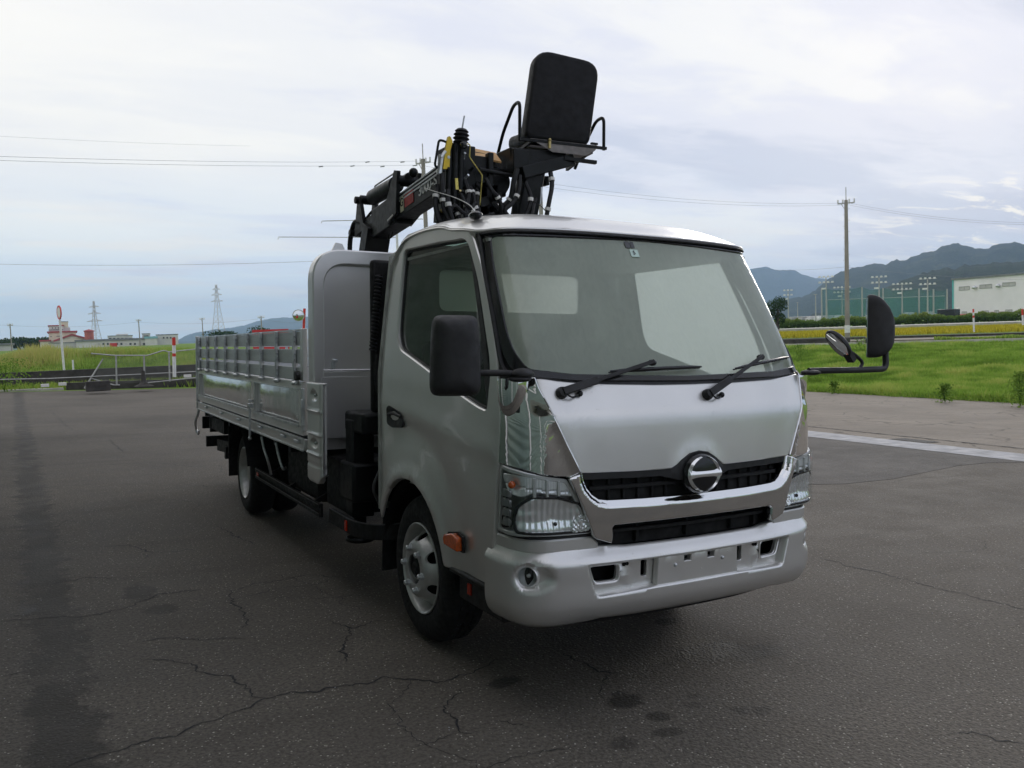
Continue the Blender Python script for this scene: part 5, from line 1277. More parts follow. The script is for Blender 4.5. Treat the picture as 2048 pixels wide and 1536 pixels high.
# cracks and the sealed joint
CR = [[(-2.51, .21), (-2.34, .23), (-2.17, .25), (-1.97, .31), (-1.79, .41), (-1.72, .45), (-1.57, .43), (-1.35, .38), (-1.19, .42), (-.99, .24), (-.78, .26), (-.66, .34), (-.55, .33)],
[(-1.72, .45), (-1.78, .65), (-1.79, .72), (-1.92, .89), (-1.92, 1.0), (-1.96, 1.06), (-2.15, 1.22)], [(-1.55, 2.24), (-1.57, 1.89), (-1.56, 1.72), (-1.57, 1.52), (-1.66, 1.39)],
[(-1.54, 2.2), (-1.3, 2.29), (-1.01, 2.34), (-.78, 2.14)], [(-1.16, 1.37), (-1.12, 1.23), (-1.09, 1.17), (-.92, 1.17), (-.79, 1.19)], [(-1.09, 1.17), (-1.18, .98), (-1.23, .85), (-1.28, .66)],
[(-.93, .13), (-1.0, .03), (-1.09, -.04), (-1.08, -.15), (-1.11, -.27), (-1.04, -.31)], [(-1.11, -.27), (-1.19, -.3), (-1.33, -.29)],
[(-2.78, 2.22), (-2.54, 2.16), (-2.28, 2.07), (-2.15, 2.15), (-1.94, 2.33), (-1.7, 2.34)], [(-2.53, 2.91), (-2.33, 3.0), (-2.12, 2.88)],
[(-2.19, 3.89), (-1.98, 3.87), (-1.87, 3.53), (-1.78, 3.48), (-1.53, 3.47)], [(-1.87, 3.53), (-1.93, 3.34)], [(-1.27, 4.32), (-1.2, 3.83), (-1.13, 3.4)],
[(-2.13, 1.47), (-2.03, 1.48), (-1.87, 1.39), (-1.8, 1.33), (-1.63, 1.28)], [(-2.74, 1.28), (-2.62, 1.28)], [(-2.42, 19.56), (-2.22, 15.71), (-2.12, 14.48)], [(-1.62, 12.24), (-1.59, 11.01), (-1.54, 10.27)],
[(-2.0, 9.0), (-1.2, 8.8), (-.9, 8.2), (-.2, 8.1)], [(-2.8, 7.3), (-2.0, 7.25), (-1.4, 6.9)], [(-1.04, 6.63), (-.97, 6.4)], [(-2.6, 12), (-1.2, 12.3), (.4, 11.8)],
[(2.43, .99), (2.41, .71), (2.45, .53), (2.45, .16), (2.47, -.17), (2.5, -.45), (2.52, -1.6)], [(.62, -1.21), (.71, -1.32), (.77, -1.42)], [(-.27, .32), (-.26, .01), (-.17, -.12)], [(-.84, -.36), (-.88, -.3), (-.92, -.24)]]
random.seed(11)
def crack_mesh(name, lines, wmin, wmax, h, zz=.35):
    mb = MB()
    for ln in lines:
        pts = [Vector((a, b, 0)) for a, b in ln]; d = []
        for a, b in zip(pts, pts[1:]):
            k = max(2, int((b-a).length/.018)); nn = Vector((-(b-a).y, (b-a).x, 0)).normalized()
            for i in range(k):
                t = i/k; d.append(a.lerp(b, t)+nn*zz*(noise.noise(a.lerp(b, t)*9)*.075+noise.noise(a.lerp(b, t)*31)*.050+noise.noise(a.lerp(b, t)*70)*.02))
        d.append(pts[-1]); n = len(d); vs = []
        for i, p in enumerate(d):
            q = d[min(i+1, n-1)]-d[max(i-1, 0)]; nn = Vector((-q.y, q.x, 0)).normalized()
            w = (wmin+(wmax-wmin)*abs(noise.noise(p*6+Vector((3, 1, 0))))*1.6)*min(1, .15+min(i, n-1-i)/6)
            vs += [p+nn*w/2+Vector((0, 0, h)), p-nn*w/2+Vector((0, 0, h))]
        mb.add(vs, [(2*i, 2*i+1, 2*i+3, 2*i+2) for i in range(n-1)])
    o = mb.build(name, 'tar', smooth=0, kind='structure'); o.matrix_world = TILT; return o
crack_mesh('ground_cracks', CR, .004, .016, .0015, .5)
random.seed(31); extra = []
for i in range(70):
    x = random.uniform(-2.9, 1.5) if i % 3 else random.uniform(1.8, 8.6); y = random.uniform(-1.6, 9) if i % 2 else random.uniform(4, 22); a = random.uniform(0, 6.28); ln = [(x, y)]
    for k in range(random.randint(2, 6)):
        a += random.uniform(-.8, .8); st_ = random.uniform(.08, .30)*(1+y*.06 if y > 0 else 1); x += math.cos(a)*st_; y += math.sin(a)*st_; ln.append((x, y))
    extra.append(ln)
crack_mesh('hairline_cracks', extra, .002, .007, .0012, .5)
# loose grit
random.seed(8); gm = MB()
for i in range(420):
    x = random.uniform(-2.9, 4.5); y = random.uniform(-2.4, 5); r_ = random.uniform(.0015, .0045); c_ = Vector((x, y, r_*.5)); v3 = [c_+Vector((random.uniform(.6, 1.3)*r_*dx_, random.uniform(.6, 1.3)*r_*dy_, random.uniform(.5, 1)*r_*dz_)) for dx_, dy_, dz_ in ((1, 0, 0), (-1, 0, 0), (0, 1, 0), (0, -1, 0), (0, 0, 1), (0, 0, -.6))]
    gm.add(v3, [(0, 2, 4), (2, 1, 4), (1, 3, 4), (3, 0, 4), (2, 0, 5), (1, 2, 5), (3, 1, 5), (0, 3, 5)])
go_ = gm.build('loose_grit', 'concrete', smooth=0, kind='stuff'); go_.matrix_world = TILT
crack_mesh('sealed_joint', [[(10.62, -20), (10.66, 4.1), (10.70, 8.5), (10.75, 30)]], .03, .12, .008, .4)

# land beyond the yard
def TR(D):
    return lerp_tab([(0, -.93), (24, -.93), (40, -.55), (55, -.06), (75, .06), (90, .20), (100, .62), (130, .90), (170, 1.15), (400, 1.3), (2000, 1.3), (20000, 1.3)], D)
def TL(D):
    return lerp_tab([(0, .12), (34, .10), (45, .15), (62, 1.0), (80, 1.25), (200, 1.45), (2000, 1.5), (20000, 1.5)], D)
er = ray(1800, 640); er = Vector((er.x, er.y, 0)).normalized(); el = ray(150, 690); el = Vector((el.x, el.y, 0)).normalized()
def land_z(x, y):
    dR = (x-CW.x)*er.x+(y-CW.y)*er.y; dL = (x-CW.x)*el.x+(y-CW.y)*el.y
    a = math.atan2(x-CW.x, y-CW.y); k = sst(R(12), R(34), a)
    z = TL(max(0, dL))*(1-k)+TR(max(0, dR))*k
    ex = max(0, x-XE*.9995); ey = max(0, y-YE); cx_ = min(max(x, -30), XE); e = math.hypot(ex, ey)
    t = sst(0, 14, e) if (x >= XE-.1) else sst(0, 3.0, e)
    if a > R(120) or a < R(-60): t = sst(0, 60, max(e, -30-x, -45-y))
    return plane_z(cx_)*(1-t)+z*t
def gridline(a, b, k0):
    out = []; t = a
    while t < b: out.append(t); t += max(k0, (t-a)*.12) if t >= a else k0
    out.append(b); return out
xs = [-9000, -5000, -2500, -1200, -600, -300, -150, -90, -60, -45, -30, -20, -14, -10]+[-7+i*1.6 for i in range(18)]+gridline(XE, 9000, 1.2)
ys = [-3000, -1000, -400, -200, -100, -70, -45, -20, 0, 10, 20]+gridline(YE, 12000, 1.0)
xs = sorted(set(xs)); ys = sorted(set(ys)); xs = [x for x in xs if x <= -7 or x <= 20.9 or x >= XE]
vs = []; idx = {}
for i, x in enumerate(xs):
    for j, y in enumerate(ys):
        idx[i, j] = len(vs); vs.append((x, y, land_z(x, y)+(.06*noise.noise(Vector((x*.13, y*.13, 0))) if (x > XE+1 or y > YE+4) and abs(x)+abs(y) < 400 else 0)))
fs = []
for i in range(len(xs)-1):
    for j in range(len(ys)-1):
        if xs[i] >= -30.01 and xs[i+1] <= XE+.01 and ys[j] >= -45.01 and ys[j+1] <= YE+.01: continue
        fs.append((idx[i, j], idx[i+1, j], idx[i+1, j+1], idx[i, j+1]))
mb = MB(); mb.add(vs, fs)
def grass():
    v = vec(); big = ns(v, .12, 5, .6, .5); mid = ns(v, 1.3, 6, .65)
    c = ramp(M('ADD', M('MULTIPLY', big, .55), M('MULTIPLY', mid, .45)), [(.34, (.085, .145, .025)), (.46, (.135, .225, .040)), (.56, (.18, .27, .05)), (.68, (.27, .29, .08))])
    return P(c, .9, 0, bump(ns(v, 18, 5, .7), .8, .08), Specular_IOR_Level=.15)
material('grass', grass)
mb.build('grass_field', 'grass', smooth=60, kind='structure')

# ------------------------------------------------------------------ vegetation helpers
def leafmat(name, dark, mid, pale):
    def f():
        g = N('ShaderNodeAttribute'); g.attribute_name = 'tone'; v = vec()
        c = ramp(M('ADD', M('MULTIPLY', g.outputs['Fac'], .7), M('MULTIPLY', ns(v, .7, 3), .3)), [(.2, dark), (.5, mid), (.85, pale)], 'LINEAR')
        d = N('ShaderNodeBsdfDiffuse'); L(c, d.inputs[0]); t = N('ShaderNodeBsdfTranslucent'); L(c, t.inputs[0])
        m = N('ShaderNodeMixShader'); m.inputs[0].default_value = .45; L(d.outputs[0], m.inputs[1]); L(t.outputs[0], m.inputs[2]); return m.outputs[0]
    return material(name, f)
leafmat('grass_blades', (.13, .22, .03), (.25, .40, .06), (.46, .50, .13))
leafmat('weed_leaves', (.11, .20, .03), (.27, .40, .08), (.50, .46, .16))
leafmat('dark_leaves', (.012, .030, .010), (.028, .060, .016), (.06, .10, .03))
leafmat('rice_leaves', (.30, .26, .02), (.46, .40, .03), (.62, .52, .06))
leafmat('hedge_leaves', (.05, .09, .02), (.12, .20, .04), (.27, .31, .09))
def blades(name, m, P0, h, w, lean=.35, tone=None, kind='stuff', parent=None, **k):
    """many single leaf blades; P0 (n,3) roots, h, w arrays"""
    n = len(P0); a = np.random.rand(n)*2*math.pi; b = np.random.rand(n)*2*math.pi
    d = np.stack([np.cos(a), np.sin(a), np.zeros(n)], 1)*w[:, None]/2
    tip = P0+np.stack([np.cos(b)*lean*h, np.sin(b)*lean*h, h], 1)
    V = np.empty((n*3, 3)); V[0::3] = P0-d; V[1::3] = P0+d; V[2::3] = tip
    me = bpy.data.meshes.new(name); me.vertices.add(n*3); me.vertices.foreach_set('co', V.ravel()); me.loops.add(n*3); me.loops.foreach_set('vertex_index', np.arange(n*3)); me.polygons.add(n)
    me.polygons.foreach_set('loop_start', np.arange(n)*3); me.polygons.foreach_set('loop_total', np.full(n, 3)); me.update(calc_edges=True)
    at = me.attributes.new('tone', 'FLOAT', 'POINT'); tn = np.repeat(tone if tone is not None else np.random.rand(n), 3); at.data.foreach_set('value', tn.astype(np.float32))
    me.materials.append(MATS[m]); return tag(link(bpy.data.objects.new(name, me), parent), kind=kind, **k)
def leaves(name, m, C, r, tone=None, parent=None, kind=None, flat=1., **k):
    """little leaf quads with random facing at centres C, half size r"""
    n = len(C); u = np.random.randn(n, 3); u /= np.linalg.norm(u, axis=1)[:, None]; w = np.random.randn(n, 3); w -= (w*u).sum(1)[:, None]*u; w /= np.linalg.norm(w, axis=1)[:, None]
    r = r[:, None]; V = np.empty((n*4, 3)); V[0::4] = C-u*r; V[1::4] = C-w*r*.6; V[2::4] = C+u*r; V[3::4] = C+w*r*.6
    me = bpy.data.meshes.new(name); me.vertices.add(n*4); me.vertices.foreach_set('co', V.ravel()); me.loops.add(n*4); me.loops.foreach_set('vertex_index', np.arange(n*4)); me.polygons.add(n)
    me.polygons.foreach_set('loop_start', np.arange(n)*4); me.polygons.foreach_set('loop_total', np.full(n, 4)); me.update(calc_edges=True)
    at = me.attributes.new('tone', 'FLOAT', 'POINT'); tn = np.repeat(tone if tone is not None else np.random.rand(n), 4); at.data.foreach_set('value', tn.astype(np.float32))
    me.materials.append(MATS[m]); return tag(link(bpy.data.objects.new(name, me), parent), kind=kind, **k)
def field(n, d0, d1, p0, p1, fn=None):
    """n random ground points between picture bearings p0..p1 and distances d0..d1"""
    out = []; a0 = ray(p0, 660); a1 = ray(p1, 640); A0 = math.atan2(a0.x, a0.y); A1 = math.atan2(a1.x, a1.y)
    u = np.random.rand(n); dd = d0*(d1/d0)**u; aa = A0+(A1-A0)*np.random.rand(n)
    X = CW.x+dd*np.sin(aa); Y = CW.y+dd*np.cos(aa)
    return X, Y, dd
# grass meadow on the right
X, Y, D = field(230000, 26, 62, 1050, 2200); keep = (X > XE+.02) & (((X-CW.x)*er.x+(Y-CW.y)*er.y) < 56.5)
X, Y, D = X[keep], Y[keep], D[keep]; Z = np.array([land_z(a, b) for a, b in zip(X, Y)])
pat = np.array([noise.noise(Vector((a*.22, b*.22, 1))) for a, b in zip(X, Y)]); edge = np.exp(-(X-XE)/1.2); pat2 = np.array([noise.noise(Vector((a*.9, b*.9, 7))) for a, b in zip(X, Y)])
hh = (.10+.10*np.random.rand(len(X))+.14*np.clip(pat, 0, 1)+.22*np.clip(pat2-.15, 0, 1)+.20*edge*np.random.rand(len(X)))
blades('meadow_grass', 'grass_blades', np.stack([X, Y, Z], 1), hh, .02+.02*np.random.rand(len(X))+.0007*D, .5, np.clip(.38+.55*pat+.55*pat2+.35*(np.random.rand(len(X))-.5)+.25*edge, 0, 1), label='fresh green meadow grass beyond the old asphalt')
n = 5000; yy_ = np.random.rand(n)*30+2; off_ = np.random.rand(n)**2*np.array([.10+.35*max(0, noise.noise(Vector((0, b*.8, 2)))+.2) for b in yy_]); xx_ = XE-off_
blades('edge_grass', 'grass_blades', np.stack([xx_, yy_, np.array([plane_z(a) for a in xx_])], 1), .04+.16*np.random.rand(n), .02+.02*np.random.rand(n), .7, np.clip(.3+.5*np.random.rand(n), 0, 1), label='grass creeping over the edge of the old asphalt')
# taller weeds standing along the asphalt edge
def weed_clump(px, py, d, h, n=260, wd=.5, label='scrubby dark green weed at the edge of the meadow'):
    p = spot(px, py, d); z = land_z(p.x, p.y); e = empty('weed_plant', (p.x, p.y, z), label=label, cat='weed')
    C = np.random.randn(n, 3)*np.array([wd*.3, wd*.3, 0]); C[:, 2] = np.random.rand(n)**.8*h; C[:, :2] *= (1-.55*(C[:, 2]/h))[:, None]
    leaves('foliage', 'weed_leaves', C, .03+.03*np.random.rand(n), tone=np.clip(.05+.35*np.random.rand(n), 0, 1), parent=e)
    st = MB()
    for i in range(5): a = random.random()*6; st.tube([(0, 0, 0), (math.cos(a)*wd*.12, math.sin(a)*wd*.12, h*.5), (math.cos(a)*wd*.22, math.sin(a)*wd*.22, h*.95)], .008, 5)
    st.build('stem', 'weed_leaves', e)
weed_clump(2040, 800, 26, .95, 420, .7, 'tall dark green weed at the right edge of the meadow')
weed_clump(1890, 795, 27.3, .55, 260, .55, 'low scrubby weed on the asphalt edge left of the tallest weed')
weed_clump(1668, 780, 31, .45, 160, .4, 'small thin weed on the asphalt edge beside the truck mirror cup')
weed_clump(1600, 716, 46, .9, 260, 1.2, 'bright round bush beside the concrete wall and the windscreen')
weed_clump(1725, 705, 50, .8, 260, 1.6, 'dark tuft in the meadow between the two side mirrors')
# retaining wall, road and verge beyond the meadow
pr = Vector((er.y, -er.x, 0))                      # along the wall, towards the right
def RP(D, side_, z): return Vector((CW.x, CW.y, 0))+er*D+pr*side_+Vector((0, 0, z))
def strip(name, D0, D1, s0, s1, z, m, h=.05, kind='structure', **k):
    mb = MB(); a, b, c, d = RP(D0, s0, z), RP(D0, s1, z), RP(D1, s1, z), RP(D1, s0, z); dn = Vector((0, 0, -h))
    mb.add([a, b, c, d, a+dn, b+dn, c+dn, d+dn], [(0, 1, 2, 3), (0, 4, 5, 1), (1, 5, 6, 2), (2, 6, 7, 3), (3, 7, 4, 0)]); return mb.build(name, m, smooth=0, kind=kind, **k)
strip('canal_wall', 57.0, 57.35, -60, 40, .18, 'concrete_pale', 1.2, kind=None, label='low weathered concrete canal wall along the far side of the meadow', cat='wall')
strip('canal_wall', 59.4, 59.7, -60, -3, .42, 'concrete_dark', 1.2, kind=None, label='darker second canal wall behind the pale one', cat='wall')
strip('road', 61.5, 66.5, -70, 60, .16, 'asphalt_old', .3)
strip('irrigation_ditch', 67.5, 68.6, -70, 60, .30, 'concrete_dark', .3)
strip('rice_paddy', 70, 88, -40, 60, .36, 'rice', .3) if False else None
X = []; 
n = 85000; u_ = np.random.rand(n)*20+74; v_ = np.random.rand(n)*131-70
Pn = np.array([tuple(RP(a, b, 0)) for a, b in zip(u_, v_)]); Pn[:, 2] = .22+(u_-70)*.006
blades('rice_crop', 'rice_leaves', Pn, .30+.12*np.random.rand(n), .05+.05*np.random.rand(n), .35, label='bright yellow ripening rice in the paddy beyond the road')
strip('far_path', 99, 109, -80, 70, .80, 'concrete_pale', .3)
n = 42000; u_ = 112+3*np.random.rand(n); v_ = np.random.rand(n)*150-70; hgt = np.array([1.0+.5*noise.noise(Vector((a*.25, 0, 0)))+.3*noise.noise(Vector((a*1.3, 0, 0))) for a in v_])
Pn = np.array([tuple(RP(a, b, 0)) for a, b in zip(u_, v_)]); Pn[:, 2] = .85+np.random.rand(n)*hgt
leaves('far_reeds', 'hedge_leaves', Pn, .12+.12*np.random.rand(n), tone=np.clip(.1+.6*(Pn[:, 2]-.85), 0, 1), kind='stuff', label='ragged green bank of reeds and grass in front of the warehouse')
n = 12000; u_ = 60+1.3*np.random.rand(n); v_ = np.random.rand(n)*40+2
Pn = np.array([tuple(RP(a, b, .12)) for a, b in zip(u_, v_)]); pt_ = np.array([max(0, noise.noise(Vector((b*.35, 3, 0)))+.12) for b in v_])
blades('verge_grass', 'grass_blades', Pn, .15+.6*pt_*np.random.rand(n), .05+.03*np.random.rand(n), .4, label='tufted grass on the verge above the canal wall')

# ------------------------------------------------------------------ hills
def hillmat(name, a, b, c_, sc):
    def f():
        v = vec(); n1 = ns(v, sc, 8, .68, .4); n2 = ns(v, sc*9, 4, .7)
        c = ramp(M('ADD', M('MULTIPLY', n1, .6), M('MULTIPLY', n2, .4)), [(.36, a), (.5, b), (.66, c_)])
        return P(c, .95, 0, bump(n2, .9, 14), Specular_IOR_Level=.05)
    return material(name, f)
hillmat('forest_near', (.006, .014, .006), (.022, .040, .016), (.085, .095, .045), .016)
hillmat('forest_far', (.008, .016, .012), (.014, .026, .020), (.022, .034, .026), .003)
def hill(name, prof, D, depth, m, rough, kind='structure'):
    """ridge whose skyline passes the bearings in prof [(px, py)], at distance D, falling away over depth on both sides"""
    tab = smooth_tab(sorted(prof)); p0, p1 = tab[0][0], tab[-1][0]; n = 200; K = 22; vs = []
    for i in range(n+1):
        px = p0+(p1-p0)*i/n; py = lerp_tab(tab, px); top = spot(px, py, D); hz = top.z+rough*(noise.noise(Vector((px*.05, D*.01, 0)))*.7+noise.noise(Vector((px*.21, 2, 0)))*.3+noise.noise(Vector((px*.6, 5, 0)))*.2)
        d = Vector((top.x-CW.x, top.y-CW.y, 0)).normalized()
        for k in range(K+1):
            t = k/K*1.6; q = Vector((CW.x, CW.y, 0))+d*(D-depth+depth*t)
            sh = math.sin(min(1, t)*math.pi/2)**1.15 if t <= 1 else math.cos((t-1)*math.pi/2*1.4)
            g = noise.noise(Vector((q.x*.004, q.y*.004, 0)))*.13+noise.noise(Vector((q.x*.013, q.y*.013, 4)))*.06
            e = math.sin(math.pi*min(1, t)) if t < 1 else 0
            vs.append((q.x, q.y, 1+max(-20, (hz)*(sh+g*e))))
    mb = MB(); mb.add(vs, [(i*(K+1)+k, i*(K+1)+k+1, (i+1)*(K+1)+k+1, (i+1)*(K+1)+k) for i in range(n) for k in range(K)]); return mb.build(name, m, smooth=60, kind=kind)
hill('near_hill', [(1600, 640), (1660, 622), (1720, 600), (1765, 582), (1800, 566), (1850, 548), (1900, 540), (1960, 532), (2048, 525), (2250, 500), (2400, 520), (2600, 640)], 1200, 420, 'forest_near', 7)
hill('wooded_ridge', [(1480, 636), (1540, 606), (1580, 598), (1620, 588), (1655, 562), (1680, 546), (1730, 534), (1790, 526), (1850, 508), (1885, 494), (1915, 489), (1940, 494), (1970, 498), (2000, 490), (2048, 488), (2200, 470), (2350, 500), (2600, 630)], 2200, 650, 'forest_near', 11)
hill('blue_mountain', [(1300, 640), (1400, 590), (1470, 552), (1515, 540), (1560, 543), (1580, 541), (1620, 554), (1665, 562), (1760, 585), (1900, 620), (1990, 634)], 4500, 1000, 'forest_far', 12)
hill('far_mountain', [(340, 690), (380, 669), (430, 660), (470, 655), (500, 648), (525, 641), (545, 637), (580, 636), (620, 634), (680, 640), (760, 655), (850, 668)], 5000, 900, 'forest_far', 6)
hill('low_hills', [(-200, 695), (0, 694), (200, 689), (380, 683), (600, 672), (900, 668), (1200, 652), (1500, 640)], 3900, 500, 'forest_far', 3)
def tree(px, py_top, d, wd, label, m='dark_leaves', n=1500, trunk=.25, grp=None, base=None):
    p = spot(px, py_top, d); z = land_z(p.x, p.y) if base is None else base; h = p.z-z
    e = empty('tree', (p.x, p.y, z), label=label, cat='tree', group=grp)
    C = []; T_ = []; lobes = [(random.uniform(-.32, .32)*wd, random.uniform(-.32, .32)*wd, h*random.uniform(.35, .80), random.uniform(.20, .34)*wd) for _ in range(9)]+[(0, 0, h*.72, wd*.3)]
    for i in range(n):
        cx_, cy_, cz_, r_ = random.choice(lobes); v_ = Vector((random.gauss(0, 1), random.gauss(0, 1), random.gauss(0, 1))).normalized()*r_*random.uniform(.5, 1.0)**.5
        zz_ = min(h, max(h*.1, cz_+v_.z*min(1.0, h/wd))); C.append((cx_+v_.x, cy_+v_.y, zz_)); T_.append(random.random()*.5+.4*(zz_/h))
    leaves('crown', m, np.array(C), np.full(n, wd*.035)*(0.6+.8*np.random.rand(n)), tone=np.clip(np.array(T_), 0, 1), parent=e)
    t = MB(); t.tube([(0, 0, -.2), (0, 0, h*.35), (.05*wd, 0, h*.7)], [trunk, trunk*.7, trunk*.25], 7)
    for i in range(3): a = i*2.1; t.tube([(0, 0, h*.3), (math.cos(a)*wd*.22, math.sin(a)*wd*.22, h*.6)], [trunk*.4, trunk*.12], 5)
    t.build('trunk', 'bark', e)
simple('bark', (.06, .045, .035), .9, 0, .3, 5)
random.seed(21)
tree(1554, 591, 100, 2.6, 'dark rounded tree beside the windscreen edge and the ball field', n=1900)
for px, py, w_, d_, lb in [(15, 678, 14, 330, 'dark tree cut by the left edge of the photo'), (38, 675, 15, 330, 'second dark tree from the left edge'), (58, 677, 14, 325, 'tree in the middle of the dark group left of the plant'), (80, 675, 12, 330, 'dark tree touching the red roofed plant'), (4, 681, 9, 310, 'low dark tree at the far left'),
                           (438, 659, 10, 250, 'small rounded tree over the bed gate beside the pylon'), (458, 662, 6, 255, 'wider small tree right of the pylon'), (515, 652, 6.5, 240, 'rounded tree behind the bed gate near a utility pole'), (560, 659, 4, 240, 'low tree right of the red container')]:
    tree(px, py, d_, w_, lb, n=700, trunk=.3)

# weeds, bushes and field on the left
n = 60000; X, Y, D = field(n, 42, 66, -120, 420); pat = np.array([noise.noise(Vector((a*.16, b*.10, 5)))+.4*noise.noise(Vector((a*.6, b*.5, 9))) for a, b in zip(X, Y)]); 
kx = np.clip((np.arctan2(X-CW.x, Y-CW.y)-math.atan2(ray(-60, 700).x, ray(-60, 700).y))/.05, .45, 1)*np.clip((D-44-8*np.clip((math.atan2(ray(300, 700).x, ray(300, 700).y)-np.arctan2(X-CW.x, Y-CW.y))/.17, 0, 1))/4, .12, 1)
hh = (.16+1.05*kx*np.clip(.45+pat, .1, 1.2)*np.clip(1-np.abs(D-56)/16, .25, 1))*np.random.rand(n)**.6
Z = np.array([land_z(a, b) for a, b in zip(X, Y)])
blades('tall_weeds', 'weed_leaves', np.stack([X, Y, Z], 1), hh, .06+.06*np.random.rand(n), .28, np.clip(.50+.6*pat+.35*(np.random.rand(n)-.5), 0, 1), label='tall mixed green and straw weeds on the bank behind the yard wall')
n = 26000; X, Y, D = field(n, 35, 46, -160, 420); Z = np.array([land_z(a, b) for a, b in zip(X, Y)])
blades('bank_grass', 'grass_blades', np.stack([X, Y, Z], 1), .12+.22*np.random.rand(n), .04+.03*np.random.rand(n), .4, np.clip(.55+.3*np.random.rand(n), 0, 1), label='bright short grass just behind the yard wall')
weed_clump(8, 758, 34.5, 1.0, 500, 2.0, 'dark green bush over the wall at the left edge'); weed_clump(20, 742, 45, 1.1, 500, 3.2, 'darker hedge-like weeds at the left edge of the bank')

# ------------------------------------------------------------------ yard edge on the left
def box_between(name, a, b, w, h, m, **k):
    mb = MB(); mb.bar(a, b, w, h); return mb.build(name, m, smooth=0, **k)
wa = Vector((-14, 32.6, 0)); wb = Vector((9.5, 33.6, 0))
zt = lambda p, h: Vector((p.x, p.y, h))
box_between('yard_wall', zt(wa, .42), zt(wb, .30), .3, .85, 'concrete_dark', label='long dark stained concrete wall behind the yard', cat='wall')
box_between('lower_wall', Vector((-1.9, 31.55, .14)), Vector((9.5, 31.9, -.12)), .25, .42, 'concrete_dark', label='lower dark concrete step in front of the wall', cat='wall')
mb = MB(); mb.bar(Vector((-14, 31.2, .40)), Vector((-2.0, 31.8, .12)), .6, .1); o = mb.build('concrete_apron', 'concrete_pale', smooth=0, kind='structure')
simple('pipe_grey', (.42, .42, .40), .5, .5, .2, 10)
def pole_pt(px, py, d): return spot(px, py, d)
dF = 33.2
fence = empty('pipe_fence', spot(290, 770, dF), label='bent galvanised pipe and mesh fence at the back of the yard', cat='fence'); f0 = Vector(fence.location)
def fp(px, py, d=dF): return spot(px, py, d)-f0
def pipe(nm, pts, r=.035):
    q = MB(); q.tube([fp(*p) for p in pts], r*.72, 7); q.build(nm, 'pipe_grey', fence)
pipe('top_rail', [(182, 707), (230, 711), (295, 711), (327, 701), (338, 704), (395, 698)]); pipe('brace', [(206, 718), (169, 777)], .04); pipe('lower_rail', [(0, 759), (100, 757), (290, 748), (395, 743)], .025); pipe('bottom_rail', [(183, 757), (228, 770), (240, 770)], .03); pipe('bottom_rail', [(290, 766), (330, 762), (395, 755)], .03)
for x, t, b, w_ in ((232, 712, 770, .06), (288, 712, 768, .055), (338, 704, 763, .045)):
    q = MB(); q.bar(fp(x, t), fp(x+1.5, b), .10 if w_ > .05 else .07, .05, (1, 0, 0)); q.build('post', 'pipe_grey', fence)
def mesh_net():
    v = vec(); a = N('ShaderNodeSeparateXYZ'); L(v, a.inputs[0])
    t = N('ShaderNodeBsdfTransparent'); d = N('ShaderNodeBsdfDiffuse'); d.inputs[0].default_value = (.3, .31, .29, 1)
    s1 = M('ABSOLUTE', M('SINE', M('MULTIPLY', M('ADD', a.outputs[0], a.outputs[2]), 45))); s2 = M('ABSOLUTE', M('SINE', M('MULTIPLY', M('SUBTRACT', a.outputs[0], a.outputs[2]), 45)))
    k = M('LESS_THAN', M('MINIMUM', s1, s2), .12); m = N('ShaderNodeMixShader'); L(k, m.inputs[0]); L(t.outputs[0], m.inputs[1]); L(d.outputs[0], m.inputs[2]); return m.outputs[0]
material('chain_link', mesh_net)
q = MB(); q.add([fp(206, 714), fp(232, 714), fp(288, 714), fp(338, 706), fp(395, 700), fp(395, 752), fp(338, 758), fp(288, 764), fp(232, 768), fp(190, 757)], [(0, 1, 8, 9), (1, 2, 7, 8), (2, 3, 6, 7), (3, 4, 5, 6)]); q.build('mesh', 'chain_link', fence, smooth=0)
cbk = MB(); cbk.cbox(spot(196, 772, 31.6), (.75, .4, .34)); cbk.build('concrete_block', 'concrete_dark', bevel=.02, label='mossy concrete block lying under the pipe fence', cat='block')
for i, (px, py, lb) in enumerate([(90, 771, 'white brick on the left end of the low wall'), (125, 768, 'white brick near the sign pole foot'), (375, 752, 'white brick behind the red and white marker')]):
    b = MB(); b.cbox(spot(px, py, 31.9), (.24, .15, .10)); b.build('white_brick', 'white_tape', bevel=.006, label=lb, cat='brick', group='white bricks by the yard wall')
mnd = MB(); mnd.lathe([(.34, 0), (.16, .08), (.08, .2), (.06, .55)], spot(288, 772, 32.6), (0, 0, 1), 14); mnd.build('post_base', 'concrete_dark', label='dark cone shaped post foot under the pipe fence', cat='post base')
def band_pole(px, ytop, ybot, d, r, bands, label, grp=None, name='marker_pole'):
    a = spot(px, ybot, d); t = spot(px-1.5, ytop, d); e = empty(name, a, label=label, cat='marker pole', group=grp); cur = 0
    for f_, m in bands:
        q = MB(); q.cyl((t-a)*cur, (t-a)*f_, r, 12); q.build('band', m, e); cur = f_
simple('signal_red', (.60, .035, .02), .45, 0, .1, 10); simple('pole_white', (.72, .72, .70), .5, 0, .1, 6)
band_pole(349, 675, 754, 31.8, .060, [(.42, 'pole_white'), (.52, 'pole_white'), (.60, 'signal_red'), (.80, 'pole_white'), (1.0, 'signal_red')], 'red and white banded marker post at the yard fence')
band_pole(147, 720, 747, 40, .035, [(1.0, 'pole_white')], 'short white post right of the tall sign pole')
band_pole(1948, 618, 664, 68, .06, [(.62, 'pole_white'), (.72, 'signal_red'), (.85, 'pole_white'), (1.0, 'signal_red')], 'red and white snow pole beyond the meadow in front of the warehouse', 'red and white snow poles by the far road')
band_pole(2046, 618, 650, 68, .06, [(.62, 'pole_white'), (.72, 'signal_red'), (1.0, 'signal_red')], 'red and white snow pole at the right edge of the photo', 'red and white snow poles by the far road')
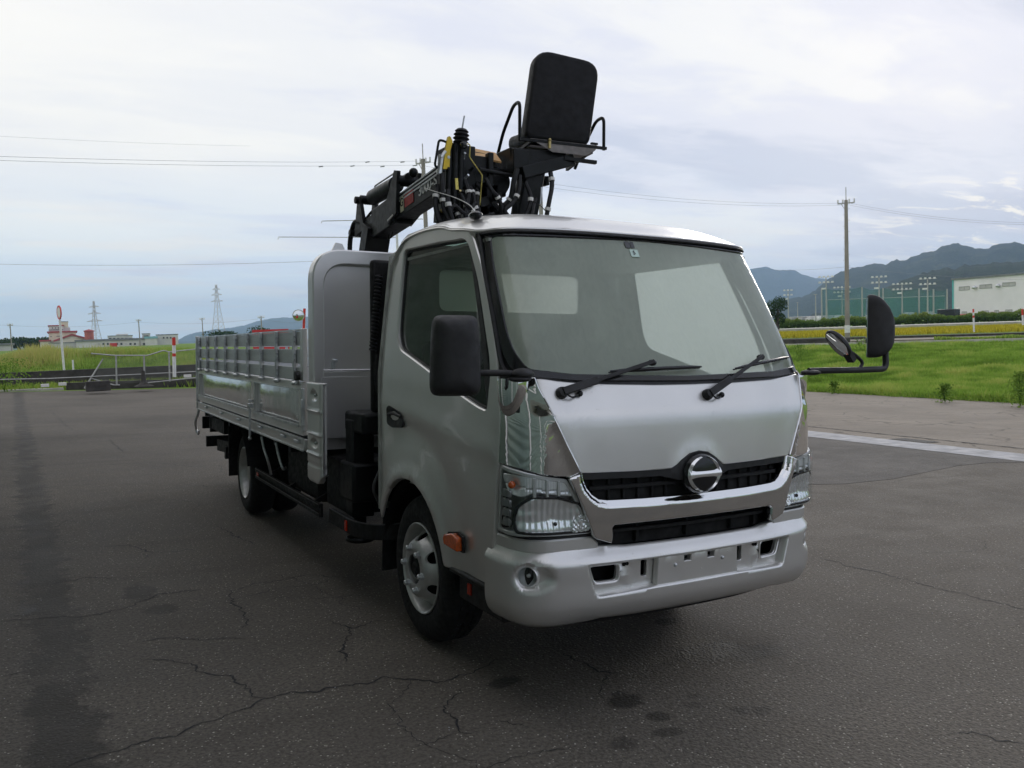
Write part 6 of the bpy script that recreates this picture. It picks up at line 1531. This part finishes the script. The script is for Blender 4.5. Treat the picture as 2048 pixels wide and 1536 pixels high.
# road sign seen edge-on
a = spot(129, 749, 42); t = spot(119.5, 640, 42); sg = empty('road_sign', a, label='tall white pole with a red rimmed round sign seen nearly edge-on', cat='road sign')
q = MB(); q.cyl((0, 0, -.2), t-a, .048, 12); q.build('pole', 'pole_white', sg)
c = spot(118.5, 625, 42)-a; q = MB(); nd = Vector((math.cos(R(14)), -math.sin(R(14))*-1, 0)).normalized(); nd = (pr*.97+er*.24).normalized() if False else Vector((.97, .25, 0)).normalized()
q.lathe([(.001, .012), (.24, .012)], c, nd, 28); q.lathe([(.001, -.02), (.24, -.02)], c, nd, 28); q.build('sign_face', 'sign_blue', sg) if False else q.build('sign_face', 'pole_white', sg)
q = MB(); q.lathe([(.235, .016), (.31, .016), (.31, -.024), (.235, -.024), (.235, .016)], c, nd, 28); q.build('sign_rim', 'signal_red', sg)
q = MB(); q.bar(c+Vector((0, 0, .16)), Vector((t-a).to_tuple())*0+c+Vector((.0, 0, -.4)), .05, .05); q.build('bracket', 'pole_white', sg)
# traffic mirror and orange pole above the tail of the bed
a = spot(600, 664, 60); e = empty('traffic_mirror', Vector((a.x, a.y, -.6)), label='round convex traffic mirror on an orange pole above the bed gate', cat='traffic mirror'); o0 = Vector(e.location)
q = MB(); q.cyl((0, 0, 0), spot(609, 617, 60)-o0+Vector((0, 0, 0)), .09, 10); q.build('pole', 'signal_orange', e) if 'signal_orange' in MATS else q.build('pole', 'signal_red', e)
c = spot(597, 631, 59.6)-o0; nd = (CW-spot(597, 631, 59.6)).normalized()
q = MB(); q.lathe([(.001, .05), (.25, .035), (.37, 0)], c, nd, 28); q.build('mirror_disc', 'mirror_glass', e); q = MB(); q.lathe([(.36, .01), (.41, .01), (.41, -.05), (.001, -.06)], c, nd, 28); q.build('rim', 'pipe_grey', e)
# red container and pale blue roof peeping over the gate
def crate(name, px0, px1, py, d, depth, zb, m, **k):
    a = spot(px0, py, d); b = spot(px1, py, d); mb = MB(); dr_ = Vector((a.x-CW.x, a.y-CW.y, 0)).normalized()*depth; z0 = zb; A = Vector((a.x, a.y, z0)); B = Vector((b.x, b.y, z0)); H = Vector((0, 0, max(a.z, b.z)-z0))
    mb.add([A, B, B+dr_, A+dr_, A+H, B+H, B+dr_+H, A+dr_+H], [(0, 1, 5, 4), (1, 2, 6, 5), (2, 3, 7, 6), (3, 0, 4, 7), (4, 5, 6, 7)]); return mb.build(name, m, smooth=0, **k)
simple('container_red', (.55, .03, .03), .45, 0, .12, 3); simple('pale_blue', (.55, .62, .72), .5, 0, .1, 3)
crate('red_container', 504, 577, 660, 46, 5, -.1, 'container_red', label='bright red container showing above the bed gate', cat='container')
crate('pale_tank', 598, 623, 658, 46, 3, -.1, 'pale_blue', label='pale blue box roof right of the red container', cat='shed')

# ------------------------------------------------------------------ buildings
simple('wall_cream', (.70, .66, .50), .8, 0, .1, .5); simple('wall_white', (.66, .64, .60), .8, 0, .08, .4); simple('wall_pale', (.56, .55, .53), .8, 0, .1, .4)
simple('roof_red', (.36, .07, .07), .6, 0, .15, 1); simple('roof_grey', (.20, .21, .22), .6, 0, .15, 1); simple('roof_blue', (.25, .48, .52), .6, 0, .1, 1); simple('tank_red', (.42, .12, .09), .6, 0, .2, .5)
simple('window_dark', (.05, .06, .07), .2, 0, .2, 2); simple('warehouse_white', (.87, .84, .85), .6, 0, .05, .3); simple('teal_trim', (.12, .48, .46), .5, 0, .1, 2); simple('door_pink', (.48, .36, .33), .7, 0, .1, 2)
def facade(parent_loc, px0, px1, pyt, pyb, d, dd=0.):
    pass
def block(name, px0, px1, pyt, pyb, d, depth, m, parent=None, roof=None, rh=.35, over=.3, **k):
    """a box whose front runs between two bearings; heights from the picture at that distance"""
    a = spot(px0, pyt, d); b = spot(px1, pyt, d); zb = min(spot(px0, pyb, d).z, spot(px1, pyb, d).z)-1.0; H = (a.z+b.z)/2
    A = Vector((a.x, a.y, zb)); B = Vector((b.x, b.y, zb)); w = (B-A); nn = Vector((-w.y, w.x, 0)).normalized()*depth
    if nn.dot(Vector((a.x-CW.x, a.y-CW.y, 0))) < 0: nn = -nn
    up_ = Vector((0, 0, H-zb)); org = Vector(parent.location) if parent else Vector((0, 0, 0)); mb = MB()
    vs = [p-org for p in (A, B, B+nn, A+nn, A+up_, B+up_, B+nn+up_, A+nn+up_)]
    mb.add(vs, [(0, 1, 5, 4), (1, 2, 6, 5), (2, 3, 7, 6), (3, 0, 4, 7), (4, 5, 6, 7)]); o = mb.build(name, m, parent, smooth=0, **k)
    if roof:
        wd = w.normalized(); on = nn.normalized(); r = MB(); zt_ = Vector((0, 0, H))
        q = [Vector((p.x, p.y, H))-org for p in (A-wd*over-on*over, B+wd*over-on*over, B+wd*over+nn+on*over, A-wd*over+nn+on*over)]
        r.add(q+[v_+Vector((0, 0, rh)) for v_ in q], [(0, 1, 5, 4), (1, 2, 6, 5), (2, 3, 7, 6), (3, 0, 4, 7), (4, 5, 6, 7), (3, 2, 1, 0)]); r.build('roof', roof, o if parent is None else parent, smooth=0)
    return o
def window_on(parent, px0, px1, pyt, pyb, d, m='window_dark', name='window'):
    a = spot(px0, pyb, d); b = spot(px1, pyb, d); t = spot(px0, pyt, d); org = Vector(parent.location); w = (b-a); w.z = 0; nn = Vector((-w.y, w.x, 0)).normalized()
    if nn.dot(Vector((a.x-CW.x, a.y-CW.y, 0))) < 0: nn = -nn
    A = a-nn*.06-org; B = Vector((b.x, b.y, a.z))-nn*.06-org; H = Vector((0, 0, t.z-a.z)); N_ = nn*.12; mb = MB()
    mb.add([A, B, B+H, A+H, A+N_, B+N_, B+H+N_, A+H+N_], [(0, 1, 2, 3), (1, 5, 6, 2), (5, 4, 7, 6), (4, 0, 3, 7), (3, 2, 6, 7), (4, 5, 1, 0)]); return mb.build(name, m, parent, smooth=0)
# grain plant with red roofs
g0 = spot(120, 690, 300); gp = empty('grain_plant', g0, label='cream grain plant with stacked red roofs and a tower', cat='factory')
block('wall', 97, 152, 665, 694, 300, 22, 'wall_cream', gp, 'roof_red', .45, .4); block('upper_wall', 97, 127, 652, 666, 303, 18, 'wall_white', gp, 'roof_red', .3, .2); block('head_house', 119, 136, 644, 666, 304, 9, 'wall_cream', gp, 'roof_grey', .2, .1); block('tower', 126, 140, 655, 666, 303.5, 8, 'wall_pale', gp)
block('side_wing', 80, 100, 683, 695, 296, 10, 'wall_cream', gp, 'roof_red', .5, .3)
for x in (104, 110, 116): window_on(gp, x, x+2, 655, 657, 302.6)
window_on(gp, 97, 127, 659.5, 660.6, 302.6); window_on(gp, 100, 104, 673, 674, 299.6); window_on(gp, 113, 120, 672, 673, 299.6)
# gabled front hall
A_ = [spot(107, 684, 292), spot(144, 671, 292), spot(182, 681, 292)]; z_b = g0.z-1; mb = MB(); org = g0; dn = Vector((el.x, el.y, 0))*14
vs = [Vector((A_[0].x, A_[0].y, z_b))-org, Vector((A_[2].x, A_[2].y, z_b))-org, A_[2]-org, A_[1]-org, A_[0]-org]; vs += [v_+dn for v_ in vs]
mb.add(vs, [(0, 1, 2, 3, 4), (0, 4, 9, 5), (1, 6, 7, 2)]); mb.build('gable_wall', 'wall_cream', gp, smooth=0)
mb = MB(); up_ = Vector((0, 0, .55)); f_ = -Vector((el.x, el.y, 0))*.5
vs = [A_[0]-org+f_, A_[1]-org+f_, A_[2]-org+f_]; vs = vs+[v_+up_ for v_ in vs]; vs += [v_+dn for v_ in vs]
mb.add(vs, [(0, 1, 4, 3), (3, 4, 10, 9), (1, 2, 5, 4), (4, 5, 11, 10)]); mb.build('gable_roof', 'roof_red', gp, smooth=0)
block('canopy_wall', 98, 152, 686, 694, 288, 6, 'wall_pale', gp, 'roof_grey', .2, .2)
# red tank
a = spot(179, 680, 290); tk = MB(); zz_ = spot(179, 663.5, 290).z; tk.cyl((a.x, a.y, a.z-4), (a.x, a.y, zz_), 1.35*290/300*1.0, 24); tko = tk.build('red_tank', 'tank_red', label='rust red cylindrical tank beside the grain plant', cat='tank')
q = MB(); q.lathe([(1.5, 0), (1.5, .35), (.01, .8)], (a.x, a.y, zz_), (0, 0, 1), 20); q.build('tank_rim', 'roof_red', tko)
fac = block('long_factory', 152, 322, 680.5, 700, 270, 18, 'wall_white', None, 'roof_grey', .5, .4, label='long low pale factory building on the left horizon', cat='factory')
for i in range(14): window_on(fac, 196+i*9, 200+i*9, 686, 690, 269.8, 'window_dark' if i % 3 else 'wall_pale')
block('office_building', 215, 265, 672, 684, 420, 18, 'wall_pale', None, 'roof_grey', .3, .1, label='pale distant office block with a stepped roof', cat='building'); ofc = bpy.data.objects['office_building']
block('upper_floor', 232, 256, 668, 673, 421, 12, 'wall_white', ofc)
for i in range(6): window_on(ofc, 218+i*8, 223+i*8, 676, 678.5, 419.8)
ofb = block('small_office', 284, 300, 668, 682, 430, 14, 'wall_pale', None, 'roof_grey', .3, .2, label='small grey distant block right of the office building', cat='building'); window_on(ofb, 287, 297, 671, 673, 429.8); window_on(ofb, 287, 297, 675, 677, 429.8)
wb_ = block('cream_hall', 312, 356, 670, 690, 265, 14, 'wall_white', None, 'roof_grey', .25, .1, label='white box shaped hall left of the bed gate', cat='hall')
for i in range(4): window_on(wb_, 326+i*7, 329+i*7, 674, 677, 264.8)
block('blue_roof_shed', 290, 314, 677, 690, 258, 8, 'wall_white', None, 'roof_blue', .6, .2, label='low shed with a turquoise roof on the left horizon', cat='shed')
ls = block('grey_shed', -30, 26, 691, 702, 200, 12, 'wall_pale', None, 'roof_grey', .4, .3, label='pale grey shed at the far left edge', cat='shed')
rc = block('red_truck', 219, 234, 686, 692, 262, 4, 'container_red', None, label='small red lorry parked in front of the long factory', cat='lorry'); q = MB()
# warehouse on the right
D_W = 175
wa_ = spot(1906, 560, D_W); wb2 = spot(2110, 551, D_W*.93); zb = land_z(wa_.x, wa_.y)-.5
wh = empty('warehouse', (wa_.x, wa_.y, zb), label='large plain white warehouse in front of the wooded hills', cat='warehouse'); org = Vector(wh.location)
A = Vector((wa_.x, wa_.y, zb)); B = Vector((wb2.x, wb2.y, zb)); w = (B-A).normalized(); nn = Vector((-w.y, w.x, 0)); nn = nn if nn.dot(er) > 0 else -nn; HT = wa_.z-zb
LW = (B-A).length
def wp(u, h, o=0.): return w*u+Vector((0, 0, h))-nn*o
mb = MB(); q_ = [wp(0, 0), wp(LW, 0), wp(LW, 0)+nn*30, wp(0, 0)+nn*30]; mb.add(q_+[p+Vector((0, 0, HT)) for p in q_], [(0, 1, 5, 4), (1, 2, 6, 5), (2, 3, 7, 6), (3, 0, 4, 7), (4, 5, 6, 7)]); mb.build('wall', 'corrugated_white', wh, smooth=0) if 'corrugated_white' in MATS else mb.build('wall', 'warehouse_white', wh, smooth=0)
mb = MB(); mb.bar(wp(-.2, HT+.12, .1), wp(LW, HT+.12, .1), .35, .28); mb.build('roof_edge', 'roof_grey', wh, smooth=0)
mb = MB(); mb.bar(wp(.05, 0, .06), wp(.05, HT, .06), .25, .14, (1, 0, 0)); mb.build('corner_trim', 'teal_trim', wh, smooth=0)
def wframe(u0, u1, h0, h1, nm='window'):
    mb = MB()
    mb.bar(wp(u0, h0, .05), wp(u1, h0, .05), .08, .10); mb.bar(wp(u0, h1, .05), wp(u1, h1, .05), .08, .10)
    for u_i in (u0, (u0+u1)/2, u1): mb.bar(wp(u_i, h0, .05), wp(u_i, h1, .05), .08, .05, (1, 0, 0))
    o = mb.build(nm, 'pipe_grey', wh, smooth=0); q = MB(); q.add([wp(u0, h0, .03), wp(u1, h0, .03), wp(u1, h1, .03), wp(u0, h1, .03)], [(0, 1, 2, 3)]); q.build('pane', 'wall_pale', o, smooth=0)
s_ = LW/204
for p0, p1, t_, b_ in ((14, 37, .82, .74), (59, 84, .83, .75), (106, 131, .84, .76)): wframe(p0*s_, p1*s_, HT*b_, HT*t_)
for p0, p1 in ((20, 31), (64, 77), (90, 98), (112, 125)): wframe(p0*s_, p1*s_, HT*.12, HT*.22)
for p0 in (5, 37, 82, 100):
    q = MB(); q.box(tuple(wp(p0*s_, 0, .08)), tuple(wp(p0*s_, 0, .08)+w*.9-nn*.05+Vector((0, 0, HT*.19)))); q.build('door', 'door_pink', wh, smooth=0)
for p0 in (50, 99):
    q = MB(); q.sphere(wp(p0*s_, HT*.78, .35), .42, 12, (1, 1, .8)); q.build('vent_hood', 'aluminium', wh)
for i, p0 in enumerate((24, 66)):
    c = A+w*p0*s_-nn*5; q = MB(); q.cbox((c.x, c.y, c.z+.75), (2.6, 1.4, .5), rz=math.atan2(w.y, w.x)); q.cbox((c.x, c.y, c.z+1.1), (1.5, 1.2, .3), rz=math.atan2(w.y, w.x)); q.build('parked_car', 'tank_red', bevel=.15, label=['dark red car roof nearest the left end of the warehouse', 'dark red car roof before the middle of the warehouse'][i], cat='car', group='cars by the warehouse')
c = spot(1897, 622, 150); q = MB(); q.cbox((c.x, c.y, c.z-.5), (1.5, 3, 1.6)); q.build('dark_van', 'gloss_black', bevel=.1, label='dark van parked beside the left end of the warehouse', cat='van')

# ball field: floodlights and green nets
def floodlight(px, pyt, d, lamps, label, rows=2):
    t = spot(px, pyt, d); z = land_z(t.x, t.y); e = empty('floodlight_tower', (t.x, t.y, z), label=label, cat='floodlight', group='floodlight towers round the ball field'); H = t.z-z
    q = MB(); q.tube([(0, 0, 0), (0, 0, H-.3)], [.17, .11], 10); q.build('pole', 'pipe_grey', e)
    q = MB(); hw = lamps*.42
    for k in range(rows): q.bar(pr*-hw+Vector((0, 0, H-.15-k*1.15)), pr*hw+Vector((0, 0, H-.15-k*1.15)), .1, .1)
    q.build('crossarm', 'pipe_grey', e)
    for k in range(rows):
        for i in range(lamps):
            q = MB(); q.cbox(pr*(-hw+(i+.5)*hw*2/lamps)+Vector((0, 0, H-.05-k*1.15))-er*.2, (.42, .4, .36), rz=math.atan2(pr.y, pr.x)); q.build('lamp', 'pole_white', e)
    q = MB(); q.cbox(pr*-.5+Vector((0, 0, H*.74)), (.9, .5, .35), rz=math.atan2(pr.y, pr.x)); q.build('speaker_box', 'pole_white', e)
for args in [(1652, 553, 190, 4, 'floodlight tower left of the concrete utility pole'), (1684, 574, 215, 5, 'floodlight tower half hidden behind the utility pole'), (1758, 553, 190, 4, 'floodlight tower standing over the big side mirror'), (1804, 567, 200, 5, 'floodlight tower right of the big side mirror'), (1855, 556, 190, 4, 'floodlight tower nearest the warehouse'), (1576, 580, 220, 3, 'shortest floodlight tower beside the dark tree')]: floodlight(*args)
def netmat():
    t = N('ShaderNodeBsdfTransparent'); d = N('ShaderNodeBsdfDiffuse'); v = vec(); L(ramp(ns(v, .12, 4), [(.3, (.06, .20, .17)), (.7, (.10, .28, .24))]), d.inputs[0])
    m = N('ShaderNodeMixShader'); m.inputs[0].default_value = .42; L(t.outputs[0], m.inputs[1]); L(d.outputs[0], m.inputs[2]); return m.outputs[0]
material('green_net', netmat)
p_l = spot(1643, 577, 200); nf = empty('ball_net', (p_l.x, p_l.y, land_z(p_l.x, p_l.y)), label='tall green ball net on posts before the hills', cat='net fence'); o0 = Vector(nf.location)
pxs = [1643, 1724, 1766, 1838, 1867, 1894]; tops = [577, 574, 576, 577, 578, 578]
for i, (px, py) in enumerate(zip(pxs, tops)):
    t = spot(px, py, 200)-o0; q = MB(); q.cyl((t.x, t.y, 0), (t.x, t.y, t.z), .16, 8); q.build('post', 'pipe_grey', nf)
for i in range(len(pxs)-1):
    a = spot(pxs[i], tops[i], 200)-o0; b = spot(pxs[i+1], tops[i+1], 200)-o0; q = MB(); K = 8; vs = []
    for k in range(K+1):
        p = a.lerp(b, k/K); sag = -.5*math.sin(math.pi*k/K); vs += [(p.x, p.y, 0), (p.x, p.y, p.z+sag)]
    q.add(vs, [(2*k, 2*k+2, 2*k+3, 2*k+1) for k in range(K)]); q.build('net', 'green_net', nf, smooth=0)
lw_ = empty('backstop_net', (p_l.x, p_l.y, land_z(p_l.x, p_l.y)), label='lower green backstop net behind the tall one', cat='net fence')
a = spot(1655, 600, 225)-o0; b = spot(1890, 592, 225)-o0; q = MB(); q.add([(a.x, a.y, 0), (b.x, b.y, 0), (b.x, b.y, b.z), (a.x, a.y, a.z)], [(0, 1, 2, 3)]); q.build('net', 'green_net', lw_, smooth=0)
q = MB(); q.tube([(a.x, a.y, 0), a, b, (b.x, b.y, 0)], .1, 6); q.build('frame', 'pipe_grey', lw_)
for px, py, d, lb in ((1631, 589, 180, 'slim grey pole left of the ball net'), (1595, 605, 260, 'thin pole beside the dark tree')):
    t = spot(px, py, d); z = land_z(t.x, t.y); q = MB(); q.tube([(t.x, t.y, z), (t.x, t.y, t.z)], [.14, .1], 8); q.cyl((t.x-.5, t.y, t.z), (t.x+.5, t.y, t.z), .07, 6); q.build('slim_pole', 'pipe_grey', label=lb, cat='pole')
random.seed(5); ci_ = -1
ORD = ['leftmost in the row', 'second from the left', 'third from the left', 'fourth from the left', 'fifth from the left', 'sixth from the left', 'fifth from the right', 'fourth from the right', 'third from the right', 'second from the right', 'rightmost in the row']
for i in range(16):
    px = 1585+i*19+random.uniform(-5, 5)
    if i > 5 and i % 2: continue
    ci_ += 1; mt_ = random.choice(['pole_white', 'wall_pale', 'pipe_grey']); nm_ = {'pole_white': 'white', 'wall_pale': 'pale beige', 'pipe_grey': 'grey'}[mt_]
    p = spot(px, 634, 240); z = land_z(p.x, p.y); q = MB(); q.cbox((p.x, p.y, z+.85), (4.0, 1.8, .8), rz=random.uniform(-.3, .3)); q.cbox((p.x, p.y, z+1.45), (2.3, 1.6, .55)); q.build('far_car', mt_, bevel=.15, label='tiny %s car behind the ball nets, %s' % (nm_, ORD[ci_]), cat='car', group='cars parked behind the ball nets')

# ------------------------------------------------------------------ poles and wires
def conc():
    v = vec(); return P(ramp(ns(v, .8, 4), [(.3, (.24, .22, .19)), (.7, (.34, .31, .27))]), .85)
material('pole_concrete', conc)
def upole(px, pyt, pyb, d, label, arm=1.8, r=(.17, .12), m='pole_concrete', spike=True, grp='utility poles around the yard', steps=True):
    t = spot(px, pyt, d); b = spot(px, pyb, d); zb = min(b.z, land_z(t.x, t.y)); e = empty('utility_pole', (t.x, t.y, zb), label=label, cat='utility pole', group=grp); H = t.z-zb
    q = MB(); q.tube([(0, 0, 0), (0, 0, H)], list(r), 14); q.build('pole', m, e)
    if arm:
        q = MB(); q.bar(pr*-arm/2+Vector((0, 0, H-.25)), pr*arm/2+Vector((0, 0, H-.25)), .09, .09); q.bar(pr*-arm*.3+Vector((0, 0, H-.25)), Vector((0, 0, H-.9)), .04, .04); q.build('crossarm', 'pipe_grey', e)
        for k in (-1, -.4, .4, 1):
            q = MB(); q.cyl(pr*(k*arm*.48)+Vector((0, 0, H-.2)), pr*(k*arm*.48)+Vector((0, 0, H+.06)), .06, 8); q.build('insulator', 'pole_white', e)
    if spike: q = MB(); q.cyl((0, 0, H), (0, 0, H+1.0), .035, 6); q.build('spike', 'pipe_grey', e)
    if steps:
        q = MB()
        for i in range(int(H/.45)-4): q.cyl((0, 0, 1.8+i*.45), tuple(pr*((.26) if i % 2 else -.26)+Vector((0, 0, 1.8+i*.45))), .012, 4)
        q.build('climbing_steps', 'pipe_grey', e)
    return e, H
up1, H1 = upole(1692, 400, 668, 72, 'tall concrete utility pole standing in the meadow edge on the right', 1.25, (.20, .13))
q = MB(); q.cyl((0, 0, .55), (0, 0, 1.15), .215, 14); q.build('reflective_band', 'pole_white', up1)
upole(846, 318, 700, 56, 'concrete utility pole rising behind the crane boom', 1.1, (.17, .13), steps=False)
upole(793, 452, 700, 62, 'white steel pole behind the cab roof', 0, (.11, .09), 'pole_white', False, steps=False)
upole(1079, 330, 700, 60, 'pale concrete pole hidden behind the seat post', 0, (.16, .14), spike=False, steps=False)
for px, py, pb, d, lb in ((20, 648, 690, 170, 'thin utility pole near the left edge'), (277, 639, 684, 180, 'thin utility pole above the long factory'), (404, 636, 682, 190, 'thin utility pole left of the bed gate pylon'), (522, 632, 668, 150, 'thin utility pole behind the bed gate')):
    upole(px, py, pb, d, lb, 1.4, (.11, .08), spike=False, steps=False, grp='thin far utility poles')
def wire(pts, d, sag, r=.013, name='overhead_wire', label='thin overhead wire'):
    P_ = [spot(a, b, d if not isinstance(d, (list, tuple)) else d[i]) for i, (a, b) in enumerate(pts)]; out = []
    for a, b in zip(P_, P_[1:]):
        for k in range(17): t = k/16; p = a.lerp(b, t); p.z -= sag*4*t*(1-t); out.append(p)
    q = MB(); q.tube(out, r*.7, 5); return q.build(name, 'wire_grey', label=label, cat='wire', group='overhead wires')
simple('wire_grey', (.28, .30, .34), .6, 0, .1, 1)
for a, b, lb in (((-60, 311), (842, 322), 'upper of the two wires reaching the crane side pole from the left'), ((-60, 319), (842, 330), 'lower of the two wires reaching the crane side pole from the left')): wire([a, b], (40, 56), .15, .011, label=lb)
wire([(-60, 269), (500, 292)], (60, 75), .1, .008, label='faint highest wire over the left field'); wire([(-60, 527), (640, 522)], (70, 60), .2, .016, label='wire crossing the left sky just above the far town')
for (a, b), lb in ((((850, 322), (1690, 406)), 'upper wire from the crane side pole to the meadow pole'), (((850, 332), (1690, 410)), 'lower wire from the crane side pole to the meadow pole')): wire([a, b], (56, 72), .9, .011, label=lb)
for yy_, y2_, lb in ((405, 445, 'uppermost wire leaving the meadow pole to the right'), (409, 449, 'lower wire leaving the meadow pole to the right')): wire([(1694, yy_), (2140, y2_)], (72, 75), .5, .011, label=lb)
wire([(1520, 538), (1692, 534)], (120, 72), .2, .014, label='low wire meeting the meadow pole from the left'); wire([(1692, 534), (2140, 560)], (72, 90), .3, .010, label='low wire leaving the meadow pole to the right')
wire([(0, 650), (277, 644), (522, 637), (640, 640)], (170, 180, 150, 150), .6, .02, label='long faint wire between the thin far poles')
# markers on the wires
for i, (px, py) in enumerate([(642, 333), (705, 332), (735, 324), (765, 333), (805, 324), (830, 331)]):
    c = spot(px, py, 51.5); q = MB(); q.cyl(c-pr*.14, c+pr*.14, .035, 6); q.build('wire_spacer', 'wire_grey', label='small dark spacer clipped on the wires, %s' % ['farthest left of the row', 'second from the left on the lower wire', 'leftmost on the upper wire', 'second from the right on the lower wire', 'rightmost on the upper wire', 'nearest the utility pole'][i], cat='wire clip', group='clips on the wires')
# overhanging road-edge arms
for pts, d, lb in (([(556, 479), (557, 474), (793, 475), (793, 490)], 62, 'long thin road-edge arm with a hooked end on the white pole'), ([(643, 446), (644, 442), (846, 438)], 56, 'shorter upper road-edge arm with a hooked end')):
    q = MB(); q.tube([spot(a, b, d) for a, b in pts], .028, 6); q.build('road_edge_arm', 'pipe_grey', label=lb, cat='road marker')
# lattice pylons
def pylon(px, pyt, pyb, d, arms, label):
    t = spot(px, pyt, d); z = spot(px, pyb, d).z-1; e = empty('pylon', (t.x, t.y, z), label=label, cat='pylon', group='lattice pylons on the left horizon'); H = t.z-z; q = MB(); r = .10*d/400
    wd = lambda f: H*(.085*(1-f)**1.6+.012)
    lv_ = [0, .10, .2, .3, .4, .5, .6, .7, .8, .9, 1.0]
    for sx in (-1, 1):
        for sy in (-1, 1):
            for a, b in zip(lv_, lv_[1:]): q.tube([pr*sx*wd(a)+er*sy*wd(a)+Vector((0, 0, H*a)), pr*sx*wd(b)+er*sy*wd(b)+Vector((0, 0, H*b))], r, 4)
    for s2 in (-1, 1):
        for i, (a, b) in enumerate(zip(lv_, lv_[1:])):
            q.tube([pr*-wd(a)+er*s2*wd(a)+Vector((0, 0, H*a)), pr*wd(b)+er*s2*wd(b)+Vector((0, 0, H*b))], r*.6, 4); q.tube([pr*wd(a)+er*s2*wd(a)+Vector((0, 0, H*a)), pr*-wd(b)+er*s2*wd(b)+Vector((0, 0, H*b))], r*.6, 4)
    q.build('lattice', 'pylon_grey', e)
    for f, l_ in arms:
        q = MB()
        for s2 in (-1, 1):
            q.tube([pr*s2*wd(f)+Vector((0, 0, H*(f+.035))), pr*s2*l_*H+Vector((0, 0, H*f))], r*.9, 4); q.tube([pr*s2*wd(f)+Vector((0, 0, H*f)), pr*s2*l_*H+Vector((0, 0, H*f))], r*.9, 4); q.tube([pr*s2*wd(f)*1.8+Vector((0, 0, H*(f+.03))), pr*s2*l_*H*.5+Vector((0, 0, H*f))], r*.6, 4)
        q.build('arm', 'pylon_grey', e)
simple('pylon_grey', (.50, .48, .50), .6, .2, .1, 1)
pylon(187, 602, 682, 420, [(.86, .17), (.70, .22), (.52, .27)], 'larger lattice pylon behind the red tank')
pylon(432, 569, 664, 420, [(.90, .10), (.79, .14), (.66, .16)], 'tall slender lattice pylon above the bed gate')

# ------------------------------------------------------------------ workshop beside the yard (behind and left of the camera, seen in the chrome)
def corr(name, col):
    def f():
        s = N('ShaderNodeSeparateXYZ'); L(vec(), s.inputs[0]); w_ = M('SINE', M('MULTIPLY', s.outputs[2], 60))
        return P(ramp(ns(vec(), 1.2, 4), [(.3, tuple(c*.85 for c in col)), (.7, col)]), .5, .1, bump(w_, .35, .015))
    return material(name, f)
corr('shutter_green', (.17, .23, .19)); simple('shutter_dark', (.055, .09, .065), .6, 0, .1, 1); simple('wall_siding', (.16, .17, .14), .7, 0, .15, 2)
ws = empty('workshop', (-3.7, -5, 0), label='workshop with pale green roller shutters left of the camera', cat='workshop')
def wsb(nm, a, b, m):
    q = MB(); q.box(tuple(Vector(a)-Vector((-3.7, -5, 0))), tuple(Vector(b)-Vector((-3.7, -5, 0)))); return q.build(nm, m, ws, smooth=0)
wsb('wall', (-10, -16, 0), (-3.75, 15, 9.0), 'wall_siding'); wsb('eaves', (-3.75, -16.3, 5.2), (-2.8, 2.4, 5.4), 'roof_grey'); wsb('roof', (-10, -16.3, 9.0), (-3.7, 15, 9.2), 'roof_grey')  # wall stretched in height and length to shade the yard and darken door reflections
for y in (-15.2, -10.9, -6.6, -2.3): wsb('shutter', (-3.75, y, 0), (-3.70, y+3.9, 3.9), 'shutter_green')
for y in (2.0, 6.3, 10.6): wsb('shutter', (-3.75, y, 0), (-3.70, y+3.9, 3.9), 'shutter_dark')  # unseen shutters given a darker colour so the door glass reflects dark
for y in (-15.4, -11.2, -6.9, -2.6, 1.7, 6.0, 10.3, 14.6): wsb('pilaster', (-3.76, y, 0), (-3.62, y+.22, 5.15), 'pole_white')

# ------------------------------------------------------------------ air
hz = MB(); hz.box((-6800, -2500, -60), (6800, 7500, 345)); h = hz.build('haze', None, smooth=0, kind='stuff', label='thin summer haze over the plain')
hm = bpy.data.materials.new('haze'); hm.use_nodes = True; hm.node_tree.nodes.clear(); pv = hm.node_tree.nodes.new('ShaderNodeVolumePrincipled'); ho = hm.node_tree.nodes.new('ShaderNodeOutputMaterial')
pv.inputs['Color'].default_value = (.52, .71, 1.0, 1); pv.inputs['Density'].default_value = .00019; pv.inputs['Anisotropy'].default_value = .3
hm.node_tree.links.new(pv.outputs[0], ho.inputs['Volume']); h.data.materials.append(hm); h.visible_shadow = True
